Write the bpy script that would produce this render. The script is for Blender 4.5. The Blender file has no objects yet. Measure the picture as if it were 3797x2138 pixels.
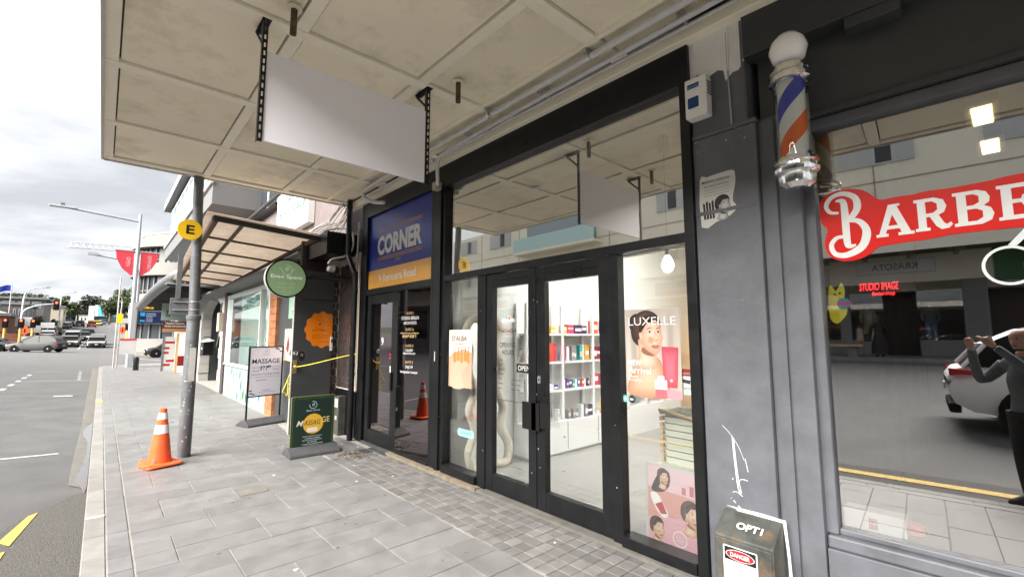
import bpy, math, random
from mathutils import Vector, Matrix
R = math.radians
rnd = random.Random(11)
SC = bpy.context.scene
COL = SC.collection

# ------------------------------------------------------------------ camera, sky, sun, exposure
cd = bpy.data.cameras.new('camera'); cam = bpy.data.objects.new('camera', cd); COL.objects.link(cam)
cam.location = (0, 0, 1.6); cam.rotation_euler = (R(90 + 6.06), 0, R(-41.98))
cd.sensor_width = 36; cd.lens = 15.94; cd.clip_start = 0.02; cd.clip_end = 3000
SC.camera = cam
SUN_EL, SUN_AZ = 37, 262     # azimuth: degrees clockwise from +Y (street direction)
w = bpy.data.worlds.new('World'); SC.world = w; w.use_nodes = True
nt = w.node_tree; nt.nodes.clear()
def WN(t, **k):
    n = nt.nodes.new(t)
    for a, b in k.items(): setattr(n, a, b)
    return n
wo = WN('ShaderNodeOutputWorld'); bg = WN('ShaderNodeBackground'); sky = WN('ShaderNodeTexSky')
sky.sky_type = 'NISHITA'; sky.sun_disc = False; sky.sun_elevation = R(SUN_EL); sky.sun_rotation = R(SUN_AZ)
sky.air_density = 1.0; sky.dust_density = 3.0; sky.ozone_density = 1.0
tc = WN('ShaderNodeTexCoord'); sep = WN('ShaderNodeSeparateXYZ'); nt.links.new(tc.outputs['Generated'], sep.inputs[0])
ad = WN('ShaderNodeMath', operation='ADD'); ad.inputs[1].default_value = 0.22; nt.links.new(sep.outputs['Z'], ad.inputs[0])
mx_ = WN('ShaderNodeMath', operation='MAXIMUM'); mx_.inputs[1].default_value = 0.06; nt.links.new(ad.outputs[0], mx_.inputs[0])
dv = WN('ShaderNodeVectorMath', operation='DIVIDE'); cb = WN('ShaderNodeCombineXYZ')
for i in range(3): nt.links.new(mx_.outputs[0], cb.inputs[i])
nt.links.new(tc.outputs['Generated'], dv.inputs[0]); nt.links.new(cb.outputs[0], dv.inputs[1])
nz = WN('ShaderNodeTexNoise'); nz.inputs['Scale'].default_value = 1.25; nz.inputs['Detail'].default_value = 7; nz.inputs['Roughness'].default_value = .55; nz.inputs['Distortion'].default_value = .3
nt.links.new(dv.outputs[0], nz.inputs['Vector'])
cr = WN('ShaderNodeValToRGB'); e = cr.color_ramp.elements
e[0].position = .36; e[0].color = (.58, .60, .64, 1); e[1].position = .66; e[1].color = (1.05, 1.06, 1.08, 1)
m1 = cr.color_ramp.elements.new(.5); m1.color = (.84, .86, .89, 1)
nt.links.new(nz.outputs['Fac'], cr.inputs[0])
sc_ = WN('ShaderNodeVectorMath', operation='SCALE'); sc_.inputs['Scale'].default_value = .12; nt.links.new(sky.outputs[0], sc_.inputs[0])
mixw = WN('ShaderNodeMix', data_type='RGBA'); mixw.inputs[0].default_value = .93
nt.links.new(sc_.outputs[0], mixw.inputs[6]); nt.links.new(cr.outputs[0], mixw.inputs[7])
nt.links.new(mixw.outputs[2], bg.inputs[0]); bg.inputs[1].default_value = 0.08; nt.links.new(bg.outputs[0], wo.inputs[0])
sl = bpy.data.lights.new('sun', 'SUN'); sl.energy = 1.5; sl.angle = R(60); sl.color = (1, .95, .88)
so = bpy.data.objects.new('sun', sl); COL.objects.link(so)
so.rotation_euler = (R(90 - SUN_EL), 0, R(180 - SUN_AZ))
SC.view_settings.view_transform = 'Standard'; SC.view_settings.look = 'None'; SC.view_settings.gamma = 1
SC.view_settings.use_curve_mapping = False; SC.view_settings.exposure = 3.98
cy = SC.cycles
cy.use_denoising = True
try: cy.denoiser = 'OPENIMAGEDENOISE'
except Exception: pass
cy.max_bounces = 6; cy.diffuse_bounces = 3; cy.glossy_bounces = 3; cy.transmission_bounces = 3; cy.transparent_max_bounces = 8
cy.caustics_reflective = False; cy.caustics_refractive = False; cy.sample_clamp_indirect = 6

# ------------------------------------------------------------------ helpers
def lin(h):
    if not isinstance(h, str): return tuple(h)
    c = [int(h[i:i+2], 16) / 255 for i in (0, 2, 4)]
    return tuple(x / 12.92 if x <= .04045 else ((x + .055) / 1.055) ** 2.4 for x in c)
MATS = {}
def mat(name, col, rough=.6, metal=0, var=0, scale=4, bump=0, bscale=60, rand=0, spec=.5, emit=None, es=0, coat=0, dirt=0, dscale=2.2, dcol=(.05, .045, .04)):
    m = bpy.data.materials.new(str(name)); m.use_nodes = True; N = m.node_tree; b = N.nodes['Principled BSDF']
    c = lin(col)
    b.inputs['Base Color'].default_value = (*c, 1); b.inputs['Roughness'].default_value = rough; b.inputs['Metallic'].default_value = metal
    b.inputs['Specular IOR Level'].default_value = spec; b.inputs['Coat Weight'].default_value = coat
    if emit is not None:
        b.inputs['Emission Color'].default_value = (*lin(emit), 1); b.inputs['Emission Strength'].default_value = es
    out = None
    L = N.links.new
    if var or bump or dirt:
        t = N.nodes.new('ShaderNodeTexCoord'); wp = N.nodes.new('ShaderNodeNewGeometry').outputs['Position'] if rand else t.outputs['Object']
    if var:
        n = N.nodes.new('ShaderNodeTexNoise'); n.inputs['Scale'].default_value = scale; n.inputs['Detail'].default_value = 6; n.inputs['Roughness'].default_value = .65
        L(wp, n.inputs['Vector'])
        mr = N.nodes.new('ShaderNodeMapRange'); mr.inputs[1].default_value = .3; mr.inputs[2].default_value = .7; mr.inputs[3].default_value = 1 - var; mr.inputs[4].default_value = 1 + var
        L(n.outputs['Fac'], mr.inputs[0])
        v = N.nodes.new('ShaderNodeVectorMath'); v.operation = 'SCALE'; v.inputs[0].default_value = c; L(mr.outputs[0], v.inputs['Scale']); out = v.outputs[0]
        rr = N.nodes.new('ShaderNodeMapRange'); rr.inputs[1].default_value = .3; rr.inputs[2].default_value = .7; rr.inputs[3].default_value = max(.02, rough - .08); rr.inputs[4].default_value = min(1, rough + .1)
        L(n.outputs['Fac'], rr.inputs[0]); L(rr.outputs[0], b.inputs['Roughness'])
    if rand:
        o = N.nodes.new('ShaderNodeObjectInfo'); mr = N.nodes.new('ShaderNodeMapRange'); mr.inputs[3].default_value = 1 - rand; mr.inputs[4].default_value = 1 + rand
        L(o.outputs['Random'], mr.inputs[0]); v = N.nodes.new('ShaderNodeVectorMath'); v.operation = 'SCALE'
        if out: L(out, v.inputs[0])
        else: v.inputs[0].default_value = c
        L(mr.outputs[0], v.inputs['Scale']); out = v.outputs[0]
    if dirt:
        n = N.nodes.new('ShaderNodeTexNoise'); n.inputs['Scale'].default_value = dscale; n.inputs['Detail'].default_value = 9; n.inputs['Roughness'].default_value = .72
        L(wp, n.inputs['Vector'])
        mr = N.nodes.new('ShaderNodeMapRange'); mr.inputs[1].default_value = .52; mr.inputs[2].default_value = .78; mr.inputs[3].default_value = 0; mr.inputs[4].default_value = dirt
        L(n.outputs['Fac'], mr.inputs[0]); mm = N.nodes.new('ShaderNodeMix'); mm.data_type = 'RGBA'
        L(mr.outputs[0], mm.inputs[0])
        if out: L(out, mm.inputs[6])
        else: mm.inputs[6].default_value = (*c, 1)
        mm.inputs[7].default_value = (*dcol, 1); out = mm.outputs[2]
    if out: L(out, b.inputs['Base Color'])
    if bump:
        n = N.nodes.new('ShaderNodeTexNoise'); n.inputs['Scale'].default_value = bscale; n.inputs['Detail'].default_value = 4
        L(wp, n.inputs['Vector']); bp = N.nodes.new('ShaderNodeBump'); bp.inputs['Strength'].default_value = bump; bp.inputs['Distance'].default_value = .01
        L(n.outputs['Fac'], bp.inputs['Height']); L(bp.outputs[0], b.inputs['Normal'])
    MATS[name] = m
    return m
def glassmat(name, tint=(.93, .96, .95), k=1.0, base=.0, gl=(1, 1, 1)):
    m = bpy.data.materials.new(name); m.use_nodes = True; N = m.node_tree; N.nodes.clear(); L = N.links.new
    o = N.nodes.new('ShaderNodeOutputMaterial'); t = N.nodes.new('ShaderNodeBsdfTransparent'); g = N.nodes.new('ShaderNodeBsdfGlossy'); mx = N.nodes.new('ShaderNodeMixShader')
    t.inputs[0].default_value = (*tint, 1); g.inputs['Roughness'].default_value = 0; g.inputs['Color'].default_value = (*gl, 1)
    f = N.nodes.new('ShaderNodeFresnel'); f.inputs['IOR'].default_value = 1.5
    ge = N.nodes.new('ShaderNodeNewGeometry'); 
    a = N.nodes.new('ShaderNodeMath'); a.operation = 'MULTIPLY_ADD'; a.inputs[1].default_value = k; a.inputs[2].default_value = base; a.use_clamp = True
    L(f.outputs[0], a.inputs[0]); L(a.outputs[0], mx.inputs[0]); L(t.outputs[0], mx.inputs[1]); L(g.outputs[0], mx.inputs[2]); L(mx.outputs[0], o.inputs[0])
    MATS[name] = m
    return m
def printmat(name, rough=.45, emis=0, ink=.72):
    m = bpy.data.materials.new(name); m.use_nodes = True; N = m.node_tree; b = N.nodes['Principled BSDF']; a = N.nodes.new('ShaderNodeAttribute'); a.attribute_name = 'Col'
    vm = N.nodes.new('ShaderNodeVectorMath'); vm.operation = 'SCALE'; vm.inputs['Scale'].default_value = ink; N.links.new(a.outputs['Color'], vm.inputs[0]); N.links.new(vm.outputs[0], b.inputs['Base Color']); b.inputs['Roughness'].default_value = rough
    if emis: N.links.new(a.outputs['Color'], b.inputs['Emission Color']); b.inputs['Emission Strength'].default_value = emis
    MATS[name] = m
    return m

class MB:
    def __init__(s): s.v = []; s.f = []; s.m = []; s.c = []; s.mi = 0; s.col = (1, 1, 1)
    def c_(s, h): s.col = lin(h); return s
    def add(s, vs, fs):
        o = len(s.v); s.v += [tuple(p) for p in vs]
        for f in fs: s.f.append(tuple(i + o for i in f)); s.m.append(s.mi); s.c.append(s.col)
        return s
    def box(s, x0, x1, y0, y1, z0, z1):
        return s.add([(x, y, z) for z in (z0, z1) for y in (y0, y1) for x in (x0, x1)], [(0, 2, 3, 1), (4, 5, 7, 6), (0, 1, 5, 4), (2, 6, 7, 3), (0, 4, 6, 2), (1, 3, 7, 5)])
    def poly(s, pts): return s.add(pts, [tuple(range(len(pts)))])
    def prism(s, poly, o, u, v, n):      # 2-D outline in (u, v) at o, extruded by vector n
        o, u, v, n = Vector(o), Vector(u), Vector(v), Vector(n); k = len(poly)
        a = [o + u * p + v * q for p, q in poly]; b = [p + n for p in a]
        return s.add(a + b, [tuple(range(k))[::-1], tuple(range(k, 2 * k))] + [(i, (i + 1) % k, k + (i + 1) % k, k + i) for i in range(k)])
    def tube(s, pts, r, n=8, caps=True, close=False):
        pts = [Vector(p) for p in pts]; k = len(pts); rs = r if isinstance(r, (list, tuple)) else [r] * k
        vs = []; up = None
        for i, p in enumerate(pts):
            if close: d = pts[(i + 1) % k] - pts[i - 1]
            else: d = pts[min(i + 1, k - 1)] - pts[max(i - 1, 0)]
            d = d.normalized() if d.length > 1e-9 else Vector((0, 0, 1))
            if up is None: up = Vector((0, 0, 1)) if abs(d.z) < .9 else Vector((1, 0, 0))
            a = d.cross(up); a = a.normalized() if a.length > 1e-6 else d.orthogonal().normalized()
            b = a.cross(d).normalized(); up = b
            for j in range(n):
                t = 2 * math.pi * j / n; vs.append(p + (a * math.cos(t) + b * math.sin(t)) * rs[i])
        fs = []
        for i in range(k if close else k - 1):
            for j in range(n):
                q = (i + 1) % k
                fs.append((i * n + j, i * n + (j + 1) % n, q * n + (j + 1) % n, q * n + j))
        if caps and not close: fs += [tuple(range(n))[::-1], tuple(range((k - 1) * n, k * n))]
        return s.add(vs, fs)
    def lathe(s, prof, c, n=24, axis=(0, 0, 1)):
        ax = Vector(axis).normalized(); a = ax.orthogonal().normalized() if abs(ax.z) < .99 else Vector((1, 0, 0)); b = ax.cross(a); c = Vector(c); vs = []
        for r, h in prof:
            for j in range(n):
                t = 2 * math.pi * j / n; vs.append(c + ax * h + (a * math.cos(t) + b * math.sin(t)) * max(r, 1e-4))
        fs = [(i * n + j, i * n + (j + 1) % n, (i + 1) * n + (j + 1) % n, (i + 1) * n + j) for i in range(len(prof) - 1) for j in range(n)]
        fs += [tuple(range(n))[::-1], tuple(range((len(prof) - 1) * n, len(prof) * n))]
        return s.add(vs, fs)
    def grid(s, fn, nu, nv):
        vs = [fn(i / nu, j / nv) for i in range(nu + 1) for j in range(nv + 1)]
        return s.add(vs, [(i * (nv + 1) + j, (i + 1) * (nv + 1) + j, (i + 1) * (nv + 1) + j + 1, i * (nv + 1) + j + 1) for i in range(nu) for j in range(nv)])
    def flat(s, pl, pts, d=0):           # flat print: 2-D points on a plane frame pl=(o,u,v,n)
        o, u, v, n = pl
        return s.poly([o + u * p + v * q + n * d for p, q in pts])
    def fan(s, pl, pts, cc, ce, d=0, ctr=None):      # print with a soft tone: centre colour cc fading to edge colour ce
        o, u, v, n = pl; k = len(pts); cx = ctr[0] if ctr else sum(p[0] for p in pts) / k; cy_ = ctr[1] if ctr else sum(p[1] for p in pts) / k; cc, ce = lin(cc), lin(ce); b = len(s.v)
        s.v += [tuple(o + u * p + v * q + n * d) for p, q in pts]; mid = [((p + cx) / 2, (q + cy_) / 2) for p, q in pts]; s.v += [tuple(o + u * p + v * q + n * d) for p, q in mid]; s.v.append(tuple(o + u * cx + v * cy_ + n * d))
        cm = tuple(.7 * a + .3 * e_ for a, e_ in zip(cc, ce))
        for i in range(k):
            j = (i + 1) % k
            s.f.append((b + i, b + j, b + k + j, b + k + i)); s.m.append(s.mi); s.c.append((ce, ce, cm, cm))
            s.f.append((b + k + i, b + k + j, b + 2 * k)); s.m.append(s.mi); s.c.append((cm, cm, cc))
        return s
    def mesh(s, name):
        me = bpy.data.meshes.new(name); me.from_pydata(s.v, [], s.f)
        me.polygons.foreach_set('material_index', s.m)
        if any(c != (1, 1, 1) for c in s.c):
            at = me.attributes.new('Col', 'FLOAT_COLOR', 'CORNER'); d = []
            for f, c in zip(s.f, s.c):
                if isinstance(c[0], tuple): d += [v for q in c for v in (*q, 1.0)]
                else: d += [*c, 1.0] * len(f)
            at.data.foreach_set('color', d)
        return me
    def build(s, name, mats, parent=None, smooth=None, bevel=0, label=None, kind=None):
        me = s.mesh(name)
        for m in (mats if isinstance(mats, (list, tuple)) else [mats]): me.materials.append(MATS[m] if isinstance(m, str) else m)
        return link(me, name, parent, smooth, bevel, label, kind)
def link(me, name, parent=None, smooth=None, bevel=0, label=None, kind=None):
    if smooth:
        me.polygons.foreach_set('use_smooth', [True] * len(me.polygons))
        if smooth < 180: me.set_sharp_from_angle(angle=R(smooth))
    o = bpy.data.objects.new(name, me); COL.objects.link(o)
    if parent is not None:
        o.parent = parent; o.matrix_parent_inverse = wm(parent).inverted()
    if bevel:
        b = o.modifiers.new('bevel', 'BEVEL'); b.width = bevel; b.segments = 2; b.limit_method = 'ANGLE'
    if label: o['label'] = label
    if kind: o['kind'] = kind
    return o
def wm(o):
    m = Matrix.LocRotScale(o.location, o.rotation_euler, o.scale)
    return m if o.parent is None else wm(o.parent) @ o.matrix_parent_inverse @ m
def tag(o, label, cat, group=None):
    o['label'] = label; o['category'] = cat
    if group: o['group'] = group
    return o
def T(name, label, cat, loc=(0, 0, 0), group=None):
    o = bpy.data.objects.new(name, None); COL.objects.link(o); o.location = loc; o.empty_display_size = .2
    return tag(o, label, cat, group)
def S(mb, name, mats, **k): return mb.build(name, mats, kind='structure', **k)
def copy_tree(o, parent=None):
    c = o.copy(); COL.objects.link(c)
    if parent is not None: c.parent = parent
    for ch in list(o.children): copy_tree(ch, c)
    return c
def B(x0, x1, y0, y1, z0, z1): return MB().box(x0, x1, y0, y1, z0, z1)
TXT = {}
def tmesh(sx, bold=0, shear=0, font=None):
    k = (sx, bold, shear)
    if k not in TXT:
        cu = bpy.data.curves.new('t', 'FONT'); cu.body = sx; cu.offset = bold; cu.shear = shear; cu.resolution_u = 3; cu.dimensions = '2D'; cu.fill_mode = 'FRONT'
        ob = bpy.data.objects.new('t', cu); me = bpy.data.meshes.new_from_object(ob)
        vs = [(v.co.x, v.co.y) for v in me.vertices]; fs = [tuple(p.vertices) for p in me.polygons]
        bpy.data.objects.remove(ob); bpy.data.curves.remove(cu); bpy.data.meshes.remove(me)
        TXT[k] = (vs, fs)
    return TXT[k]
def txt(mb, pl, sx, x, y, h=None, w=None, bold=0, shear=0, d=.0012, align='c'):
    """lettering sx on plane pl; (x, y) = middle (or left) of its baseline; h = height of the ink, w = width"""
    vs, fs = tmesh(sx, bold, shear)
    if not vs: return mb
    x0, x1 = min(v[0] for v in vs), max(v[0] for v in vs); y0, y1 = min(v[1] for v in vs), max(v[1] for v in vs)
    sy = h / (y1 - y0) if h else w / (x1 - x0); sxx = w / (x1 - x0) if w else sy
    ox = (x0 + x1) / 2 if align == 'c' else x0
    o, u, v, n = pl
    return mb.add([o + u * (x + (a - ox) * sxx) + v * (y + (b - y0) * sy) + n * d for a, b in vs], fs)
def plane(o, u, v):
    u = Vector(u).normalized(); v = Vector(v).normalized(); return (Vector(o), u, v, u.cross(v))
def disc(pl, x, y, r, n=24, ry=None): return [(x + r * math.cos(2 * math.pi * i / n), y + (ry or r) * math.sin(2 * math.pi * i / n)) for i in range(n)]
def ring(mb, pl, x, y, r0, r1, d=0, n=28, a0=0, a1=360):
    o, u, v, nn = pl; vs = []; k = n + 1
    for r in (r0, r1):
        for i in range(k):
            t = R(a0 + (a1 - a0) * i / n); vs.append(o + u * (x + r * math.cos(t)) + v * (y + r * math.sin(t)) + nn * d)
    return mb.add(vs, [(i, k + i, k + i + 1, i + 1) for i in range(n)])
def rrect(x0, x1, y0, y1, r, n=4):
    p = []
    for cx, cy_, a in ((x1 - r, y0 + r, -90), (x1 - r, y1 - r, 0), (x0 + r, y1 - r, 90), (x0 + r, y0 + r, 180)):
        for i in range(n + 1): t = R(a + 90 * i / n); p.append((cx + r * math.cos(t), cy_ + r * math.sin(t)))
    return p
def smooth_closed(pts, n=6):
    out = []; k = len(pts)
    for i in range(k):
        p0, p1, p2, p3 = pts[i - 1], pts[i], pts[(i + 1) % k], pts[(i + 2) % k]
        for j in range(n):
            t = j / n; out.append(tuple(.5 * (2 * b + (c - a) * t + (2 * a - 5 * b + 4 * c - d) * t * t + (3 * b - a - 3 * c + d) * t ** 3) for a, b, c, d in zip(p0, p1, p2, p3)))
    return out
def spline(pts, n=6):
    out = []; k = len(pts)
    for i in range(k - 1):
        p0, p1, p2, p3 = pts[max(i - 1, 0)], pts[i], pts[i + 1], pts[min(i + 2, k - 1)]
        for j in range(n):
            t = j / n; out.append(tuple(.5 * (2 * b + (c - a) * t + (2 * a - 5 * b + 4 * c - d) * t * t + (3 * b - a - 3 * c + d) * t ** 3) for a, b, c, d in zip(p0, p1, p2, p3)))
    return out + [tuple(pts[-1])]
FAC = lambda y, z, x=3.08: plane((x, y, z), (0, -1, 0), (0, 0, 1))     # a plane on the shop side, read from the street

# ------------------------------------------------------------------ materials
mat('paver', (.138, .138, .14), .5, var=.16, scale=5, bump=.25, bscale=140, rand=.09, dirt=.55, dscale=1.7, dcol=(.075, .072, .07))
mat('paver_far', (.142, .142, .144), .55, var=.14, scale=3, bump=.2, bscale=90)
mat('grout', (.24, .23, .21), .9, var=.2, scale=5)
mat('cobble', (.125, .122, .12), .6, var=.2, scale=9, bump=.3, bscale=120, rand=.2, dirt=.4, dcol=(.1, .08, .06))
mat('kerb', (.175, .172, .166), .7, var=.18, scale=6, bump=.3, bscale=90, rand=.1, dirt=.4, dcol=(.12, .11, .09))
mat('asphalt', (.078, .078, .08), .8, var=.2, scale=1.3, bump=.6, bscale=170, dirt=.3, dscale=.6, dcol=(.11, .11, .112))
mat('chip', (.07, .067, .062), .9, var=.5, scale=60, bump=1.0, bscale=90)
mat('concrete', (.115, .11, .1), .85, var=.25, scale=5, bump=.4, bscale=80, dirt=.5, dcol=(.1, .09, .07))
mat('mortar', (.17, .14, .1), .95, var=.3, scale=12, bump=.6, bscale=60)
mat('puddle', (.12, .12, .125), .05, spec=.8, var=.1, scale=3)
mat('line_white', (.34, .34, .33), .75, var=.2, scale=15, dirt=.7, dscale=9, dcol=(.1, .1, .1))
mat('line_yellow', (.5, .34, .07), .75, var=.35, scale=30, dirt=1.0, dscale=28, dcol=(.1, .09, .075))
mat('grass', (.04, .06, .02), .9, var=.4, scale=.3)
mat('soffit', (.9, .83, .66), .7, var=.05, scale=1.2, rand=.05, dirt=.85, dscale=1.15, dcol=(.46, .39, .28))
mat('batten', (.93, .87, .73), .65, var=.05, scale=3, dirt=.3, dscale=3, dcol=(.4, .36, .28))
mat('gapdark', (.09, .08, .07), .9)
mat('fascia', (.55, .53, .5), .6, var=.1)
mat('roofing', (.2, .2, .2), .8, var=.1)
mat('black_paint', (.0055, .006, .007), .34, var=.3, scale=5, bump=.06, bscale=25, dirt=.25, dscale=9, dcol=(.025, .025, .027), spec=.35)
mat('black_plain', (.005, .005, .0055), .4, spec=.35)
mat('grey_paint', (.108, .114, .132), .5, var=.24, scale=3.2, bump=.22, bscale=16, dirt=.5, dscale=5, dcol=(.12, .115, .11))
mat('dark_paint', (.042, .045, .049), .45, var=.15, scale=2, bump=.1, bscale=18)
mat('white_paint', (.5, .5, .495), .5, var=.04, scale=3)
mat('white_rough_shade', (.85, .84, .82), .6, var=.06, scale=6, dirt=.35, dscale=6, dcol=(.4, .35, .28))  # second rough white, made brighter to offset the shade under the canopy
mat('white_rough', (.42, .41, .39), .75, var=.1, scale=6, dirt=.35, dcol=(.35, .3, .25))
mat('cream_paint', (.42, .38, .3), .6, var=.08, scale=3, dirt=.4, dcol=(.35, .28, .2))
mat('conduit', (.6, .61, .62), .4, var=.1, scale=12, dirt=.3, dcol=(.3, .28, .25))
mat('rust', (.1, .055, .03), .8, var=.6, scale=22, bump=.4, bscale=60)
mat('steel', (.55, .56, .57), .35, 1.0, var=.1)
mat('chrome', (.8, .8, .8), .1, 1.0, dirt=.5, dscale=16, dcol=(.08, .07, .06))
mat('brass', (.6, .42, .18), .35, .9, dirt=.4, dcol=(.15, .1, .05))
mat('panel_lilac', (.9, .88, .95), .45, var=.01)
mat('pole_grey', (.13, .135, .145), .5, .2, var=.15, scale=6, bump=.1, bscale=40, dirt=.3, dscale=11, dcol=(.4, .4, .4))
mat('pole_light', (.38, .4, .42), .45, .4)
mat('cone_orange', (.9, .12, .03), .45, var=.08, scale=9, dirt=.2, dcol=(.3, .1, .05))
mat('reflective', (.85, .85, .86), .35)
mat('rubber', (.045, .045, .05), .75, var=.25, scale=9, bump=.2, bscale=60)
mat('yellow_sign', (.95, .58, .01), .45)
mat('floor_in', (.30, .295, .28), .35, var=.1, scale=1.5, coat=.2)
mat('wall_in', (.72, .72, .69), .8)
mat('lamp_screen_pale', (.75, .73, .66), .8)  # for the added screen behind the transom, pale to lighten its glass
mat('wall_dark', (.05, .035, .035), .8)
mat('shelf_white', (.82, .82, .83), .4)
mat('plush', (.62, .57, .48), .95, var=.1, scale=20, bump=.8, bscale=150)
mat('mirror', (.85, .87, .86), .02, 1.0)
mat('wood', (.5, .33, .16), .55, var=.2, scale=8)
mat('wood_pale', (.65, .47, .27), .55, var=.12, scale=8)
mat('brick', (.3, .12, .05), .8, var=.25, scale=8, bump=.4, bscale=60, rand=.18)
mat('brick_red', (.15, .05, .03), .85, var=.25, scale=2)
mat('bowl', (.62, .62, .53), .4)
mat('amber_light', (1, .6, .15), .5, emit=(1, .55, .12), es=.28)
mat('lamp_warm', (1, .8, .5), .5, emit=(1, .72, .32), es=.55)
mat('lamp_panel', (1, 1, 1), .5, emit=(1, .98, .94), es=5.5)
mat('bulb', (1, 1, 1), .2, emit=(1, .95, .85), es=.25)
mat('globe', (.95, .95, .95), .12, coat=.5)
mat('neon_red', (1, .03, .02), .4, emit=(1, .02, .03), es=.5)
mat('neon_yellow', (1, .8, .02), .4, emit=(1, .8, .05), es=.2)
mat('led_red', (1, .05, .02), .4, emit=(1, .06, .03), es=.6)
mat('led_white', (1, 1, 1), .3, emit=(1, 1, .95), es=.8)
mat('led_amber', (1, .4, .05), .3, emit=(1, .35, .05), es=.4)
mat('hextile', (.058, .045, .042), .22, var=.15, scale=5, rand=.15)
mat('hexgrout', (.55, .5, .42), .7)
mat('corr', (.62, .52, .43), .6, var=.22, scale=3, dirt=.6, dscale=2.5, dcol=(.2, .12, .07))
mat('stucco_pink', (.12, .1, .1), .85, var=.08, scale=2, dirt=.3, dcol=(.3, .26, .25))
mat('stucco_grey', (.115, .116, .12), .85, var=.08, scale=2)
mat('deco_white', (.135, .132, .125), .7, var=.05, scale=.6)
mat('opp_cream', (.82, .77, .66), .8, var=.04, scale=.4, dirt=.15, dscale=.5, dcol=(.4, .36, .3))
mat('opp_tan', (.36, .31, .24), .85, var=.05)
mat('stone_grey', (.17, .17, .172), .8, var=.08, scale=1)
mat('teal_glass', (.42, .62, .62), .15, spec=.7)
mat('win_dark', (.03, .036, .045), .1, spec=.4)
mat('win_sky', (.22, .28, .33), .08, spec=.9)
mat('win_curtain', (.45, .47, .48), .5)
mat('pale_green', (.25, .33, .3), .6)
mat('leaf_a', (.035, .055, .018), .65, rand=.2, var=.5, scale=1.2)
mat('leaf_b', (.05, .075, .02), .65, rand=.2, var=.5, scale=1.2)
mat('leaf_c', (.03, .04, .024), .7, rand=.2, var=.4, scale=.8)
mat('bark', (.12, .095, .07), .9, var=.3, scale=4)
mat('blue_glass', (.08, .33, .55), .15, spec=.8)
mat('tyre', (.006, .006, .0065), .9, spec=.15)
mat('alloy', (.5, .5, .52), .3, .9)
mat('car_glass', (.005, .006, .008), .12, spec=.22)
mat('plastic_black', (.006, .006, .006), .7, spec=.15)
mat('tail_red', (.28, .008, .008), .15, emit=(1, .02, .02), es=.006, coat=.5)
mat('head_clear', (.8, .82, .85), .08, coat=.5)
mat('hair', (.03, .018, .012), .55)
mat('skin', (.5, .29, .2), .55)
mat('cloth_grey', (.13, .145, .16), .9, var=.25, scale=14)
mat('cloth_black', (.015, .015, .018), .9)
mat('phone', (.02, .02, .022), .2)
mat('rope', (.85, .72, .05), .8)
mat('cable_white', (.7, .7, .68), .5)
mat('cable_dark', (.06, .055, .05), .6)
mat('blue_sign', (.014, .03, .27), .3, coat=.08, spec=.3)
mat('ochre_sign', (.72, .36, .07), .3, coat=.08, spec=.3)
for n_, h_ in dict(silver=(.07, .072, .075), grey=(.09, .093, .1), white=(.22, .225, .23), white_shade=(.85, .85, .86), black=(.02, .02, .022), palegold=(.22, .2, .17), red=(.4, .03, .03), yellow=(.7, .5, .03), blue=(.1, .22, .4), charcoal=(.035, .033, .033)).items():  # white is held twice, the brighter copy for a car in shade
    mat('car_' + n_, h_, .5, .2 if n_ in ('silver', 'grey', 'palegold', 'charcoal') else 0, coat=0, spec=.18)
printmat('print'); printmat('print_lit', .4, .018); printmat('print_gloss', .15, ink=1.0)
glassmat('glass', k=1.6, base=.08)
glassmat('glass_high', k=1.4, base=.5, tint=(.8, .83, .8), gl=(1, .98, .94))
glassmat('glass_barber', k=1.8, base=.34, tint=(.75, .78, .77))
glassmat('glass_tint', k=1.5, base=.09, tint=(.12, .06, .07), gl=(1, .9, .93))
glassmat('glass_shop', k=1.5, base=.05, tint=(.8, .95, .92))

n_ = MATS['corr'].node_tree; b_ = n_.nodes['Principled BSDF']; tl_ = n_.nodes.new('ShaderNodeBsdfTranslucent'); mx2 = n_.nodes.new('ShaderNodeMixShader'); mx2.inputs[0].default_value = .22
tl_.inputs[0].default_value = (.5, .41, .33, 1); n_.links.new(b_.outputs[0], mx2.inputs[1]); n_.links.new(tl_.outputs[0], mx2.inputs[2]); n_.links.new(mx2.outputs[0], n_.nodes['Material Output'].inputs[0])

# ------------------------------------------------------------------ ground, road, pavement
HILL = [(-400, 0), (62, 0), (72, .05), (84, .42), (95, .85), (105, 1.35), (154, 3.75), (177, 4.75), (245, 7.5), (300, 8.2), (420, 8.2), (1200, 8)]
def hill(y):
    for (a, b), (c, d) in zip(HILL, HILL[1:]):
        if y <= c: return b + (d - b) * (y - a) / (c - a)
    return HILL[-1][1]
def zr(x, y):
    k = 1 if y < 55 else max(0, 1 - (y - 55) / 30)
    return -.125 + .05 * min(max(-x, 0), 16) * (k * .85 + .15) + hill(y)
ys = [-60, -30, -15, -8, -4, 0, 3, 6, 10, 15, 22, 30, 40, 50, 58, 64, 70, 76, 82, 88, 95, 102, 110, 125, 140, 154, 166, 177, 200, 220, 245, 270, 300]
xs = [-60, -40, -24, -16, -12, -8, -5, -3, -1.5, 0, 3, 8, 20, 45]
m = MB(); m.add([(x, y, zr(x, y)) for x in xs for y in ys], [(i * len(ys) + j, (i + 1) * len(ys) + j, (i + 1) * len(ys) + j + 1, i * len(ys) + j + 1) for i in range(len(xs) - 1) for j in range(len(ys) - 1)])
S(m, 'road', 'asphalt')
m = MB(); gx = [-1500, -400, -120, -60, -24, 0, 30, 60, 120, 400, 1500]; gy = [-800, -200, -60, 0, 60, 84, 105, 154, 200, 245, 300, 420, 900, 2000]
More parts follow.
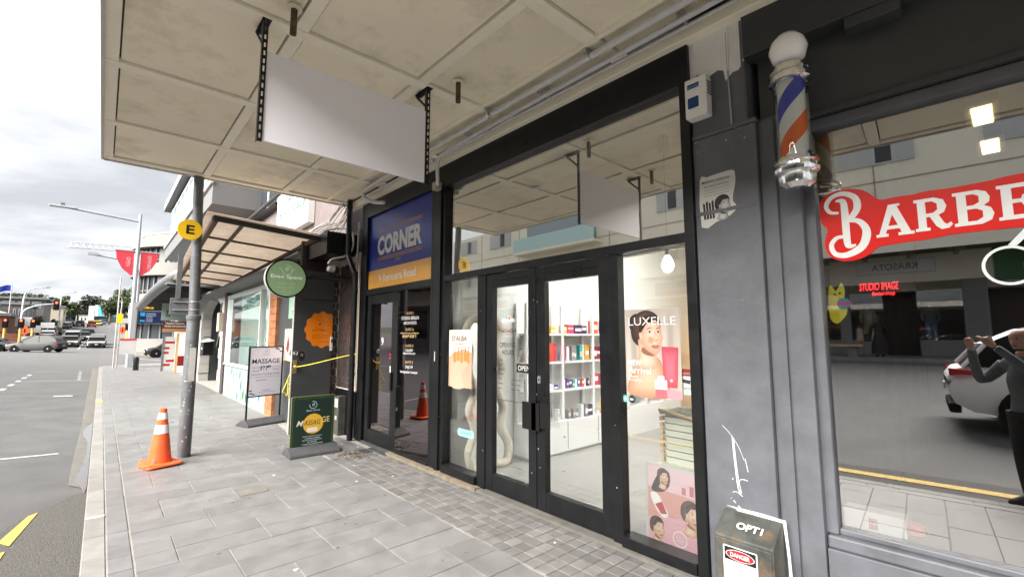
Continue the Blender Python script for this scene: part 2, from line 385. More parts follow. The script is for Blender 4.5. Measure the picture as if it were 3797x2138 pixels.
m.add([(x, y, zr(max(x, -24), y) - .6) for x in gx for y in gy], [(i * len(gy) + j, (i + 1) * len(gy) + j, (i + 1) * len(gy) + j + 1, i * len(gy) + j + 1) for i in range(len(gx) - 1) for j in range(len(gy) - 1)])
S(m, 'ground', 'grass')
def mark(poly, name, mt, dz=.006):
    S(MB().poly([(x, y, zr(x, y) + dz) for x, y in poly]), name, mt)
def strip(x0, y0, x1, y1, wd, name='road_marking', mt='line_white', dz=.006):
    d = Vector((x1 - x0, y1 - y0)); n = Vector((-d.y, d.x)).normalized() * wd / 2
    mark([(x0 - n.x, y0 - n.y), (x0 + n.x, y0 + n.y), (x1 + n.x, y1 + n.y), (x1 - n.x, y1 - n.y)][::-1], name, mt, dz)
# bay marks, lane dashes, stop line
for k in range(9): strip(-2.15, 13.6 + k * 1.75, -2.15, 14.4 + k * 1.75, .12)
for k in range(4): strip(-4.6, 9 + k * 6.2, -4.55, 11.2 + k * 6.2, .1)
strip(-2.2, 24.2, -.2, 24.6, .1); strip(-2.6, 9.35, -.35, 9.55, .09); strip(-2.2, 30.5, -1.2, 30.6, .1)
for k in range(6): strip(-.55 - .02 * k, 24.9 + k * 1.1, -.55 - .02 * k, 25.3 + k * 1.1, .1)
strip(-.9, 18.4, -.5, 18.4, .3)
strip(-11, 75, -1, 75, .3); strip(-2.0, 75.5, -1.85, 96, .12); strip(-1.5, 108, -1.25, 240, .14); strip(-3.6, 112, -3.2, 165, .12); strip(1.2, 130, 1.3, 170, .1)
strip(2.2, 46, 3.8, 40.4, .15); strip(6, 52, 7.5, 47, .13)
# patched chip seal by the kerb, yellow lines, gutter, puddle
S(MB().poly([(x, y, zr(x, y) + .008) for x, y in [(.0, 7.25)] + [(a_ + rnd.uniform(-.025, .025), b_ + rnd.uniform(-.04, .04)) for a_, b_ in spline([(-.03, 7.1), (-.16, 6.9), (-.22, 6.75), (-.36, 6.55), (-.5, 6.2), (-.62, 5.6), (-.75, 4.9), (-.95, 3.5), (-1.0, -3)], 7)] + [(.0, -3)]]), 'road_patch', 'chip')
S(MB().poly([(x, y, zr(x, y) + .014) for x, y in [(-.34, 6.5), (-.4, 6.42), (-.52, 5.75), (-.44, 5.62)]]), 'yellow_marking', 'line_yellow')
S(MB().poly([(x, y, zr(x, y) + .014) for x, y in [(-.45, 5.5), (-.54, 5.45), (-.66, 4.5), (-.72, 2.0), (-.74, -9), (-.6, -9), (-.58, 2.0), (-.5, 4.6)]]), 'yellow_marking', 'line_yellow')
m = MB()
g = [(0, 7.2), (-.17, 7.5), (-.18, 9), (-.17, 12), (-.2, 18), (-.25, 33)]
m.add([(x, y, zr(x, y) + .010) for x, y in g] + [(0, y, zr(0, y) + .010) for x, y in g], [(i, i + 1, len(g) + i + 1, len(g) + i) for i in range(len(g) - 1)][0:])
S(m, 'gutter', 'concrete')
pp = smooth_closed([(-.004, 7.35), (-.07, 7.4), (-.12, 7.62), (-.11, 7.95), (-.075, 8.4), (-.05, 9.0), (-.045, 9.7), (-.06, 10.4), (-.11, 10.9), (-.13, 11.5), (-.09, 12.0), (-.03, 12.4), (-.004, 12.2)], 3)
S(MB().poly([(x, y, zr(x, y) + .0145) for x, y in pp]), 'puddle', 'puddle')
# near pavement: a bed of joint mortar with separate stones on it
PEND = 34.8
out = [(.0, -12), (.0, 32.6)] + [(2.2 - 2.2 * math.cos(R(a)), 32.6 + 2.2 * math.sin(R(a))) for a in (15, 30, 45, 60, 75, 90)] + [(9, 36.4), (9, -12)]
pav = S(MB().prism(out[::-1], (0, 0, -.3), (1, 0, 0), (0, 1, 0), (0, 0, .292)), 'pavement', 'grout')
JG = .007
def stone(x0, x1, y0, y1, mt, name, par, h=.03, top=0):
    def key(): return (round(x1 - x0, 3), round(y1 - y0, 3), mt, h)
    k = key()
    if k not in STM:
        a, b = (x1 - x0) / 2 - JG / 2, (y1 - y0) / 2 - JG / 2; c = .003
        mm = MB(); mm.add([(-a, -b, -h), (a, -b, -h), (a, b, -h), (-a, b, -h), (-a, -b, -c), (a, -b, -c), (a, b, -c), (-a, b, -c), (-a + c, -b + c, 0), (a - c, -b + c, 0), (a - c, b - c, 0), (-a + c, b - c, 0)],
               [(0, 1, 5, 4), (1, 2, 6, 5), (2, 3, 7, 6), (3, 0, 4, 7), (4, 5, 9, 8), (5, 6, 10, 9), (6, 7, 11, 10), (7, 4, 8, 11), (8, 9, 10, 11)])
        me = mm.mesh(name); me.materials.append(MATS[mt]); STM[k] = me
    o = bpy.data.objects.new(name, STM[k]); COL.objects.link(o); o.location = ((x0 + x1) / 2, (y0 + y1) / 2, top + rnd.uniform(-.0015, .0015))
    o.rotation_euler = (rnd.uniform(-.002, .002), rnd.uniform(-.002, .002), 0); o.parent = par; return o
STM = {}
far = MB()
def faraway(x0, x1, y0, y1, top=0): far.box(x0 + .004, x1 - .004, y0 + .004, y1 - .004, -.03, top + rnd.uniform(-.001, .001))
CW = .275
for k in range(-22, 115):
    y0 = 3.05 + CW * k; y1 = y0 + CW; n = k // 2
    off = 1.73 if n % 2 == 0 else 1.43
    x = off - .6 * 4; xr = 2.34 if y1 < 7.6 else (2.34 + max(0, (y1 - 7.6)) * .1 if y1 < 10 else 2.62)
    if y1 > 34: continue
    while x < xr - .01:
        a, b = max(x, .285), min(x + .6, xr)
        if b - a > .05:
            if 1.5 < y0 < 21: stone(a, b, y0, y1, 'paver', 'paver', pav)
            else: faraway(a, b, y0, y1)
        x += .6
# kerb and the narrow course behind it
kr = S(B(.0, .14, -12, 33, -.3, -.02), 'kerb', 'concrete')
y = -3.2
while y < 33:
    l = rnd.choice((.42, .48, .55, .58, .5)); l2 = min(y + l, 33)
    if y > 1.5: stone(.0, .135, y, l2, 'kerb', 'kerb_stone', kr, h=.19)
    else: MB().box(.0, .133, y + .004, l2 - .004, -.2, 0).build('kerb_stone', 'kerb', kr)
    y += l
y = -3.0
while y < 33:
    l = rnd.choice((.27, .275, .3, .55)); l2 = min(y + l, 33)
    if 1.5 < y < 22: stone(.14, .28, y, l2, 'paver', 'edge_paver', pav)
    else: faraway(.14, .28, y, l2)
    y += l
# small square setts along the shopfronts
cn = 0; ystep = .116
for j in range(6):
    for i in range(-20, 42):
        x0 = 2.345 + .115 * j; y0 = 1.45 + ystep * i
        if y0 > 6.2: continue
        if y0 > .6 and cn < 300 and x0 < 2.99: stone(x0, x0 + .115, y0, y0 + ystep, 'cobble', 'sett', pav); cn += 1
        else: faraway(x0, x0 + .115, y0, y0 + ystep)
fo = far.build('far_pavers', 'paver_far', pav, kind='stuff')
for k in range(16): stone(6.2 - 6.2 + 2.36 + .15 * (k % 4), 2.36 + .15 * (k % 4) + .15, 6.25 + .3 * (k // 4), 6.55 + .3 * (k // 4), 'paver', 'paver', pav)
for i, (x, y) in enumerate([(2.96, 6.15), (2.96, 5.85), (2.80, 6.15)]): MB().box(x, x + .13, y, y + .26, -.02, .004).build('slate_step', 'dark_paint', pav)
S(B(2.985, 3.06, 3.9, 5.9, -.02, .035), 'threshold', 'mortar'); S(B(3.0, 3.14, 1.45, 3.92, -.02, .022), 'threshold', 'concrete')
# chewing gum, drain lid, dirt
for i in range(60):
    x, y = rnd.uniform(.4, 2.9), rnd.uniform(1.8, 7.5); r = rnd.uniform(.008, .02)
    gmat = 'gum_dark' if rnd.random() < .7 else 'gum_pale'
    if gmat not in MATS: mat('gum_dark', (.1, .1, .1), .8); mat('gum_pale', (.55, .53, .45), .7)
    if i < 40: MB().prism([(r * math.cos(t * .9), r * .7 * math.sin(t * .9)) for t in range(7)], (x, y, -.001), (1, 0, 0), (0, 1, 0), (0, 0, .0035)).build('gum_spot', gmat, pav)
m = MB(); m.prism(rrect(-.14, .14, -.13, .13, .04), (1.28, 5.5, -.002), (1, 0, 0), (0, 1, 0), (0, 0, .006)).build('drain_cover', 'concrete', pav)
m = MB()
for i in range(90):
    x, y = 2.66 + rnd.gauss(0, .12), 6.22 + rnd.gauss(0, .14); r = rnd.uniform(.006, .022)
    m.prism([(r * math.cos(t), r * .8 * math.sin(t)) for t in (0, 1.2, 2.3, 3.6, 5)], (x, y, 0), (1, 0, 0), (0, 1, 0), (0, 0, rnd.uniform(.003, .008)))
mat('leaf_litter', (.07, .05, .03), .9, var=.5, scale=30)
m.build('leaf_litter', 'leaf_litter', pav, kind='stuff')
# white paint splash on kerb, yellow mark
MB().box(.002, .132, 5.60, 5.66, -.005, .0045).build('paint_dab', 'line_white', kr); MB().box(.002, .13, 15.2, 15.7, -.005, .0045).build('paint_dab', 'line_yellow', kr)

# ------------------------------------------------------------------ canopy over the pavement
CZ = 3.86; CX0, CX1, CY0, CY1 = -.14, 3.09, -9, 7.62
can = T('canopy', 'cream shop canopy with panelled underside hanging over the near pavement', 'canopy', (1.5, 0, CZ))
B(CX0 + .02, CX1, CY0, CY1 - .02, CZ + .06, CZ + .3).build('roof_deck', 'roofing', can)
bx = [CX0, .0, .88, .99, 1.97, 2.08, 3.0]   # x battens: edge, 0.9, 2.0
by = [CY1 - .07]; yy = 6.31
bands = [(7.50, 7.62)] + [(6.31 - 1.415 * k - .09, 6.31 - 1.415 * k + .02) for k in range(11)]
xb = [(-.14, -.055), (.90, .99), (1.93, 2.02), (2.56, 2.60)]
B(CX0 - .025, CX0, CY0, CY1, CZ - .02, CZ + .36).build('fascia', 'fascia', can); B(CX0, CX1, CY1, CY1 + .025, CZ - .02, CZ + .36).build('fascia', 'fascia', can)
for a, b in bands: B(CX0, 3.09, a, b, CZ - .003, CZ + .05).build('batten', 'batten', can)
xs_ = [(-.14, -.055), (.90, .99), (1.93, 2.02)]
for (a, b) in xs_:
    for (y1_, _), (_, y0_) in zip(bands, bands[1:]): B(a, b, y0_ + .004, y1_ - .004, CZ, CZ + .05).build('batten', 'batten', can)
B(2.99, 3.09, CY0, CY1, CZ - .12, CZ - .004).build('wall_strip', 'batten', can, bevel=.008); B(2.62, 2.66, CY0, CY1, CZ - .012, CZ + .03).build('batten', 'batten', can)
xp = [(-.055, .90), (.99, 1.93), (2.02, 2.99)]
for (a, b) in xp:
    for (y1_, _), (_, y0_) in zip(bands, bands[1:]):
        if y0_ > CY0: B(a + .012, b - .012, y0_ + .012, y1_ - .012, CZ + .022, CZ + .05).build('soffit_panel', 'soffit', can)
B(CX0 + .03, CX1, CY0, CY1 - .03, CZ + .046, CZ + .058).build('joint_backing', 'gapdark', can)
# conduits under the canopy
c = T('conduit_pipe', 'thick grey conduit strapped under the canopy above the shop windows', 'conduit', (2.72, 2, 3.8))
MB().tube(spline([(2.70, -3, 3.79), (2.70, 1, 3.79), (2.72, 3.4, 3.79), (2.76, 5.9, 3.79), (2.79, 6.35, 3.79), (2.8, 6.5, 3.78), (2.83, 6.5, 3.70), (2.88, 6.3, 3.60), (2.96, 6.1, 3.56)], 5), .028, 10).build('pipe', 'conduit', c, 60)
for y in (-1, .6, 2.1, 3.35, 4.9): MB().tube([(2.70, y - .02, 3.79), (2.70, y + .02, 3.79)], .034, 10).build('clamp', 'steel', c, 60); B(2.65, 2.75, y - .012, y + .012, 3.81, 3.86).build('strap', 'steel', c)
c = T('conduit_pipe', 'slimmer grey conduit beside the wall with a bend down over the entrance', 'conduit', (2.85, 2, 3.8))
MB().tube(spline([(2.84, -3, 3.79), (2.84, 1, 3.79), (2.87, 3.6, 3.79), (2.89, 4.35, 3.785), (2.9, 4.55, 3.77), (2.91, 4.6, 3.66), (2.93, 4.62, 3.52), (2.97, 4.68, 3.48), (3.03, 4.75, 3.47)], 5), .023, 10).build('pipe', 'conduit', c, 60)
MB().tube([(2.93, 4.72, 3.79), (2.93, 6.9, 3.79)], .02, 8).build('pipe', 'conduit', c, 60); MB().box(2.95, 3.03, 4.68, 4.78, 3.42, 3.52).build('junction_box', 'cream_paint', c, bevel=.006)
MB().tube([(2.90, -3, 3.765), (2.90, 4.5, 3.765)], .013, 8).build('pipe', 'conduit', c, 60)
for y in (0, 1.4, 2.75, 3.9): B(2.80, 2.93, y - .012, y + .012, 3.80, 3.86).build('strap', 'steel', c)
# rusty stub pipes
for i, (x, y, lb) in enumerate([(.83, 3.17, 'rusty pipe stub under the canopy beside the slotted left hanger'), (2.2, 3.16, 'rusty pipe stub under the canopy next to the grey conduits')]):
    c = T('pipe_stub', lb, 'pipe', (x, y, 3.85), 'rusty stubs under the canopy')
    MB().lathe([(.05, 0), (.05, .012), (.024, .016), (.024, .02)], (x, y, 3.862 - .02), 16).build('flange', 'soffit', c, 40); MB().tube([(x, y, 3.86), (x, y, 3.66)], .022, 12).build('pipe', 'rust', c, 60)
# blank hanging sign with slotted angle hangers
c = T('hanging_sign', 'blank pale lilac sign board hung under the canopy on black slotted angles', 'sign', (1.38, 3.45, 2.96))
B(.735, 2.04, 3.435, 3.455, 2.965, 3.63).build('board', 'panel_lilac', c, bevel=.002)
for x, s in ((.70, -1), (2.045, 1)):
    m = MB(); xw = .034; zc = 2.95
    x0, x1 = (x, x + xw); ya = 3.43
    # front web with slots: two rails and bridges
    m.box(x0, x0 + .011, ya - .004, ya, 2.95, 3.86); m.box(x1 - .011, x1, ya - .004, ya, 2.95, 3.86)
    z = 2.95
    while z < 3.84: m.box(x0 + .011, x1 - .011, ya - .0035, ya, z, z + .026); z += .061
    m.box(x0, x0 + .004, ya, ya + .034, 2.95, 3.86)
    m.build('slotted_hanger', 'black_plain', c)
    m = MB(); m.box(x0 + .004, x0 + .008, ya + .03, ya + .2, 3.83, 3.855); m.tube([(x0 + .006, ya + .02, 3.68), (x0 + .006, ya + .19, 3.84)], .012, 4); m.box(x0 - .01, x0 + .05, ya - .02, ya + .2, 3.85, 3.858)
    m.build('brace', 'black_plain', c)
    for z in (3.1, 3.3, 3.5): MB().lathe([(.007, 0), (.007, .006), (.003, .008)], (x0 + .017, ya - .004, z), 6, (0, -1, 0)).build('bolt', 'steel', c)
c = tag(MB().lathe([(.05, 0), (.055, .012), (.03, .02)], (1.47, 4.75, 3.848), 16).build('downlight', 'steel', None, 40), 'small round fitting in the canopy soffit behind the blank sign', 'light fitting')

# ------------------------------------------------------------------ beauty shop front
F = 'black_paint'
def bar(par, y0, y1, z0, z1, x0=3.07, x1=3.16, name='frame_bar', mt=F, bevel=.004): return B(x0, x1, y0, y1, z0, z1).build(name, mt, par, bevel=bevel)
gs = T('shopfront', 'black framed beauty shop front with double doors and clear glass', 'shopfront', (3.1, 3, 0))
bar(gs, 1.47, 4.90, 3.45, 3.742, 3.05, 3.22, 'header'); bar(gs, 4.64, 4.90, .0, 3.448, 3.06, 3.2, 'jamb'); bar(gs, 4.70, 4.78, .01, 3.447, 3.035, 3.06, 'jamb_trim'); bar(gs, 1.472, 1.545, .0, 3.448, 3.05, 3.2, 'jamb')
bar(gs, 1.547, 4.638, 2.272, 2.345, 3.06, 3.17, 'transom')
bar(gs, 3.845, 3.985, .02, 2.27, name='mullion'); bar(gs, 2.135, 2.23, .02, 2.27, name='mullion')
bar(gs, 3.987, 4.638, .0, .12, 3.04, 3.18, 'sill'); bar(gs, 1.547, 2.133, .0, .10, 3.04, 3.18, 'sill')
def pane(par, y0, y1, z0, z1, mt, x=3.12, name='glass_pane'):
    return MB().poly([(x, y1, z0), (x, y0, z0), (x, y0, z1), (x, y1, z1)]).build(name, mt, par)
pane(gs, 1.547, 4.638, 2.347, 3.447, 'glass_high', name='transom_glass'); pane(gs, 3.987, 4.637, .12, 2.27, 'glass'); pane(gs, 1.547, 2.133, .1, 2.27, 'glass')
for y0, y1, hy, s in ((3.085, 3.843, 3.13, 1), (2.232, 3.075, 3.03, -1)):
    d = T('door', 'x', 'x'); del d['label']; del d['category']; d.parent = gs; d.matrix_parent_inverse = wm(gs).inverted()
    st = .105
    bar(d, y0, y0 + st, .03, 2.265, name='stile', x0=3.08, x1=3.15); bar(d, y1 - st, y1, .03, 2.265, name='stile', x0=3.08, x1=3.15)
    bar(d, y0 + st + .001, y1 - st - .001, .03, .2, name='rail', x0=3.082, x1=3.148); bar(d, y0 + st + .001, y1 - st - .001, 2.12, 2.265, name='rail', x0=3.082, x1=3.148)
    B(3.075, 3.083, y0 + st, y1 - st, 2.19, 2.2).build('rail_bead', F, d)
    pane(d, y0 + st, y1 - st, .2, 2.12, 'glass', 3.115)
    py0, py1 = ((3.01, 3.24) if s > 0 else (2.885, 3.0)); B(3.045, 3.06, py0, py1, .735 if s > 0 else .765, .985 if s > 0 else 1.0).build('pull_plate', 'black_plain', d)
B(3.045, 3.08, 3.055, 3.115, .72, 1.0).build('pull_handle', 'black_paint', gs); m = MB(); m.prism(rrect(-.018, .018, -.035, .035, .012), (3.08, 3.035, 1.2), (0, -1, 0), (0, 0, 1), (-.012, 0, 0)); m.build('lock', 'steel', gs); MB().lathe([(.008, 0), (.008, .004)], (3.068, 3.035, 1.2), 10, (-1, 0, 0)).build('keyhole', 'black_plain', gs)
for i in range(16):
    y = rnd.choice((3.9, 3.12, 2.18, 4.7, 3.03)) + rnd.uniform(-.03, .03); z = rnd.uniform(.3, 2.0); r = rnd.uniform(.003, .007)
    B(3.0515 if y > 4.6 else 3.0665, 3.0695 if y < 4.6 else 3.06, y, y + r, z, z + r * rnd.uniform(1, 2)).build('paint_chip', 'white_rough', gs)

# the shop room
S(B(3.16, 9.6, 1.06, 4.72, -.05, .0), 'shop_floor', 'floor_in'); S(B(3.16, 9.6, 4.66, 4.78, 0, 3.5), 'shop_wall_side', 'wall_in'); S(B(9.5, 9.62, 1.06, 4.66, 0, 3.5), 'shop_wall_back', 'opp_tan'); S(B(3.61, 9.5, 1.06, 1.16, 0, 3.5), 'shop_wall_far_side', 'wall_in'); S(B(3.22, 9.6, 1.06, 4.78, 3.52, 3.6), 'shop_ceiling', 'wall_in')
for x, y in ((4.75, 3.3), (6.6, 3.3), (4.75, 1.9), (6.8, 1.9)):
    c = T('ceiling_light', 'white ceiling light panel inside the beauty shop at %.0f metres' % x, 'light', (x, y, 3.5), 'ceiling lights inside the beauty shop'); c['label'] = 'flat white ceiling light panel inside the beauty shop'
    B(x - .5, x + .5, y - .12, y + .12, 3.47, 3.515).build('housing', 'white_paint', c); B(x - .48, x + .48, y - .1, y + .1, 3.462, 3.469).build('diffuser', 'lamp_panel', c)
S(B(4.05, 4.12, 1.2, 4.65, 2.44, 3.52), 'added_lamp_screen', 'lamp_screen_pale')  # added screen: hides the ceiling panels and gives the transom a pale backing
# shelving
sh = T('shelving_unit', 'white open shelving with drawer base along the beauty shop side wall', 'shelving', (5.3, 4.5, 0))
B(4.22, 6.42, 4.30, 4.655, .03, .44).build('drawer_base', 'shelf_white', sh, bevel=.004); B(4.24, 6.40, 4.33, 4.65, 0, .03).build('plinth', 'white_paint', sh)
for x in (4.22, 4.92, 5.62, 6.28): B(x, x + .045, 4.40, 4.44, .442, 2.05).build('upright', 'shelf_white', sh); B(x, x + .045, 4.60, 4.64, .442, 2.05).build('upright', 'shelf_white', sh)
for z in (.84, 1.235, 1.63):
    for x in (4.265, 4.965, 5.665): B(x + .001, x + (.654 if x < 5.6 else .614), 4.385, 4.65, z - .014, z + .014).build('shelf', 'shelf_white', sh)
B(4.915, 4.922, 4.296, 4.302, .06, .43).build('drawer_gap', 'stone_grey', sh); B(5.6, 5.607, 4.296, 4.302, .06, .43).build('drawer_gap', 'stone_grey', sh)
for x in (4.82, 5.57): MB().lathe([(.008, 0), (.008, .02), (.016, .024), (.012, .032)], (x, 4.30, .235), 12, (0, -1, 0)).build('knob', 'chrome', sh, 40)
sh2 = T('shelving_unit', 'white shelving bay further back in the beauty shop beyond the doors', 'shelving', (7, 4.5, 0))
B(6.5, 8.2, 4.36, 4.655, .0, .45).build('drawer_base', 'shelf_white', sh2)
for x in (6.5, 7.05, 7.6, 8.15): B(x, x + .05, 4.38, 4.65, .452, 2.1).build('upright', 'shelf_white', sh2)
for z in (.75, 1.05, 1.35, 1.62, 1.85):
    for x in (6.55, 7.1, 7.65): B(x + .001, x + .499, 4.38, 4.65, z - .012, z + .012).build('shelf', 'shelf_white', sh2)
mat('pp_label', (.75, .6, .5), .5)
def product(kind, x, y, z, w_, h, d, colr, label, group):
    key = 'p' + colr
    if key not in MATS: mat(key, colr, .4); MATS[key].name = 'carton'
    if kind == 'box':
        o = B(x - w_ / 2, x + w_ / 2, y - d / 2, y + d / 2, z, z + h).build('carton', key, None, bevel=.002)
        l0 = rnd.uniform(.2, .5); B(x - w_ * .42, x + w_ * .42, y - d / 2 - .0012, y - d / 2, z + h * l0, z + h * (l0 + rnd.uniform(.2, .4))).build('label_panel', rnd.choice(('shelf_white', 'shelf_white', 'pp_label')), o)
        cat = 'box'
    else:
        m = MB(); n = 10; vs = []
        for hh, a, b in ((0, .36, .36), (.14, .38, .38), (.16, .46, .42), (.6, .5, .3), (1, .52, .05)):
            vs += [(x + w_ * a * math.cos(2 * math.pi * i / n), y + d * b * math.sin(2 * math.pi * i / n), z + h * hh) for i in range(n)]
        m.add(vs, [(i * n + j, i * n + (j + 1) % n, (i + 1) * n + (j + 1) % n, (i + 1) * n + j) for i in range(4) for j in range(n)] + [tuple(range(n))[::-1], tuple(range(4 * n, 5 * n))])
        o = m.build('tube', key, None, 50); cat = 'tube'
    tag(o, label, cat, group); return o
CN = {'5a2390': 'purple', 'd23c6e': 'pink', 'e8562a': 'orange', 'f0c23a': 'yellow', '2aa5a0': 'teal', 'c22f4a': 'red', '3a1f4f': 'dark plum', '2f6fc0': 'blue', 'e9e9ee': 'white', 'e0a030': 'gold', '7a1f2c': 'maroon', '88888c': 'grey', 'c8559f': 'magenta'}
def row(z, items, shelf, ytop=4.47):
    for kind, x, w_, h, colr in items:
        product(kind, x, ytop + rnd.uniform(-.015, .03), z + .0145, w_, h, .07, colr, '%s %s on the %s of the white shelving' % (CN[colr], 'carton' if kind == 'box' else 'tube', shelf), 'products on the %s' % shelf)
b, t = 'box', 'tube'
row(1.63, [(t, 4.13, .07, .17, '5a2390'), (t, 4.34, .07, .18, '5a2390'), (t, 4.68, .08, .2, 'c8559f'), (t, 4.6, .07, .19, 'e9e9ee'), (b, 4.78, .1, .09, 'f0c23a'), (b, 5.03, .1, .11, 'f0c23a'), (b, 5.17, .14, .13, 'd23c6e'), (b, 5.34, .17, .13, '3a1f4f'), (b, 5.49, .12, .12, '3a1f4f'), (b, 5.75, .16, .2, 'e8562a'), (t, 5.95, .09, .2, '5a2390'), (t, 6.08, .08, .2, '5a2390')][2:], 'top shelf')
row(1.235, [(t, 4.32, .09, .27, '5a2390'), (t, 4.42, .09, .27, '5a2390'), (t, 4.56, .09, .26, 'd23c6e'), (t, 4.66, .1, .27, 'c22f4a'), (t, 4.77, .1, .26, 'e8562a'), (t, 4.86, .08, .25, 'd23c6e'), (t, 5.02, .09, .22, 'd23c6e'), (b, 5.12, .06, .2, 'e9e9ee'), (b, 5.2, .07, .21, '88888c'), (b, 5.28, .07, .2, '88888c'), (b, 5.38, .06, .22, '2aa5a0'), (b, 5.46, .06, .23, 'e9e9ee'), (b, 5.54, .09, .22, 'e0a030'), (b, 5.74, .1, .2, '7a1f2c'), (b, 5.86, .1, .2, '7a1f2c'), (b, 5.98, .1, .2, 'c22f4a')], 'second shelf')
row(.84, [(b, 4.33, .08, .17, '5a2390'), (b, 4.58, .05, .12, 'e9e9ee'), (b, 4.65, .06, .12, '2f6fc0'), (b, 4.74, .1, .08, 'e9e9ee'), (b, 4.84, .09, .07, '5a2390'), (b, 5.02, .06, .13, 'e9e9ee'), (b, 5.09, .05, .14, '5a2390'), (b, 5.15, .06, .12, '3a1f4f'), (b, 5.22, .05, .12, '2aa5a0'), (b, 5.29, .05, .12, 'e9e9ee'), (b, 5.36, .05, .12, '2f6fc0'), (b, 5.43, .05, .12, 'e8562a'), (b, 5.5, .05, .12, 'e9e9ee'), (b, 5.57, .04, .12, '3a1f4f'), (b, 5.76, .12, .17, 'c22f4a'), (b, 5.9, .12, .17, 'd23c6e')], 'third shelf')
row(.43, [(b, 4.75, .05, .16, 'e9e9ee'), (b, 5.02, .05, .13, '88888c'), (b, 5.1, .05, .14, '88888c'), (b, 5.18, .05, .13, '88888c'), (b, 5.27, .06, .18, 'e9e9ee'), (b, 5.36, .06, .18, '88888c'), (b, 5.48, .12, .16, '3a1f4f'), (b, 5.57, .05, .16, 'e9e9ee'), (t, 5.74, .06, .2, 'f0c23a'), (t, 5.82, .06, .19, 'f0c23a'), (t, 5.9, .06, .18, 'e0a030')], 'drawer top', 4.36)
for i in range(14):
    x = 6.62 + .1 * i; z = rnd.choice((.75, 1.05, 1.35)); product('box', x, 4.5, z + .013, .08, .13, .08, rnd.choice(('7a1f2c', 'e0a030', 'e8562a', '88888c')), 'small box on the rear white shelving bay', 'boxes on the rear shelving bay')
# amber-lit display at the back
c = T('display_case', 'amber lit display shelves at the back of the beauty shop', 'display case', (8.6, 3.5, 0))
for z in (.5, .95, 1.35, 1.7): B(8.3, 8.9, 3.15, 4.1, z, z + .03).build('shelf', 'wood', c)
B(8.9, 8.94, 3.15, 4.1, .0, 1.9).build('lit_back', 'amber_light', c); B(8.3, 8.9, 3.12, 3.15, 0, 1.9).build('side', 'wood', c); B(8.3, 8.9, 3.15, 4.1, 0, .5).build('base', 'wood', c)
for i in range(10): product('tube' if i % 2 else 'box', 8.5, 3.22 + .09 * i, rnd.choice((.98, 1.38)), .06, .16, .07, rnd.choice(('7a1f2c', 'e8562a', 'c22f4a')), 'small red product in the amber lit display case', 'products in the amber display')
# wavy plush mirror
c = T('wavy_mirror', 'tall wavy cream plush mirror leaning by the left shop window', 'mirror', (3.6, 4.5, 0))
bp_ = []
for x, z in [(3.34, .06), (3.30, .25), (3.40, .48), (3.32, .72), (3.42, .95), (3.33, 1.2), (3.36, 1.45), (3.30, 1.65), (3.42, 1.82), (3.60, 1.80), (3.74, 1.84), (3.86, 1.7), (3.78, 1.45), (3.88, 1.2), (3.78, .95), (3.88, .72), (3.82, .48), (3.94, .25), (3.9, .06), (3.75, .04), (3.6, .08), (3.45, .04)]: bp_.append((x - .0, 4.42 + .11 * z / 1.85, z))
MB().tube(smooth_closed(bp_, 4), .05, 8, close=True).build('plush_frame', 'plush', c, 180)
MB().poly([(x, y + .015, z) for x, y, z in smooth_closed(bp_, 3)]).build('mirror_glass', 'mirror', c)
# pendant bulb
c = T('pendant_bulb', 'clear pendant bulb hanging inside the beauty shop above the poster', 'lamp', (3.9, 2.15, 2.2)); B(3.86, 3.94, 2.11, 2.19, 3.36, 3.52).build('ceiling_rose', 'black_plain', c, bevel=.01); MB().tube([(3.9, 2.15, 3.36), (3.9, 2.15, 2.42)], .004, 6).build('cord', 'black_plain', c); MB().lathe([(.018, .1), (.02, .0), (.0, -.01)], (3.9, 2.15, 2.36), 12).build('socket', 'shelf_white', c, 40); MB().lathe([(.0, -.17), (.04, -.15), (.06, -.1), (.045, -.04), (.02, 0)], (3.9, 2.15, 2.36), 16).build('bulb', 'bulb', c, 180)
# stacked bowls with wooden grips
for i in range(8):
    z = .60 + .052 * i; s = 'topmost of' if i == 7 else ('lowest of' if i == 0 else None)
    c = T('storage_basket', 'pale basket with wooden grip, number %s from the bottom of the stack' % ['one', 'two', 'three', 'four', 'five', 'six', 'seven', 'eight'][i], 'basket', (3.55, 1.83, z), 'stacked baskets by the window')
    m = MB(); n = 8; o_ = rrect(-.16, .16, -.12, .12, .05); i_ = [(a * .93, b_ * .92) for a, b_ in o_]; k = len(o_)
    m.add([(3.56 + b_, 1.83 + a, z) for a, b_ in o_] + [(3.56 + b_ * 1.06, 1.83 + a * 1.06, z + .046) for a, b_ in o_] + [(3.56 + b_ * .98, 1.83 + a * .98, z + .046) for a, b_ in o_] + [(3.56 + b_ * .92, 1.83 + a * .92, z + .01) for a, b_ in o_],
          [(q * k + j, q * k + (j + 1) % k, (q + 1) * k + (j + 1) % k, (q + 1) * k + j) for q in range(3) for j in range(k)] + [tuple(range(k))[::-1], tuple(range(3 * k, 4 * k))]); m.build('tray', 'bowl', c, 40)
    B(3.45, 3.66, 2.0, 2.03, z + .006, z + .042).build('wooden_grip', 'wood_pale', c, bevel=.008)
    if i == 7: MB().tube([(3.4, 2.0, z + .05), (3.4, 1.66, z + .0)], .012, 6).build('handle', 'wood_pale', c)
B(3.3, 3.8, 1.62, 2.03, 0, .6).build('display_block', 'bowl', None, bevel=.02); o_ = bpy.data.objects['display_block']; tag(o_, 'pale block under the stack of baskets', 'plinth')

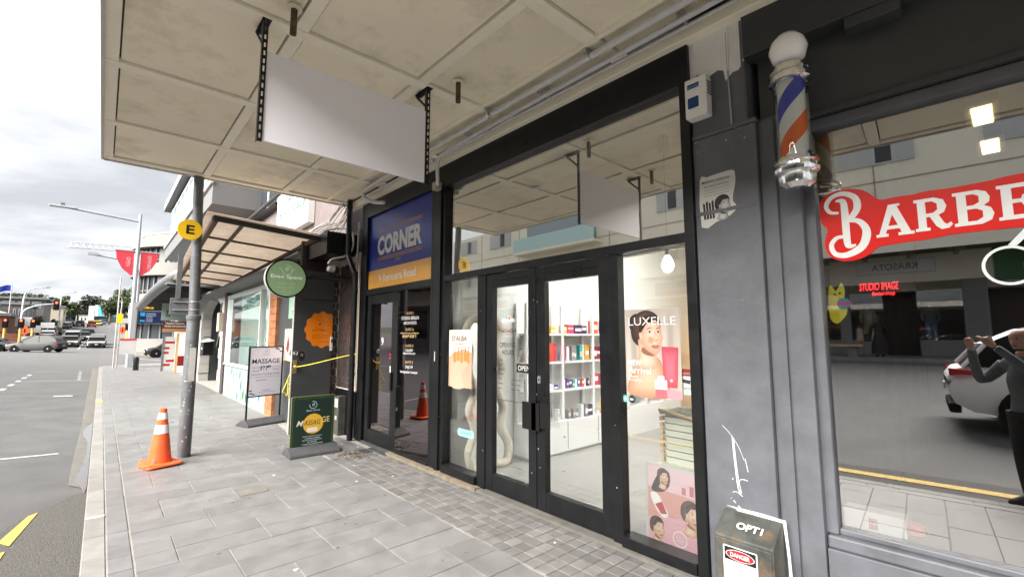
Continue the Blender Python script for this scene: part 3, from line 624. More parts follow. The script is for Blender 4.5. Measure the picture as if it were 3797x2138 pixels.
# ---------------- posters and notices (flat print)
def face(m, pl, cx, cy, s, flip=1, hair='2a1c18', skin='d9a888', d=.002):
    """a plain three-quarter portrait in soft tones; flip -1 looks left"""
    f = lambda pts: [(cx + flip * a * s, cy + b_ * s) for a, b_ in pts]
    grey = skin == 'c9c6c2'; hi, lo, dk, lip = ('ecebe8', '8d8b88', '4a4846', '6a6866') if grey else ('f8d9c4', 'd6a184', '9a6a54', 'b85a66')
    m.fan(pl, f(smooth_closed([(-.62, .1), (-.68, .6), (-.5, .98), (-.1, 1.16), (.3, 1.05), (.5, .75), (.45, .4), (.1, .1), (-.25, -.15)], 5)), '6a4c42' if not grey else '3a3a3a', hair, d, f([(-.1, .85)])[0])
    m.fan(pl, f(smooth_closed([(-.36, .15), (-.36, -.4), (-.5, -.8), (.0, -.95), (.35, -.75), (.22, -.3)], 4)), hi, lo, d + .0003, f([(-.12, -.6)])[0])
    m.c_(dk).flat(pl, f(smooth_closed([(-.2, -.15), (.05, -.32), (.24, -.36), (.2, -.46), (-.1, -.42), (-.27, -.3)], 4)), d + .0005)
    m.fan(pl, f(smooth_closed([(-.3, .35), (-.26, .66), (-.05, .86), (.22, .87), (.44, .72), (.5, .5), (.54, .33), (.59, .16), (.53, .04), (.5, -.12), (.42, -.31), (.27, -.41), (.08, -.33), (-.12, -.2), (-.27, .05)], 5)), hi, lo, d + .0008, f([(.22, .3)])[0])
    m.fan(pl, f(disc(pl, .12, .1, .13, 14)), 'dd9a82' if not grey else 'bdbab6', hi if grey else 'e8b597', d + .0011)
    for a, w_ in ((.08, .13), (.41, .095)):
        m.c_(dk).flat(pl, f(smooth_closed([(a - w_, .47), (a - w_ * .2, .545), (a + w_, .51), (a, .505)], 3)), d + .0013)
        m.c_('f4efe9').flat(pl, f(smooth_closed([(a - w_ * .8, .375), (a, .42), (a + w_ * .8, .38), (a, .345)], 3)), d + .0013); m.c_('2a1a14').flat(pl, f(disc(pl, a + .01, .383, .036, 10)), d + .0016); m.flat(pl, f(smooth_closed([(a - w_ * .9, .378), (a, .428), (a + w_ * .95, .392), (a, .408)], 3)), d + .0018)
    m.fan(pl, f(smooth_closed([(.28, .42), (.36, .3), (.42, .14), (.36, .07), (.26, .09), (.27, .25)], 3)), hi, 'c8936f' if not grey else '9a9895', d + .0014); m.c_(dk).flat(pl, f(smooth_closed([(.26, .085), (.33, .06), (.4, .09), (.33, .075)], 3)), d + .0017)
    m.fan(pl, f(smooth_closed([(.13, -.12), (.22, -.06), (.3, -.075), (.38, -.06), (.45, -.1), (.37, -.18), (.26, -.195)], 3)), 'd07f80' if not grey else '8a8886', lip, d + .0015); m.c_(dk).flat(pl, f([(.15, -.118), (.3, -.105), (.43, -.105), (.3, -.122)]), d + .0018)
    m.fan(pl, f(smooth_closed([(-.34, .36), (-.27, .42), (-.2, .3), (-.22, .1), (-.28, .06), (-.33, .2)], 3)), hi, lo, d + .0016)
    m.fan(pl, f(smooth_closed([(-.33, .4), (-.32, .75), (-.08, .98), (.25, .97), (.46, .76), (.3, .82), (.02, .8), (-.18, .62), (-.24, .4)], 4)), '4a342e' if not grey else '2a2a2a', hair, d + .0019)
def poster(name, label, y, z, wd, ht, x=3.108, back='ffffff', cat='poster'):
    t_ = T(name, label, cat, (x, y, z)); pl = FAC(y, z, x); m = MB(); m.prism([(0, 0), (wd, 0), (wd, ht), (0, ht)], pl[0], pl[1], pl[2], pl[3] * -.002)
    key = 'pp' + back
    if key not in MATS: mat(key, back, .5); MATS[key].name = 'paper'
    m.build('sheet', key, t_); return t_, pl
P = lambda *a: None
t_, pl = poster('wall_poster', 'portrait beauty poster with pink tube taped in the right shop window', 2.10, 1.152, .465, .66, back='c9beb4'); W_, H_ = .465, .66; pm = MB()
for i in range(9): pm.fan(pl, [(W_ * i / 9, .0), (W_ * (i + 1) / 9, .0), (W_ * (i + 1) / 9, H_), (W_ * i / 9, H_)], ('dad2ca', 'b5a89d', 'cfc4ba')[i % 3], 'c6bbb0', .0006)
pm.fan(pl, smooth_closed([(.03, .004), (.04, .14), (.12, .22), (.2, .27), (.24, .3), (.30, .27), (.335, .16), (.36, .004)], 4), 'f0c7aa', 'bf8a6a', .001, (.2, .15))
pm.c_('2a1c1a').flat(pl, smooth_closed([(.05, .5), (.04, .58), (.09, .625), (.15, .61), (.17, .55), (.12, .49)], 4), .0012)
face(pm, pl, .2, .40, .215, 1, d=.0013)
pm.fan(pl, [(.325, .08), (.43, .08), (.447, .37), (.315, .375)], 'e5798a', 'c9485e', .004); pm.c_('e9a0aa').flat(pl, [(.28, .0), (.465, .0), (.465, .06), (.28, .07)], .003)
pm.c_('f2ece6').flat(pl, rrect(.25, .35, .06, .13, .01), .0045); pm.flat(pl, rrect(.275, .33, .13, .16, .008), .0045); pm.c_('c9707c').flat(pl, [(.25, .0), (.35, .0), (.345, .06), (.255, .06)], .0045)
pm.c_('ffffff'); pm.flat(pl, [(.0, .0), (.0, .0001), (.0001, .0)], .0001); txt(pm, pl, 'LUXELLE', .235, .535, h=.062, w=.40, d=.005); txt(pm, pl, 'NEW', .022, .225, h=.045, w=.12, bold=.015, d=.005, align='l'); txt(pm, pl, 'Arrival', .022, .165, h=.052, w=.20, bold=.01, d=.005, align='l'); txt(pm, pl, 'Heart', .03, .13, h=.024, d=.005, align='l'); txt(pm, pl, 'Evangelista', .03, .1, h=.028, w=.11, d=.005, align='l'); pm.c_('f5d5d8'); pm.flat(pl, disc(pl, .385, .13, .011), .0046)
pm.build('print', 'print', t_)
t_, pl = poster('wall_poster', 'peach product poster with hand and bottles in the left shop window', 4.58, 1.02, .445, .66, back='f3ddd0'); pm = MB()
pm.c_('f0b49a').flat(pl, [(0, 0), (.445, 0), (.445, .4), (.3, .44), (.12, .4), (0, .34)], .0006)
pm.c_('eec0a6').flat(pl, smooth_closed([(.05, .0), (.03, .2), (.06, .34), (.14, .30), (.22, .36), (.34, .40), (.42, .36), (.38, .26), (.26, .16), (.3, .0)], 4), .001)
for i, x in enumerate((.12, .19, .26, .33, .385)): pm.c_('f09a4a').flat(pl, rrect(x - .03, x + .026, .28 + .02 * (i % 2), .40, .015), .0016); pm.c_('6b4a36').flat(pl, [(x - .006, .4), (x + .006, .4), (x + .006, .47), (x - .006, .47)], .0016)
pm.c_('232024'); txt(pm, pl, "D'ALBA", .21, .53, h=.06, w=.30, bold=.01, d=.002); txt(pm, pl, 'NEW ARRIVAL', .21, .485, h=.02, w=.18, d=.002); pm.build('print', 'print', t_)
# framed poster standing inside at the bottom
t_ = T('framed_poster', 'white framed pink beauty poster standing at the foot of the window', 'poster', (3.22, 1.85, .06)); pl = plane((3.26, 2.06, .02), (0, -1, 0), (.04, 0, 1)); W_, H_ = .50, .6
MB().prism([(0, 0), (W_, 0), (W_, H_), (0, H_)], pl[0], pl[1], pl[2], pl[3] * -.02).build('frame', 'white_paint', t_); pm = MB(); pm.c_('f0b9c6').flat(pl, [(.02, .02), (W_ - .02, .02), (W_ - .02, H_ - .02), (.02, H_ - .02)], .001)
pm.c_('f6d3dc').flat(pl, [(.02, .42), (W_ - .02, .4), (W_ - .02, H_ - .02), (.02, H_ - .02)], .0012); pm.c_('e7a9a0').flat(pl, [(.02, .2), (.3, .25), (W_ - .02, .4), (.02, .42)], .0012)
pm.c_('1d1514').flat(pl, smooth_closed([(.05, .40), (.09, .5), (.14, .565), (.2, .55), (.2, .46), (.14, .4)], 4), .0015); face(pm, pl, .15, .49, .075, 1, d=.0018); face(pm, pl, .37, .25, .12, 1, d=.0018); face(pm, pl, .1, .1, .1, 1, d=.0018); face(pm, pl, .46, .08, .06, -1, d=.0018)
pm.c_('d87a8a')
for x, h in ((.3, .05), (.36, .07), (.42, .1), (.455, .11)): pm.flat(pl, [(x, .42), (x + .032, .42), (x + .032, .42 + h), (x, .42 + h)], .003)
pm.c_('ffffff').flat(pl, smooth_closed([(.04, .37), (.1, .38), (.16, .30), (.19, .24), (.14, .22), (.08, .28)], 3), .003); pm.c_('c43a4a').flat(pl, [(.08, .3), (.14, .33), (.18, .25), (.13, .24)], .0034); pm.c_('ffffff'); ring(pm, pl, .28, .1, .05, .056, .003); txt(pm, pl, 'SUNNIES', .28, .105, w=.07, d=.003); txt(pm, pl, 'FACE', .28, .08, w=.045, d=.003)
pm.build('print', 'print', t_)
# door lettering
t_ = tag(MB().c_('f4f4f4').build('x', 'print'), 'x', 'x'); bpy.data.objects.remove(t_)
pl = FAC(3.84, .3, 3.112); pm = MB()
t_ = T('door_lettering', 'opening hours lettering on the left glass door', 'lettering', (3.11, 3.5, 1.2))
pm.c_('2b2b2b'); txt(pm, pl, 'The', .215, 1.345, h=.035, bold=.01, align='c'); pm.c_('c23b2a'); txt(pm, pl, 'Glow', .30, 1.345, h=.036, bold=.01); pm.c_('2b2b2b'); txt(pm, pl, 'Club', .40, 1.345, h=.036, bold=.01)
txt(pm, pl, 'OPENING', .31, 1.19, h=.05, w=.24); txt(pm, pl, 'HOURS', .32, 1.115, h=.05, w=.18); pm.c_('f5f5f5'); txt(pm, pl, 'theglowclub.co.nz', .31, 1.29, h=.025, w=.2)
pm.c_('5b5b5b')
for i, (a, b_) in enumerate((('Monday', ''), ('Tuesday', ''), ('Wednesday', ''), ('Thursday', ''), ('Friday', '9:00am - 6:00pm'), ('Saturday', '9:00am - 6:00pm'), ('Sunday', '9:00am - 5:00pm'))):
    txt(pm, pl, a, .17, 1.05 - .048 * i, h=.02, align='l')
    if b_: txt(pm, pl, b_, .44, 1.05 - .048 * i, h=.018, w=.13)
txt(pm, pl, '2/9-11 Broadway, Newmarket, 1023', .34, .64, h=.025, w=.4)
pm.c_('ffffff')
for i in range(9): pm.flat(pl, smooth_closed([(.22 + .022 * i + rnd.uniform(-.004, .004), 1.46 + rnd.uniform(-.01, .02)), (.235 + .022 * i, 1.49), (.245 + .022 * i, 1.45)], 3), .001)
pm.c_('8fd3ee').flat(pl, disc(pl, .30, 1.5, .02, 12), .0014); pm.c_('f29a7a').flat(pl, disc(pl, .34, 1.49, .018, 12), .0014); pm.build('print', 'print', t_)
t_ = T('open_sign', 'black OPEN sign hung by string on the glass door', 'sign', (3.1, 3.27, 1.24)); pl = FAC(3.385, 1.24, 3.112); m = MB(); m.prism(rrect(0, .215, 0, .1, .008), pl[0], pl[1], pl[2], pl[3] * .006); m.build('board', 'black_plain', t_)
pm = MB().c_('f2f2f2'); txt(pm, pl, 'OPEN', .107, .026, h=.05, w=.17, bold=.005, d=.0075)
for q in ((.006, .209, .094, .096), (.006, .209, .004, .006)): pm.flat(pl, [(q[0], q[2]), (q[1], q[2]), (q[1], q[3]), (q[0], q[3])], .0072)
pm.build('print', 'print', t_); MB().tube([(3.107, 3.37, 1.34), (3.108, 3.28, 1.48), (3.107, 3.185, 1.34)], .0025, 5).build('string', 'wood_pale', t_)
t_ = T('window_sticker', 'pale turquoise rounded sticker low on the left shop window', 'sticker', (3.11, 4.2, .52)); pl = FAC(4.39, .48, 3.112); m = MB(); m.c_('9fe6dc').flat(pl, rrect(0, .31, 0, .085, .04), .001); m.c_('1f3d3a'); txt(m, (pl[0] + pl[1] * .31, -pl[1], pl[2], pl[3]), 'afterpay', .15, .025, h=.04, w=.2, d=.002); m.build('print', 'print', t_)
for y, c1, lb in ((2.12, '7fd8cf', 'round turquoise sticker under the portrait poster'), (2.06, '12262a', 'round dark sticker under the portrait poster')):
    pl = FAC(y, 1.115, 3.112); m = MB(); m.c_(c1).flat(pl, disc(pl, 0, 0, .027), .001); m.c_('d8f5f0').flat(pl, rrect(-.017, .017, -.008, .008, .007), .0016); tag(m.build('window_sticker', 'print'), lb, 'sticker')
t_, pl = poster('warning_notice', 'red and white camera warning notice behind the portrait poster', 1.665, 1.19, .1, .18, x=3.125, cat='notice'); pm = MB().c_('c2262c'); pm.flat(pl, [(0, .13), (.1, .13), (.1, .18), (0, .18)], .001); pm.c_('ffffff'); txt(pm, pl, 'WARNING', .05, .142, w=.095, d=.002); pm.c_('303030'); txt(pm, pl, '24 HOUR', .05, .035, w=.09, d=.002); pm.flat(pl, [(.02, .085), (.08, .075), (.085, .1), (.02, .11)], .002); pm.build('print', 'print', t_)

# ------------------------------------------------------------------ entrance no. 9
e9 = T('entrance_front', 'black framed street entrance with tinted glass under a blue sign', 'shopfront', (3.1, 5.9, 0))
bar(e9, 4.902, 7.06, 3.50, 3.742, 3.05, 3.22, 'header'); bar(e9, 6.86, 7.06, .0, 3.498, 3.05, 3.2, 'jamb'); bar(e9, 4.902, 4.95, .0, 3.498, 3.06, 3.2, 'jamb'); bar(e9, 4.952, 6.858, 2.245, 2.335, 3.06, 3.17, 'transom'); bar(e9, 5.80, 5.9, .02, 2.243, name='mullion'); bar(e9, 4.952, 5.798, .0, .07, 3.05, 3.18, 'sill')
B(3.125, 3.16, 4.952, 6.858, 2.337, 3.498).build('backing', 'black_plain', e9)
MB().poly([(3.065, 5.798, .07), (3.212, 4.955, .07), (3.212, 4.955, 2.243), (3.065, 5.798, 2.243)]).build('glass_pane', 'glass_tint', e9)
d = bpy.data.objects.new('door', None); COL.objects.link(d); d.parent = e9; d.matrix_parent_inverse = wm(e9).inverted()
bar(d, 5.902, 6.0, .03, 2.24, 3.08, 3.15, 'stile'); bar(d, 6.70, 6.82, .03, 2.24, 3.08, 3.15, 'stile'); bar(d, 6.002, 6.698, .03, .22, 3.082, 3.148, 'rail'); bar(d, 6.002, 6.698, 2.1, 2.24, 3.082, 3.148, 'rail'); pane(d, 6.0, 6.7, .22, 2.1, 'glass_tint', 3.11); B(3.05, 3.07, 5.93, 5.97, .85, 1.1).build('door_handle', 'black_plain', d)
B(3.04, 3.08, 5.902, 6.84, .0, .03).build('kick_strip', 'rubber', e9)
t_ = T('fascia_sign', 'blue and ochre sign panel reading CORNER above the street entrance', 'sign', (3.1, 5.9, 2.34))
B(3.095, 3.124, 4.953, 6.857, 2.625, 3.497).build('blue_panel', 'blue_sign', t_); B(3.095, 3.124, 4.953, 6.857, 2.338, 2.625).build('ochre_panel', 'ochre_sign', t_)
pl = FAC(6.857, 2.338, 3.0945); pm = MB().c_('f6f6f6'); txt(pm, pl, '9 Remuera Road', .92, .085, h=.12, w=1.1, bold=.012)
txt(pm, pl, 'CORNER', .96, .50, h=.30, w=1.32, bold=.045, d=.002); pm.c_('c08a52')
for z in (.425, .455, .855, .885): pm.flat(pl, [(.3, z - .0), (1.62, z), (1.62, z + .014), (.3, z + .014)], .001)
txt(pm, pl, '1952', .96, .355, h=.055, w=.15, bold=.01); txt(pm, pl, 'THE', .96, .93, h=.05, w=.13, bold=.01); pm.build('lettering', 'print', t_)
t_ = T('door_lettering', 'white suite names on the tinted entrance sidelight', 'lettering', (3.11, 5.5, 1.5)); pl = plane((3.061, 5.798, 0), (.1718, -.9851, 0), (0, 0, 1)); pm = MB()
for z, s_, h, c1, ww in ((1.90, 'SUITE 1', .035, 'd8b27a', .15), (1.83, 'STUDIO BERLIN', .045, 'f2f2f2', .36), (1.765, 'ARCHITISTS', .04, 'f2f2f2', .27), (1.68, 'SUITE 1a', .035, 'd8b27a', .17), (1.63, 'Kathleen Education and Migration', .03, 'e8c890', .38), (1.585, '教育移民服务', .04, 'e8c890', .3), (1.46, 'SUITE 2', .035, 'd8b27a', .16), (1.40, 'CLUSIV', .035, 'f2f2f2', .15), (1.36, 'MIGRATION LAW', .028, 'f2f2f2', .25), (1.24, 'SUITE 3', .035, 'd8b27a', .16), (1.17, 'Jog Lal', .05, 'f2f2f2', .15), (1.10, 'Immigration Lawyer', .045, 'f2f2f2', .36)):
    pm.c_(c1); txt(pm, pl, s_, .27, z, h=h, w=ww, bold=.015)
pm.build('lettering', 'print', t_)
t_ = T('door_number', 'white number 9 and small notices on the tinted entrance door', 'lettering', (3.1, 6.3, 1.5)); pl = FAC(6.7, 0, 3.107); pm = MB().c_('ffffff'); txt(pm, pl, '9', .37, 1.47, h=.12, bold=.03); pm.flat(pl, [(.62, 1.02), (.69, 1.02), (.69, 1.18), (.62, 1.18)], .001); pm.c_('c03030').flat(pl, [(.60, 1.28), (.69, 1.28), (.69, 1.31), (.6, 1.31)], .001); pm.flat(pl, [(.60, 1.33), (.69, 1.33), (.69, 1.36), (.6, 1.36)], .001); pm.c_('3a6fb5'); txt(pm, pl, 'BUZZ IN', .655, 1.13, w=.06, d=.002); pm.build('lettering', 'print', t_)
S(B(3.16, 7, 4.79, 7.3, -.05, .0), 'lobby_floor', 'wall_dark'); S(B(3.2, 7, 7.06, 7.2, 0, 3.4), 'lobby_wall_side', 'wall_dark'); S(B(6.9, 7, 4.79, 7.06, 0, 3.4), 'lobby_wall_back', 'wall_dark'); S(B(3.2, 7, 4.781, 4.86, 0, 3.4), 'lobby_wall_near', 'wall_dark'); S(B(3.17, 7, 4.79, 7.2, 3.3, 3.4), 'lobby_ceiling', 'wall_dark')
tag(B(3.055, 3.07, 4.79, 4.83, 1.30, 1.42).build('intercom', 'white_paint', None, bevel=.004), 'small white door intercom on the black post', 'intercom'); tag(B(3.053, 3.068, 4.74, 4.765, 1.47, 1.53).build('entry_switch', 'conduit', None), 'small grey switch on the black post above the intercom', 'switch')

# ------------------------------------------------------------------ painted pier and barber shop
pr = T('pier', 'dark grey painted pier with chipped white top between the two shops', 'pier', (3.2, 1.25, 0))
B(3.08, 3.6, 1.045, 1.47, -.1, 3.0).build('shaft', 'grey_paint', pr, bevel=.006)
B(3.072, 3.6, 1.035, 1.47, 3.002, 3.03).build('ledge', 'grey_paint', pr, bevel=.004)
B(3.076, 3.6, 1.07, 1.47, 2.44, 2.47).build('patch_step', 'grey_paint', pr, bevel=.004)
B(3.09, 3.6, 1.09, 1.47, 3.031, 3.9).build('head', 'grey_paint', pr, bevel=.004)
pl = FAC(1.47, 0, 3.0885)
m = MB(); m.prism([(0, 3.88), (0, 3.44), (.03, 3.47), (.05, 3.49), (.1, 3.47), (.125, 3.46), (.13, 3.42), (.15, 3.445), (.2, 3.46), (.24, 3.44), (.25, 3.36), (.30, 3.40), (.34, 3.40), (.375, 3.45), (.378, 3.88)], pl[0], pl[1], pl[2], pl[3] * .003); m.build('bare_white_paint', 'white_rough_shade', pr)
m = MB(); ps = FAC(1.47, 0, 3.079)
for pts, rr_ in (([(.178, .96), (.183, .86), (.19, .75), (.198, .66), (.212, .605)], .0028), ([(.187, .95), (.192, .85), (.2, .74), (.208, .68), (.219, .615)], .0022), ([(.12, 1.02), (.17, .97), (.215, .9), (.247, .82)], .0012), ([(.252, .835), (.258, .8), (.266, .755)], .0018), ([(.2, .66), (.215, .695), (.235, .703), (.262, .7)], .0018), ([(.165, .61), (.19, .618), (.225, .598)], .0015), ([(.168, .562), (.182, .548)], .002), ([(.195, .535), (.215, .515), (.232, .487)], .0028)):
    m.tube([ps[0] + ps[1] * a_ + ps[2] * b_ for a_, b_ in spline(pts, 4)], rr_, 5)
m.build('scratches', 'white_rough_shade', pr)
B(3.085, 3.6, 1.10, 1.115, 3.03, 3.85).build('cable_duct', 'grey_paint', pr); MB().tube([(3.08, 1.2, 3.7), (3.08, 1.2, 3.45), (3.078, 1.19, 3.03)], .006, 6).build('cable', 'white_rough', pr); B(3.075, 3.0885, 1.19, 1.225, 3.42, 3.78).build('duct', 'white_rough_shade', pr)
m = MB(); pk = FAC(1.35, 0, 3.0795)
for a, b_ in (((.0, .515), (.33, .5)),): m.prism([(.0, .52), (.06, .515), (.07, .5), (.16, .505), (.25, .49), (.33, .5), (.345, .3), (.35, .0), (.37, .0), (.36, .3), (.345, .52), (.2, .525)], pk[0], pk[1], pk[2], pk[3] * .001)
m.build('paint_edge', 'white_rough_shade', pr)
m = MB()
for i in range(14):
    z = rnd.choice((rnd.uniform(.5, 2.9), rnd.uniform(.35, .7), rnd.uniform(2.9, 3.0))); y = rnd.uniform(1.06, 1.46); r = rnd.uniform(.0015, .005)
    m.prism([(0, 0), (r, -r * .4), (r * 1.6, r), (r * .5, r * rnd.uniform(1, 3))], (3.0797, y, z), (0, -1, 0), (0, 0, 1), (-.0006, 0, 0))
m.build('paint_chips', 'white_rough_shade', pr, kind='stuff')
# alarm box
a = T('alarm_box', 'white alarm siren box with blue panels high on the grey pier', 'alarm', (3.03, 1.4, 3.15))
m = MB(); m.prism(rrect(0, .155, 0, .29, .012), (3.089, 1.475, 3.14), (0, -1, 0), (0, 0, 1), (-.085, 0, 0)); m.build('case', 'white_rough_shade', a, bevel=.004)
pl = FAC(1.475, 3.14, 3.0035); m = MB().c_('1d4f8a'); m.flat(pl, [(.02, .215), (.105, .215), (.105, .25), (.02, .25)], .001); m.c_('cfdcef'); txt(m, pl, 'SIGNATURE', .062, .223, w=.075, d=.002); m.build('name_label', 'print', a); m = MB().c_('0f3f78'); m.flat(pl, rrect(.02, .1, .07, .15, .008), .001); m.build('strobe_lens', 'print_gloss', a)
for k in range(5): B(3.02, 3.075, 1.315, 1.322, 3.29 + .022 * k, 3.30 + .022 * k).build('vent_slot', 'stone_grey', a)
# missing person notice
t_ = T('paper_notice', 'torn black and white notice pasted on the grey pier', 'notice', (3.08, 1.3, 2.4)); pl = FAC(1.428, 2.36, 3.0785); m = MB(); m.c_('e9e9e4').flat(pl, smooth_closed([(0, 0), (.0, .34), (.05, .35), (.2, .36), (.24, .34), (.24, .26), (.225, .2), (.22, .14), (.245, .1), (.2, .05), (.1, .02)], 2), .001)
m.c_('1a1a1a'); txt(m, pl, 'MISSING PERSON', .11, .305, w=.19, bold=.01, d=.0018); txt(m, pl, 'RICHARD WINITANA', .115, .275, w=.17, d=.0018)
m.c_('222222')
for k in range(4): m.flat(pl, [(.02 + .02 * k, .05), (.035 + .02 * k, .05), (.03 + .02 * k, .16 + .02 * (k % 2)), (.015 + .02 * k, .17)], .0016)
face(m, pl, .155, .105, .085, 1, hair='151515', skin='c9c6c2', d=.0016)
m.c_('9a9a98')
for k in range(3): m.flat(pl, [(.03, .255 - .02 * k), (.2, .26 - .02 * k), (.2, .257 - .02 * k), (.03, .252 - .02 * k)], .0016)
m.build('sheet', 'print', t_)
# meter box
c = T('meter_box', 'rusty grey electrical box with danger notice at the foot of the pier', 'box', (2.98, 1.2, 0)); mat('box_paint', (.075, .08, .075), .5, .3, var=.4, scale=8, dirt=.8, dscale=7, dcol=(.25, .13, .04))
m = MB(); m.prism([(0, -.05), (0, .40), (.16, .505), (.18, .505), (.18, -.05)], (2.9, 1.02, 0), (1, 0, 0), (0, 0, 1), (0, .335, 0)); m.build('case', 'box_paint', c, bevel=.006)
B(2.893, 2.899, 1.03, 1.345, -.03, .385).build('door', 'box_paint', c, bevel=.004)
pl = FAC(1.30, .12, 2.8925); m = MB().c_('eeeeea'); m.flat(pl, rrect(0, .195, 0, .235, .008), .001); m.c_('15161a').flat(pl, [(.008, .155), (.187, .155), (.187, .228), (.008, .228)], .0014); m.c_('f0f0f0').flat(pl, disc(pl, .0975, .19, .082, 28, .03), .0018); m.c_('c8202a').flat(pl, disc(pl, .0975, .19, .078, 28, .027), .0022); m.c_('ffffff'); txt(m, pl, 'DANGER', .0975, .178, h=.024, w=.11, bold=.02, d=.0026); m.c_('555a60'); txt(m, pl, 'LIVE ELECTRICAL', .0975, .115, h=.02, w=.165, d=.0018); txt(m, pl, 'EQUIPMENT', .0975, .07, h=.02, w=.11, d=.0018); m.build('danger_label', 'print', c)
pl = plane((2.94, 1.27, .435), (0, -1, 0), (.16, 0, .105)); m = MB().c_('e8e8e4'); txt(m, pl, 'OPT1', .1, .01, h=.05, w=.15, bold=.04, d=.004); m.build('tag_lettering', 'print', c)
# ---------------- barber shop
TH = R(3); bo = Vector((3.27, .80, 0)); bu = Vector((math.sin(TH), -math.cos(TH), 0)); bv = Vector((0, 0, 1)); bn = bu.cross(bv)
bs = T('shopfront', 'dark grey barber shop front with large window and painted sill wall', 'shopfront', (3.25, .3, 0))
def bprism(poly, d0, d1, name, mt, par=bs, bevel=.004, smooth=None):       # outline in (along, z); between depths d0..d1 towards the street
    return MB().prism(poly, bo + bn * d0, bu, bv, bn * (d1 - d0)).build(name, mt, par, smooth, bevel)
R_ = lambda a, b_, c_, d_: [(a, c_), (b_, c_), (b_, d_), (a, d_)]
B(3.15, 3.6, .83, 1.044, -.1, 3.03).build('reveal', 'grey_paint', bs, bevel=.005); B(3.122, 3.15, .955, 1.044, -.1, 3.0).build('reveal_step', 'grey_paint', bs, bevel=.004)
bprism(R_(-.03, 4.5, -.1, .40), -.2, .10, 'sill_wall', 'grey_paint'); bprism(R_(-.03, 4.5, .402, .47), -.1, .085, 'sill', 'grey_paint', bevel=.01); bprism(R_(.02, 4.5, .47, .505), -.05, .035, 'frame_bar', 'grey_paint', bevel=.008)
bprism(R_(-.06, .022, .472, 2.95), -.05, .06, 'frame_bar', 'grey_paint', bevel=.008); bprism(R_(.023, 4.5, 2.88, 2.95), -.05, .06, 'frame_bar', 'grey_paint', bevel=.008)
bprism(R_(-.25, 4.5, 2.952, 3.9), -.2, .075, 'header', 'dark_paint'); bprism(R_(-.30, 4.5, 3.45, 3.86), .076, .20, 'beam', 'dark_paint'); bprism(R_(.25, .50, 3.38, 3.449), .0, .19, 'corbel', 'dark_paint'); bprism(R_(-.06, 4.5, 2.951, 2.985), .077, .10, 'moulding', 'dark_paint')
MB().poly([bo + bu * a_ + bv * z for a_, z in ((.022, .505), (4.5, .505), (4.5, 2.88), (.022, 2.88))]).build('window_glass', 'glass_barber', bs)
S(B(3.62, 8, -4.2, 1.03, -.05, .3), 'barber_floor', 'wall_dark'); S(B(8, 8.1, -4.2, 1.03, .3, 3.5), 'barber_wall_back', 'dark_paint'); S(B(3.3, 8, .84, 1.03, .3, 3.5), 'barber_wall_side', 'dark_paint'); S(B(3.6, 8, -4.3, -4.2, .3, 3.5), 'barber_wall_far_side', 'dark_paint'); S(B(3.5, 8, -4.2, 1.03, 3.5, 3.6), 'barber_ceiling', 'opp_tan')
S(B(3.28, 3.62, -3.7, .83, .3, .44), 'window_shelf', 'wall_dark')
for x, y in ((5.35, .06), (6.3, .04), (6.9, -1.6)):
    c = T('ceiling_light', 'warm lit ceiling panel inside the barber shop', 'light', (x, y, 3.45), 'ceiling lights inside the barber shop'); B(x - .3, x + .3, y - .1, y + .1, 3.44, 3.5).build('housing', 'white_paint', c); B(x - .22, x + .22, y - .06, y + .06, 3.432, 3.439).build('diffuser', 'lamp_warm', c)
# BARBER lettering: red backing with white slab letters
bl = T('window_lettering', 'red and white BARBER lettering across the barber shop window', 'lettering', tuple(bo + bu * .3 + bv * 2.2))
plb = (bo + bn * .003, bu, bv, bn)
GL = {  # letter outlines on a 0..1 height grid, with counters
 'A': ([(0, 0), (.26, 0), (.26, .09), (.2, .09), (.24, .22), (.5, .22), (.54, .09), (.47, .09), (.47, 0), (.8, 0), (.8, .09), (.73, .1), (.48, .92), (.54, .93), (.54, 1), (.3, 1), (.06, .09), (0, .09)], [[(.27, .33), (.37, .68), (.47, .33)]]),
 'R': ([(0, 0), (.32, 0), (.32, .09), (.25, .1), (.25, .42), (.33, .42), (.45, .12), (.56, 0), (.72, .02), (.8, .12), (.76, .2), (.68, .14), (.62, .2), (.52, .45), (.64, .52), (.7, .7), (.64, .9), (.45, 1), (0, 1), (0, .91), (.07, .9), (.07, .1), (0, .09)], [[(.25, .53), (.25, .89), (.4, .89), (.5, .8), (.5, .62), (.4, .53)]]),
 'B': ([(0, 0), (.5, 0), (.68, .1), (.73, .28), (.68, .45), (.56, .53), (.66, .62), (.68, .76), (.62, .92), (.46, 1), (0, 1), (0, .91), (.07, .9), (.07, .1), (0, .09)], [[(.25, .11), (.25, .46), (.42, .46), (.53, .38), (.53, .2), (.42, .11)], [(.25, .57), (.25, .89), (.38, .89), (.48, .82), (.48, .64), (.38, .57)]]),
 'E': ([(0, 0), (.66, 0), (.68, .3), (.6, .3), (.54, .12), (.25, .12), (.25, .45), (.4, .45), (.43, .36), (.5, .36), (.5, .66), (.43, .66), (.4, .56), (.25, .56), (.25, .88), (.5, .88), (.55, .74), (.62, .74), (.62, 1), (0, 1), (0, .91), (.07, .9), (.07, .1), (0, .09)], [])}
from mathutils.geometry import tessellate_polygon
def filled(mb, pl, loops, d):
    o, u, v, n = pl; pts = [p for l in loops for p in l]; tri = tessellate_polygon([[Vector((a_, b_, 0)) for a_, b_ in l] for l in loops])
    mb.add([o + u * a_ + v * b_ + n * d for a_, b_ in pts], [tuple(t) for t in tri])
red = MB().c_('e0251f'); wh = MB().c_('f5f5f5')
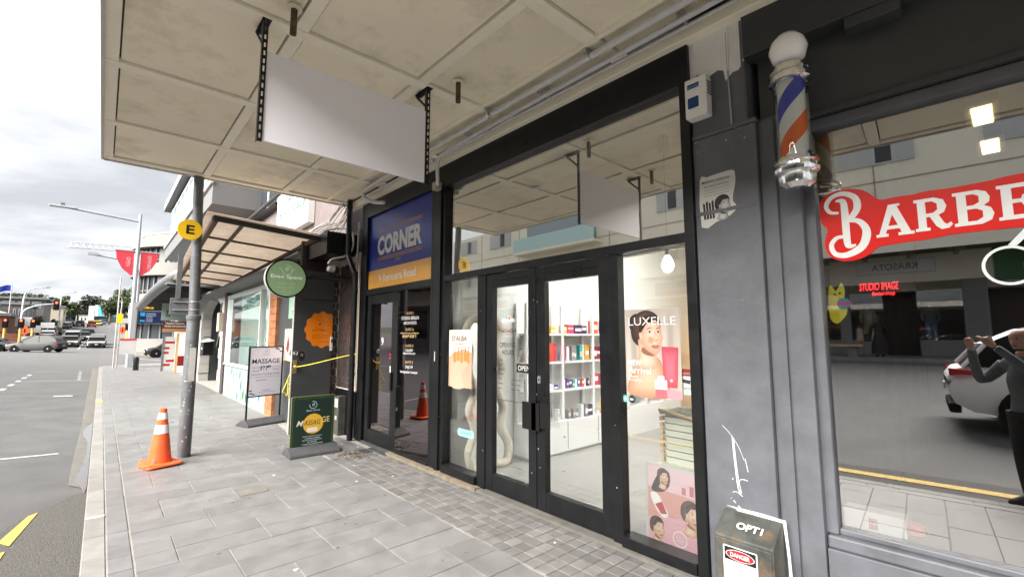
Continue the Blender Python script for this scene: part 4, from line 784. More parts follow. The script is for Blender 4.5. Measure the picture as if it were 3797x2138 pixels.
def put(ch, x, y, w_, h, sl=.06):
    o_, hs = GL[ch]; f = lambda l: [(x + a_ * w_, y + b_ * h + (a_ * w_) * sl) for a_, b_ in l]
    filled(wh, plb, [f(o_)] + [f(hh) for hh in hs], .004)
red_out = [(.032, 2.35), (.04, 2.43), (.09, 2.475), (.17, 2.485), (.25, 2.46), (.30, 2.41), (.334, 2.383), (.39, 2.386), (.46, 2.384), (.53, 2.39), (.62, 2.385), (.69, 2.388), (.76, 2.39), (.83, 2.398), (1.0, 2.40), (1.2, 2.40), (1.25, 2.3), (1.25, 2.16), (1.15, 2.125), (.86, 2.133), (.63, 2.136), (.52, 2.125), (.45, 2.123), (.36, 2.118), (.30, 2.11), (.26, 2.075), (.2, 2.05), (.13, 2.05), (.07, 2.085), (.045, 2.16), (.065, 2.25), (.04, 2.29)]
filled(red, plb, [smooth_closed(red_out, 4)], .002); red.build('red_backing', 'print_gloss', bl)
put('A', .298, 2.165, .205, .182, .0); put('R', .468, 2.17, .185, .178, .0); put('B', .622, 2.172, .2, .18, .0); put('E', .782, 2.176, .2, .178, .0); put('R', .93, 2.178, .19, .178, .0)
# the swash B
def stroke(pts, ws):
    pts = spline([(.062 + (a_ - .02) * 1.2, 2.08 + (b_ - 2.115) * 1.08) for a_, b_ in pts], 6); ws = [q_ * 1.15 for q_ in ws]; k = len(pts); lft = []; rgt = []
    for i, p in enumerate(pts):
        a_, b_ = pts[max(i - 1, 0)], pts[min(i + 1, k - 1)]; dx, dy = b_[0] - a_[0], b_[1] - a_[1]; l = math.hypot(dx, dy) or 1; t = i / (k - 1) * (len(ws) - 1); q = int(min(t, len(ws) - 2)); wv = ws[q] + (ws[q + 1] - ws[q]) * (t - q)
        lft.append((p[0] - dy / l * wv, p[1] + dx / l * wv)); rgt.append((p[0] + dy / l * wv, p[1] - dx / l * wv))
    for i in range(k - 1): wh.flat(plb, [lft[i], rgt[i], rgt[i + 1], lft[i + 1]], .004 + .00002 * i)
stroke([(.075, 2.36), (.04, 2.37), (.025, 2.41), (.05, 2.455), (.10, 2.465), (.145, 2.43), (.15, 2.37), (.12, 2.32), (.09, 2.31)], [.006, .009, .011, .011, .013, .016, .014, .01])
stroke([(.09, 2.31), (.15, 2.30), (.18, 2.24), (.16, 2.16), (.10, 2.12), (.05, 2.13), (.035, 2.18), (.06, 2.22), (.10, 2.22)], [.008, .013, .018, .017, .013, .011, .01, .008])
stroke([(.065, 2.43), (.095, 2.42), (.10, 2.35), (.10, 2.24), (.105, 2.17), (.135, 2.17)], [.004, .014, .016, .016, .014, .004])
wh.build('letters', 'print_gloss', bl)
# white scissors emblem outline (rings and blades) lower right
t_ = T('window_emblem', 'white scissors outline lettered on the barber window below the name', 'emblem', tuple(bo + bu * .8 + bv * 1.9)); m = MB().c_('eaf2f4'); ring(m, plb, .80, 1.95, .085, .098, .003, a0=-40, a1=300); ring(m, plb, 1.15, 1.94, .10, .12, .003)
m.flat(plb, [(.80, 2.05), (.86, 2.125), (.9, 2.125), (.83, 2.045)], .003); m.flat(plb, [(.84, 1.80), (1.1, 1.62), (1.08, 1.66), (.86, 1.84)], .003); m.build('lines', 'print_gloss', t_)
# neon sign + sticker + small white box inside
t_ = T('neon_sign', 'red neon script glowing inside the barber window', 'neon sign', tuple(bo + bu * .12 + bv * 1.9 - bn * .2)); m = MB(); pn = (bo - bn * .25 + bu * .06, bu, bv, bn); txt(m, pn, 'STUDIO IMAGE', .2, 1.885, h=.045, w=.19, shear=.2, d=0); txt(m, pn, 'Barbershop', .22, 1.845, h=.03, w=.11, shear=.2, d=0); m.build('tubing', 'neon_red', t_)
t_ = T('window_sticker', 'yellow cat shaped glowing sign at the edge of the barber window', 'sign', tuple(bo + bu * .06 + bv * 1.75)); m = MB().c_('e8d51f'); pn = (bo - bn * .08, bu, bv, bn); m.flat(pn, smooth_closed([(.03, 1.72), (.03, 1.86), (.045, 1.92), (.07, 1.88), (.10, 1.93), (.115, 1.88), (.11, 1.83), (.12, 1.75), (.09, 1.7), (.06, 1.68)], 3), 0); m.c_('1c9db0').flat(pn, disc(pn, .105, 1.80, .035, 16), .002); m.c_('d8438c').flat(pn, [(.07, 1.79), (.14, 1.785), (.14, 1.81), (.07, 1.815)], .004); m.c_('222222').flat(pn, disc(pn, .065, 1.86, .008, 8), .004); m.flat(pn, disc(pn, .09, 1.865, .008, 8), .004); txt(m, pn, 'WILD CAT', .105, 1.795, w=.06, d=.005); m.build('plate', 'print_lit', t_)
t_ = T('carton', 'white slim box with red label lying on the barber window shelf', 'box', tuple(bo + bu * .15 + bv * .47 - bn * .1)); q0 = bo - bn * .14 + bu * .035 + bv * .508
MB().prism([(0, 0), (.28, 0), (.28, .11), (0, .11)], q0, bu, bn * 1.0 + bv * .0, bv * .105).build('box_body', 'shelf_white', t_, bevel=.003)
pq = (q0 + bv * .0, bu, bv, bn); m = MB().c_('c8303a'); pq2 = (q0 + bn * .11, bu, bv, bn); m.flat(pq2, [(.115, .012), (.155, .012), (.155, .072), (.115, .072)], .001); m.c_('ffffff'); txt(m, pq2, 'Andis', .135, .04, w=.034, d=.002); m.build('red_label', 'print', t_)
tag(MB().lathe([(.05, 0), (.055, .03), (.05, .05)], bo - bn * .2 + bu * .33 + bv * .5, 16).build('red_bowl', 'cone_orange', None, 40), 'red dish beside the white box on the barber window shelf', 'bowl')
# barber pole
c = T('barber_pole', 'wall mounted chrome barber pole with white globe and striped cylinder', 'barber pole', (2.95, .80, 2.45)); px, py = 2.95, .795
MB().lathe([(.0, -.105), (.05, -.092), (.085, -.06), (.103, 0), (.09, .05), (.06, .088), (.0, .105)], (px, py, 3.31), 24).build('globe', 'globe', c, 180)
MB().lathe([(.07, .10), (.085, .095), (.085, .07), (.108, .06), (.112, .045), (.1, .04), (.1, .028), (.112, .02), (.112, .0), (.092, -.01)][::-1], (px, py, 3.105), 28).build('top_collar', 'chrome', c, 35)
MB().lathe([(.0, -.13), (.06, -.125), (.09, -.10), (.098, -.06), (.098, -.045), (.115, -.035), (.118, -.015), (.105, .0), (.105, .015), (.118, .025), (.112, .045), (.092, .055)], (px, py, 2.58), 28).build('bottom_cup', 'chrome', c, 35)
mb_ = bpy.data.materials.new('stripes'); mb_.use_nodes = True; N = mb_.node_tree; bs_ = N.nodes['Principled BSDF']; bs_.inputs['Roughness'].default_value = .35
tcn = N.nodes.new('ShaderNodeTexCoord'); sp = N.nodes.new('ShaderNodeSeparateXYZ'); N.links.new(tcn.outputs['Object'], sp.inputs[0]); at2 = N.nodes.new('ShaderNodeMath'); at2.operation = 'ARCTAN2'; N.links.new(sp.outputs['Y'], at2.inputs[0]); N.links.new(sp.outputs['X'], at2.inputs[1])
q1 = N.nodes.new('ShaderNodeMath'); q1.operation = 'MULTIPLY_ADD'; q1.inputs[1].default_value = -1 / (2 * math.pi); N.links.new(at2.outputs[0], q1.inputs[0]); q2 = N.nodes.new('ShaderNodeMath'); q2.operation = 'MULTIPLY_ADD'; q2.inputs[1].default_value = 1 / .50; q2.inputs[2].default_value = .66; N.links.new(sp.outputs['Z'], q2.inputs[0]); N.links.new(q2.outputs[0], q1.inputs[2])
fr = N.nodes.new('ShaderNodeMath'); fr.operation = 'FRACT'; N.links.new(q1.outputs[0], fr.inputs[0]); rp = N.nodes.new('ShaderNodeValToRGB'); rp.color_ramp.interpolation = 'CONSTANT'; el = rp.color_ramp.elements
el[0].position = 0; el[0].color = (.88, .87, .84, 1); el[1].position = .25; el[1].color = (.95, .16, .02, 1)
for p_, c_ in ((.5, (.88, .87, .84, 1)), (.75, (.05, .06, .5, 1))): q = el.new(p_); q.color = c_
N.links.new(fr.outputs[0], rp.inputs[0]); N.links.new(rp.outputs[0], bs_.inputs['Base Color']); MATS['stripes'] = mb_
o = MB().lathe([(.072, 0), (.072, .48)], (0, 0, 0), 32).build('striped_cylinder', 'stripes', None, 60); o.location = (px, py, 2.63); o.parent = c; o.matrix_parent_inverse = wm(c).inverted()
glassmat('glass_tube', k=.5, base=.01, tint=(.9, .93, .93)); m = MB(); n = 32; m.add([(px + .09 * math.cos(2 * math.pi * i / n), py + .09 * math.sin(2 * math.pi * i / n), z) for z in (2.63, 3.1) for i in range(n)], [(i, (i + 1) % n, n + (i + 1) % n, n + i) for i in range(n)]); m.build('glass_sleeve', 'glass_tube', c, 60)
B(3.0, 3.2, .77, .82, 2.66, 2.70).build('wall_bracket', 'black_plain', c); B(3.0, 3.2, .77, .82, 3.08, 3.12).build('wall_bracket', 'black_plain', c)

# ------------------------------------------------------------------ massage doorway, tiles, downpipe, cables
Xf = lambda y: 2.62 + .03 * (y - 8)
en = T('doorway', 'black recessed massage doorway with hexagon tiled sides', 'doorway', (2.9, 7.8, 0))
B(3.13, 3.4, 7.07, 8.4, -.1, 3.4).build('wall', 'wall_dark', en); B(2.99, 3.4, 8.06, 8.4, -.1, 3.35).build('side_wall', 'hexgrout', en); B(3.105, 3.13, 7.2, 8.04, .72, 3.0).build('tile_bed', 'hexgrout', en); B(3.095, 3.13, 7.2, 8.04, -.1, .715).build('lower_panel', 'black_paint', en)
hexm = {}
def hexes(par, o, u, v, n, W_, H_, w_=.10, h=.17):
    r = 0; y = 0
    while y < H_ - h * .5:
        x = (w_ / 2 if r % 2 else 0)
        while x < W_:
            pts = [(x - w_ / 2, y - h * .25), (x, y - h / 2), (x + w_ / 2, y - h * .25), (x + w_ / 2, y + h * .25), (x, y + h / 2), (x - w_ / 2, y + h * .25)]
            cx, cyy = x, y; s = .93
            pts = [(min(max(cx + (a_ - cx) * s, .002), W_ - .002), min(max(cyy + (b_ - cyy) * .96, .002), H_)) for a_, b_ in pts]
            if max(p[0] for p in pts) - min(p[0] for p in pts) > .01: MB().prism(pts, o, u, v, n).build('hexagon_tile', 'hextile', par)
            x += w_
        y += h * .75; r += 1
hexes(en, (3.1045, 8.03, .74), (0, -1, 0), (0, 0, 1), (-.004, 0, 0), .62, 2.2)
hexes(en, (2.995, 8.0595, .35), (1, 0, 0), (0, 0, 1), (0, -.004, 0), .11, 2.6)
B(2.55, 3.5, 8.4, 8.5, -.1, 3.35).build('back_wall', 'wall_dark', en)
B(2.62, 3.12, 7.42, 8.9, 2.95, 3.32).build('lintel_box', 'black_paint', en)
dr = T('door', 'open black massage door with brass lever and orange scalloped badge', 'door', (2.65, 8.0, 0))
B(2.35, 2.985, 8.0, 8.045, .03, 2.72).build('leaf', 'dark_paint', dr, bevel=.003); B(2.338, 2.35, 7.998, 8.046, .03, 2.5).build('edge_strip', 'white_rough', dr)
B(2.36, 2.42, 7.985, 7.999, 1.0, 1.22).build('back_plate', 'brass', dr, bevel=.003); MB().lathe([(.012, 0), (.012, .03), (.03, .04), (.032, .06), (.02, .07)], (2.39, 7.985, 1.11), 14, (0, -1, 0)).build('door_knob', 'brass', dr, 40); MB().lathe([(.04, 0), (.04, .012), (.02, .02)], (2.39, 8.0, 1.33), 18, (0, -1, 0)).build('deadlock', 'chrome', dr, 40)
pd = plane((2.35, 7.9985, 0), (1, 0, 0), (0, 0, 1)); m = MB(); pts = []
for i in range(72): t = 2 * math.pi * i / 72; r = .30 + .016 * math.cos(12 * t); pts.append((.46 + r * math.cos(t) * .95, 1.72 + r * math.sin(t)))
pts = [(min(a_, .63), b_) for a_, b_ in pts]
m.c_('e07a10').flat(pd, pts, .002); m.c_('6b3208'); ring(m, pd, .42, 1.80, .075, .08, .003, a0=200, a1=480); txt(m, pd, 'e', .42, 1.79, h=.05, shear=.3, d=.003); txt(m, pd, 'Enso Space', .42, 1.69, h=.035, w=.24, bold=.01, d=.003); txt(m, pd, 'A Sanctuary of Energy,', .42, 1.61, h=.025, w=.26, shear=.3, d=.003); txt(m, pd, 'Serenity and Connection', .42, 1.575, h=.022, w=.26, shear=.3, d=.003); txt(m, pd, 'Bookings 027', .5, 1.5, h=.02, w=.16, d=.003); m.build('badge', 'print_gloss', dr)
m = MB().c_('12100e'); m.flat(pd, disc(pd, .145, 1.28, .05, 24, .08), .002); m.c_('d8a070'); ring(m, pd, 0, 0, 0, 0); m.c_('e8e0d0'); txt(m, pd, '拉', .145, 1.28, h=.04, d=.003); o = m.build('pull_badge', 'print', dr)
B(2.95, 2.985, 7.97, 7.999, 1.36, 1.6).build('lock_case', 'conduit', dr); B(2.96, 2.98, 7.966, 7.97, 1.5, 1.55).build('keypad', 'black_plain', dr)
tag(MB().tube(spline([(2.39, 7.92, 1.11), (2.55, 7.75, 1.15), (2.85, 7.3, 1.27), (2.98, 7.08, 1.32), (3.02, 7.03, 1.33)], 4), .0065, 6).build('rope', 'rope', None, 60), 'yellow rope tied from the massage door handle to the downpipe', 'rope')
tag(MB().tube(spline([(2.33, 8.02, 1.0), (2.28, 8.0, .86), (2.22, 7.98, .72), (2.26, 8.0, .7), (2.3, 8.0, .66), (2.31, 8.02, .9), (2.33, 8.0, .62)], 4), .0065, 6).build('rope', 'rope', None, 60), 'loose yellow rope end hanging at the edge of the massage door', 'rope')
# round projecting sign
c = T('round_sign', 'round green projecting sign on a black bracket outside the massage shop', 'sign', (2.1, 7.7, 2.5)); sx, sz, sr = 2.105, 2.515, .295
MB().lathe([(sr, 0), (sr + .012, .02), (sr + .012, .10), (sr, .12)], (sx, 7.77, sz), 40, (0, -1, 0)).build('case', 'white_paint', c, 30)
MB().lathe([(sr + .013, .118), (sr + .013, .126), (sr - .012, .1265), (sr - .012, .119)], (sx, 7.77, sz), 40, (0, -1, 0)).build('rim', 'black_plain', c, 30)
pd = plane((sx, 7.6495, sz), (1, 0, 0), (0, 0, 1)); m = MB().c_('8aa57c'); m.flat(pd, disc(pd, 0, 0, sr - .01, 40), .002); m.c_('cfe3c4'); ring(m, pd, 0, .13, .07, .078, .003, a0=190, a1=470); txt(m, pd, 'e', .0, .115, h=.06, shear=.3, d=.003); m.flat(pd, [(-.12, .15), (-.06, .12), (-.06, .128), (-.12, .158)], .003); m.flat(pd, [(.06, .12), (.12, .15), (.12, .158), (.06, .128)], .003); m.c_('f2faee'); txt(m, pd, 'Enso Space', 0, -.02, h=.07, w=.46, bold=.008, d=.003); m.c_('a9cba0')
for k, s_ in enumerate(('Massage / 按摩', 'Beauty / 美容', 'Tea / 茶')): txt(m, pd, s_, 0, -.10 - .065 * k, h=.035, w=.24 if k < 2 else .13, d=.003)
m.build('face', 'print_lit', c)
MB().tube([(2.38, 7.71, 2.55), (2.5, 7.71, 2.58), (3.1, 7.5, 2.56)], .032, 8).build('bracket', 'black_paint', c, 40); MB().tube([(2.36, 7.71, 2.2), (2.95, 7.7, 2.2)], .012, 6).build('bracket', 'black_paint', c)
# downpipe
c = T('downpipe', 'black offset downpipe beside the street entrance', 'pipe', (3.0, 7.0, 0))
MB().tube(spline([(2.93, 7.3, 3.86), (2.93, 7.3, 3.0), (2.93, 7.28, 2.9), (2.97, 7.12, 2.62), (2.98, 7.1, 2.5), (2.98, 7.1, 1.0), (2.98, 7.1, .0)], 5), .045, 12).build('pipe', 'black_paint', c, 60)
for z in (.25, 1.0, 2.3): MB().tube([(2.98, 7.1, z), (2.98, 7.1, z + .03)], .05, 12).build('clip', 'black_paint', c)
tag(MB().tube(spline([(3.06, 7.22, 3.5), (3.06, 7.24, 2.4), (3.07, 7.25, 1.2), (3.05, 7.22, .7), (3.0, 7.2, .02)], 5), .017, 8).build('waste_pipe', 'white_rough', None, 60), 'thin cream pipe running down behind the black downpipe', 'pipe')
c = T('meter_cabinet', 'small weathered service box low beside the massage doorway', 'box', (2.95, 7.6, 0)); B(2.97, 3.09, 7.56, 7.74, .0, .62).build('case', 'box_paint', c, bevel=.004); B(2.963, 2.969, 7.58, 7.72, .44, .58).build('notice', 'white_rough', c); B(2.963, 2.969, 7.62, 7.68, .24, .3).build('label', 'white_paint', c)
tag(MB().prism(rrect(-.05, .05, -.04, .04, .02), (2.75, 7.62, 2.72), (1, 0, 0), (0, 0, 1), (0, -.14, 0)).build('security_camera', 'white_paint', None, bevel=.006), 'small white security camera under the black lintel box', 'camera')
for k in range(10):
    x0 = 3.02 - rnd.uniform(0, .3); pts = [(3.04 - .02 * k, 7.45 + .05 * rnd.random(), 3.84), (3.0 - .06 * k * rnd.random(), 7.6 + rnd.uniform(-.1, .1), 3.6), (2.95 - .04 * k, 7.7 + rnd.uniform(-.1, .1), 3.45), (2.9 - .05 * k, 7.8, 3.34)]
    lb = 'loose %s cable hanging in the tangle above the massage doorway' % ('white' if k % 3 == 0 else 'dark')
    tag(MB().tube(spline(pts, 5), .010 if k % 3 == 0 else .005, 5).build('cable', 'cable_white' if k % 3 == 0 else 'cable_dark', None, 60), lb, 'cable', 'cables above the massage doorway')
tag(MB().tube(spline([(2.62, 7.6, 3.34), (2.85, 7.55, 3.42), (3.0, 7.38, 3.36), (3.03, 7.36, 3.1), (2.95, 7.4, 2.95), (2.75, 7.5, 2.88), (2.7, 7.55, 2.8)], 6), .016, 6).build('cable', 'cable_white', None, 60), 'thick white conduit looping round the end of the lintel box', 'cable')

# ------------------------------------------------------------------ kerbside: pole, cone, boards
c = T('bus_pole', 'grey pavement pole with yellow E disc and scuffed stickers', 'pole', (.93, 7.63, 0))
MB().tube([(.93, 7.63, -.02), (.93, 7.63, 1.86)], .078, 20).build('base_shaft', 'pole_grey', c, 60); MB().lathe([(.085, 0), (.09, .02), (.09, .06), (.066, .07)], (.93, 7.63, 1.83), 20).build('collar', 'pole_grey', c, 40); MB().tube([(.93, 7.63, 1.85), (.85, 7.63, 4.6)], [.064, .06], 20).build('upper_shaft', 'pole_grey', c, 60)
B(.905, .975, 7.55, 7.556, 1.0, 1.45).build('sticker', 'white_rough', c)
m = MB()
for i in range(40): 
    t = R(rnd.uniform(200, 330)); z = rnd.choice((rnd.gauss(1.0, .05), rnd.uniform(.2, 1.5))); r = rnd.uniform(.003, .012); p = Vector((.93 + .0785 * math.cos(t), 7.63 + .0785 * math.sin(t), z)); u = Vector((-math.sin(t), math.cos(t), 0)); m.poly([p - u * r - Vector((0, 0, r)), p + u * r - Vector((0, 0, r * .6)), p + u * r * .7 + Vector((0, 0, r * 1.3)), p - u * r + Vector((0, 0, r))])
m.build('paint_scuffs', 'white_rough', c)
e_ = T('disc_sign', 'round yellow E bus stop disc on the grey pole', 'sign', (.80, 7.5, 3.06)); MB().lathe([(.14, 0), (.142, .004), (.142, .02), (.14, .024)], (.80, 7.545, 3.065), 36, (0, -1, 0)).build('disc', 'yellow_sign', e_, 30)
pd = plane((.80, 7.5205, 3.065), (1, 0, 0), (0, 0, 1)); m = MB().c_('15140f'); txt(m, pd, 'E', .005, -.062, h=.125, w=.095, bold=.03); m.build('letter', 'print', e_)
s_ = T('back_plate_sign', 'back of a grey street sign clamped to the pole', 'sign', (.83, 7.7, 2.0)); B(.66, .99, 7.72, 7.735, 1.90, 2.13).build('plate', 'pole_grey', s_, bevel=.004)
for z in (1.96, 2.07): B(.69, .97, 7.70, 7.719, z, z + .014).build('rail', 'steel', s_); MB().tube([(.925, 7.63, z), (.925, 7.63, z + .02)], .07, 16).build('band', 'steel', s_)
s_ = T('back_plate_sign', 'narrow sign edge clamped to the pole under the corrugated awning', 'sign', (.75, 7.8, 2.4)); B(.71, .77, 7.69, 7.70, 2.12, 2.75).build('plate', 'pole_grey', s_, bevel=.003); B(.77, .90, 7.685, 7.70, 2.3, 2.32).build('arm', 'steel', s_)
cn_ = T('traffic_cone', 'orange traffic cone with two white bands beside the grey pole', 'cone', (.65, 7.3, 0))
def cone_part(z0, z1, mt, nm, ex=0):
    r = lambda z: .125 - (.125 - .036) * (z - .05) / .65
    MB().lathe([(r(z0) + ex, z0), (r(z1) + ex, z1)], (.645, 7.3, 0), 28).build(nm, mt, cn_, 60)
cone_part(.045, .70, 'cone_orange', 'body'); cone_part(.40, .505, 'reflective', 'white_band', .0025); cone_part(.57, .65, 'reflective', 'white_band', .0025)
m = MB(); m.prism([(p * 1.0, q) for p, q in rrect(-.19, .19, -.19, .19, .06)], (.655, 7.3, .01), (.97, .24, .03), (-.24, .97, -.02), (0, 0, .028)); m.build('base', 'cone_orange', cn_, bevel=.01); m = MB(); m.prism(rrect(-.175, .175, -.175, .175, .06), (.635, 7.3, .036), (.99, .12, -.05), (-.12, .99, .05), (0, 0, .022)); m.build('base_flange', 'cone_orange', cn_, bevel=.01)
B(.56, .585, 7.175, 7.178, .07, .12).build('label_tag', 'white_rough', cn_)
def aboard(name, label, x, y, rz, w_, h0, h1, base_w, faces, frame, facemat, fk):
    t_ = T(name, label, 'sign', (0, 0, 0)); m = MB()
    b_ = base_w / 2; pr_ = [(-.2, 0), (-.19, .035), (-.09, .085), (-.04, .11), (.04, .11), (.09, .085), (.19, .035), (.2, 0)]
    m.prism(pr_, (-b_, 0, 0), (0, 1, 0), (0, 0, 1), (base_w, 0, 0)); m.build('weighted_base', 'rubber', t_, bevel=.008)
    return t_
t_ = aboard('pavement_sign', 'lilac massage pavement board in a black frame on rubber base', 0, 0, 0, .56, .5, 1.4, .66, 0, 0, 0, 0)
for x in (-.285, .265): B(x, x + .02, -.012, .012, .08, 1.42).build('post', 'black_plain', t_)
B(-.265, .265, -.012, .012, .50, .52).build('frame_rail', 'black_plain', t_); B(-.265, .265, -.012, .012, 1.40, 1.42).build('frame_rail', 'black_plain', t_); B(-.264, .264, -.008, .008, .52, 1.40).build('board', 'panel_lilac', t_)
pd = plane((-.265, -.0085, .52), (1, 0, 0), (0, 0, 1)); m = MB().c_('f6f3ff'); m.flat(pd, [(.003, .003), (.527, .003), (.527, .877), (.003, .877)], .0004); m.c_('b9b0d0'); ring(m, pd, .26, .80, .05, .055, .002, a0=190, a1=470); txt(m, pd, 'e', .26, .785, h=.04, shear=.3); txt(m, pd, 'Enso Space', .26, .73, h=.025, w=.15); m.c_('2c2450'); txt(m, pd, 'MASSAGE', .265, .585, h=.085, w=.46, bold=.012); txt(m, pd, '按摩', .26, .455, h=.09, w=.19, bold=.02); m.c_('6d6494'); txt(m, pd, '마사지', .1, .49, h=.04, w=.11); txt(m, pd, 'マッサージ', .435, .50, h=.035, w=.14); txt(m, pd, 'Массаж', .1, .44, h=.03, w=.11); txt(m, pd, 'Masaje', .43, .455, h=.03, w=.10); m.c_('5a507e'); txt(m, pd, 'Rejuvenate Your Body & Mind', .265, .37, h=.035, w=.46); txt(m, pd, 'From top Massages, Fitness Yoga, Far Infrared Sauna treatment', .265, .33, h=.018, w=.46); txt(m, pd, 'ENSOSPACE.NZ', .2, .27, h=.022, w=.17); txt(m, pd, 'Present before us', .29, .085, h=.02, w=.15); txt(m, pd, '117 Newmarket Road, Newmarket, Auckland', .29, .05, h=.018, w=.28)
m.c_('4d7a63')
for bx_, by_, s2 in ((.5, .8, -1), (.46, .84, -1), (.43, .86, -1), (.04, .05, 1), (.08, .03, 1), (.03, .1, 1)): m.flat(pd, smooth_closed([(bx_ - .025, by_), (bx_, by_ + .014), (bx_ + .03, by_ + .0), (bx_, by_ - .012)], 3), .0015)
m.build('print', 'print_gloss', t_); t_.location = (2.33, 9.5, 0); t_.rotation_euler = (0, 0, R(18)); t_.scale = (1.16, 1.0, 1.0)
t_ = aboard('pavement_sign', 'dark green massage pavement board with gold disc on rubber base', 0, 0, 0, .58, .1, .77, .66, 0, 0, 0, 0)
m = MB(); m.prism(rrect(-.29, .29, .09, .78, .02), (0, .012, 0), (1, 0, 0), (0, 0, 1), (0, -.024, 0)); mat('green_board', (.012, .035, .024), .25); mat('gold_edge', (.12, .14, .05), .4); m.build('board', 'gold_edge', t_)
pd = plane((-.285, -.0125, .09), (1, 0, 0), (0, 0, 1)); m = MB().c_('0e2b20'); m.flat(pd, rrect(0.004, .566, .0, .68, .015), .0008); m.c_('8fa64a')
for q in ((.02, .022, .0, .66), (.548, .55, .0, .66)): m.flat(pd, [(q[0], q[2]), (q[1], q[2]), (q[1], q[3]), (q[0], q[3])], .0012)
m.flat(pd, [(.02, .658), (.55, .658), (.55, .66), (.02, .66)], .0012); m.c_('bcd8dc'); ring(m, pd, .28, .565, .045, .052, .002, a0=170, a1=470); txt(m, pd, 'e', .285, .55, h=.04, shear=.3, d=.002); txt(m, pd, 'Enso Space', .285, .475, h=.03, w=.18, bold=.01, d=.002); m.c_('e8b83a').flat(pd, disc(pd, .29, .31, .135, 36), .0016); m.c_('f4ecd8'); txt(m, pd, 'M', .115, .29, h=.075, shear=.35, bold=.005, d=.003); m.c_('2a3020'); txt(m, pd, 'ASSAG', .275, .295, h=.065, w=.22, shear=.25, d=.003); m.c_('f0d98a'); txt(m, pd, 'GE', .455, .315, h=.075, w=.11, bold=.005, d=.003); m.c_('f6e8dc').flat(pd, rrect(.21, .35, .20, .26, .01), .003); m.c_('d5e2e2')
for k, s2 in enumerate(('Early pain relief, back, oil, sports, or', 'or combination treatment', 'Book your massage appointment', '021 190 2233', '117 Newmarket Road, Newmarket, Auckland', 'www.ensospace.nz')): txt(m, pd, s2, .285, .135 - .026 * k, h=.018, w=(.26, .2, .26, .12, .28, .16)[k], bold=.02, d=.002)
m.build('print', 'print', t_); t_.location = (2.27, 6.68, 0); t_.rotation_euler = (0, 0, R(-1))

# ------------------------------------------------------------------ buildings further along the pavement
b1 = T('shop_building', 'pinkish rendered two storey shop building with white shop window', 'building', (4, 11, 0))
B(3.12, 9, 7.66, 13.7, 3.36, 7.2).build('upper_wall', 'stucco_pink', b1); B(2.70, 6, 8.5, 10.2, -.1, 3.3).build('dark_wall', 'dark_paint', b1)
for k in range(22):   # brick pier
    z = -.02 + .15 * k; B(2.64, 2.9, 10.2, 10.44, z, z + .142).build('brick', 'brick', b1); B(2.64, 2.9, 10.448, 10.72, z, z + .142).build('brick', 'brick', b1)
B(2.66, 2.9, 10.21, 10.71, -.1, 3.3).build('pier_core', 'mortar', b1)
B(2.66, 2.75, 10.73, 15.2, -.1, .82).build('stall_riser', 'pale_green', b1); B(2.62, 2.76, 10.73, 15.2, .82, .87).build('window_sill', 'white_paint', b1, bevel=.005)
B(2.64, 2.76, 10.73, 10.81, .87, 2.75).build('window_post', 'white_paint', b1); B(2.64, 2.76, 15.1, 15.2, .87, 2.75).build('window_post', 'white_paint', b1); B(2.64, 2.76, 11.5, 11.56, .87, 2.75).build('window_post', 'white_paint', b1); B(2.63, 2.76, 10.73, 15.2, 2.68, 2.76).build('window_head', 'white_paint', b1)
MB().poly([(2.70, 15.1, .87), (2.70, 10.81, .87), (2.70, 10.81, 2.68), (2.70, 15.1, 2.68)]).build('window_glass', 'glass_shop', b1)
B(2.76, 6, 10.72, 15.2, -.1, -.02).build('inner_floor', 'floor_in', b1); B(5.9, 6, 10.72, 15.2, 0, 3).build('inner_wall', 'pale_green', b1); B(3, 6, 15.2, 15.3, 0, 3).build('inner_wall', 'pale_green', b1); B(2.9, 6, 10.3, 10.72, 0, 3).build('inner_wall', 'pale_green', b1); B(2.9, 6, 10.72, 15.2, 2.9, 3.0).build('inner_ceiling', 'white_paint', b1)
B(4.0, 4.8, 12, 14, 2.86, 2.9).build('ceiling_lamp', 'lamp_panel', b1)
m = MB(); m.prism([(0, 0), (-.55, .18), (-.55, .24), (0, .34)], (2.95, 8.9, 2.76), (1, 0, 0), (0, 0, 1), (0, 9.5, 0)); m.build('sloped_fascia', 'stone_grey', b1)
B(2.9, 3.2, 8.6, 18.4, 3.1, 3.4).build('parapet', 'stone_grey', b1); B(2.62, 2.9, 15.2, 15.55, -.1, 3.1).build('wall_end', 'wall_dark', b1)
m = MB(); pl = FAC(15.0, 0, 2.658)
for i in range(22): x, z = rnd.uniform(.1, 4.2), rnd.uniform(.1, .75); m.c_(rnd.choice(('3f7f6a', 'c8a25a', '2c6a7a', '7fa99a'))).flat(pl, smooth_closed([(x - .05, z), (x, z + .12), (x + .05, z), (x, z - .12)], 3), .002)
m.build('riser_print', 'print', b1, kind='stuff')
t_, pl = poster('shop_sign', 'green MASSAGE sign panel over the dark wall beside the door', 9.55, 1.95, .85, .6, x=2.695, back='8fb5a0', cat='sign'); m = MB().c_('f5ead0'); txt(m, pl, 'MASSAGE', .5, .1, h=.12, w=.6, bold=.02, d=.003); txt(m, pl, '按摩', .5, .32, h=.14, w=.3, bold=.02, d=.003); m.build('print', 'print', t_)
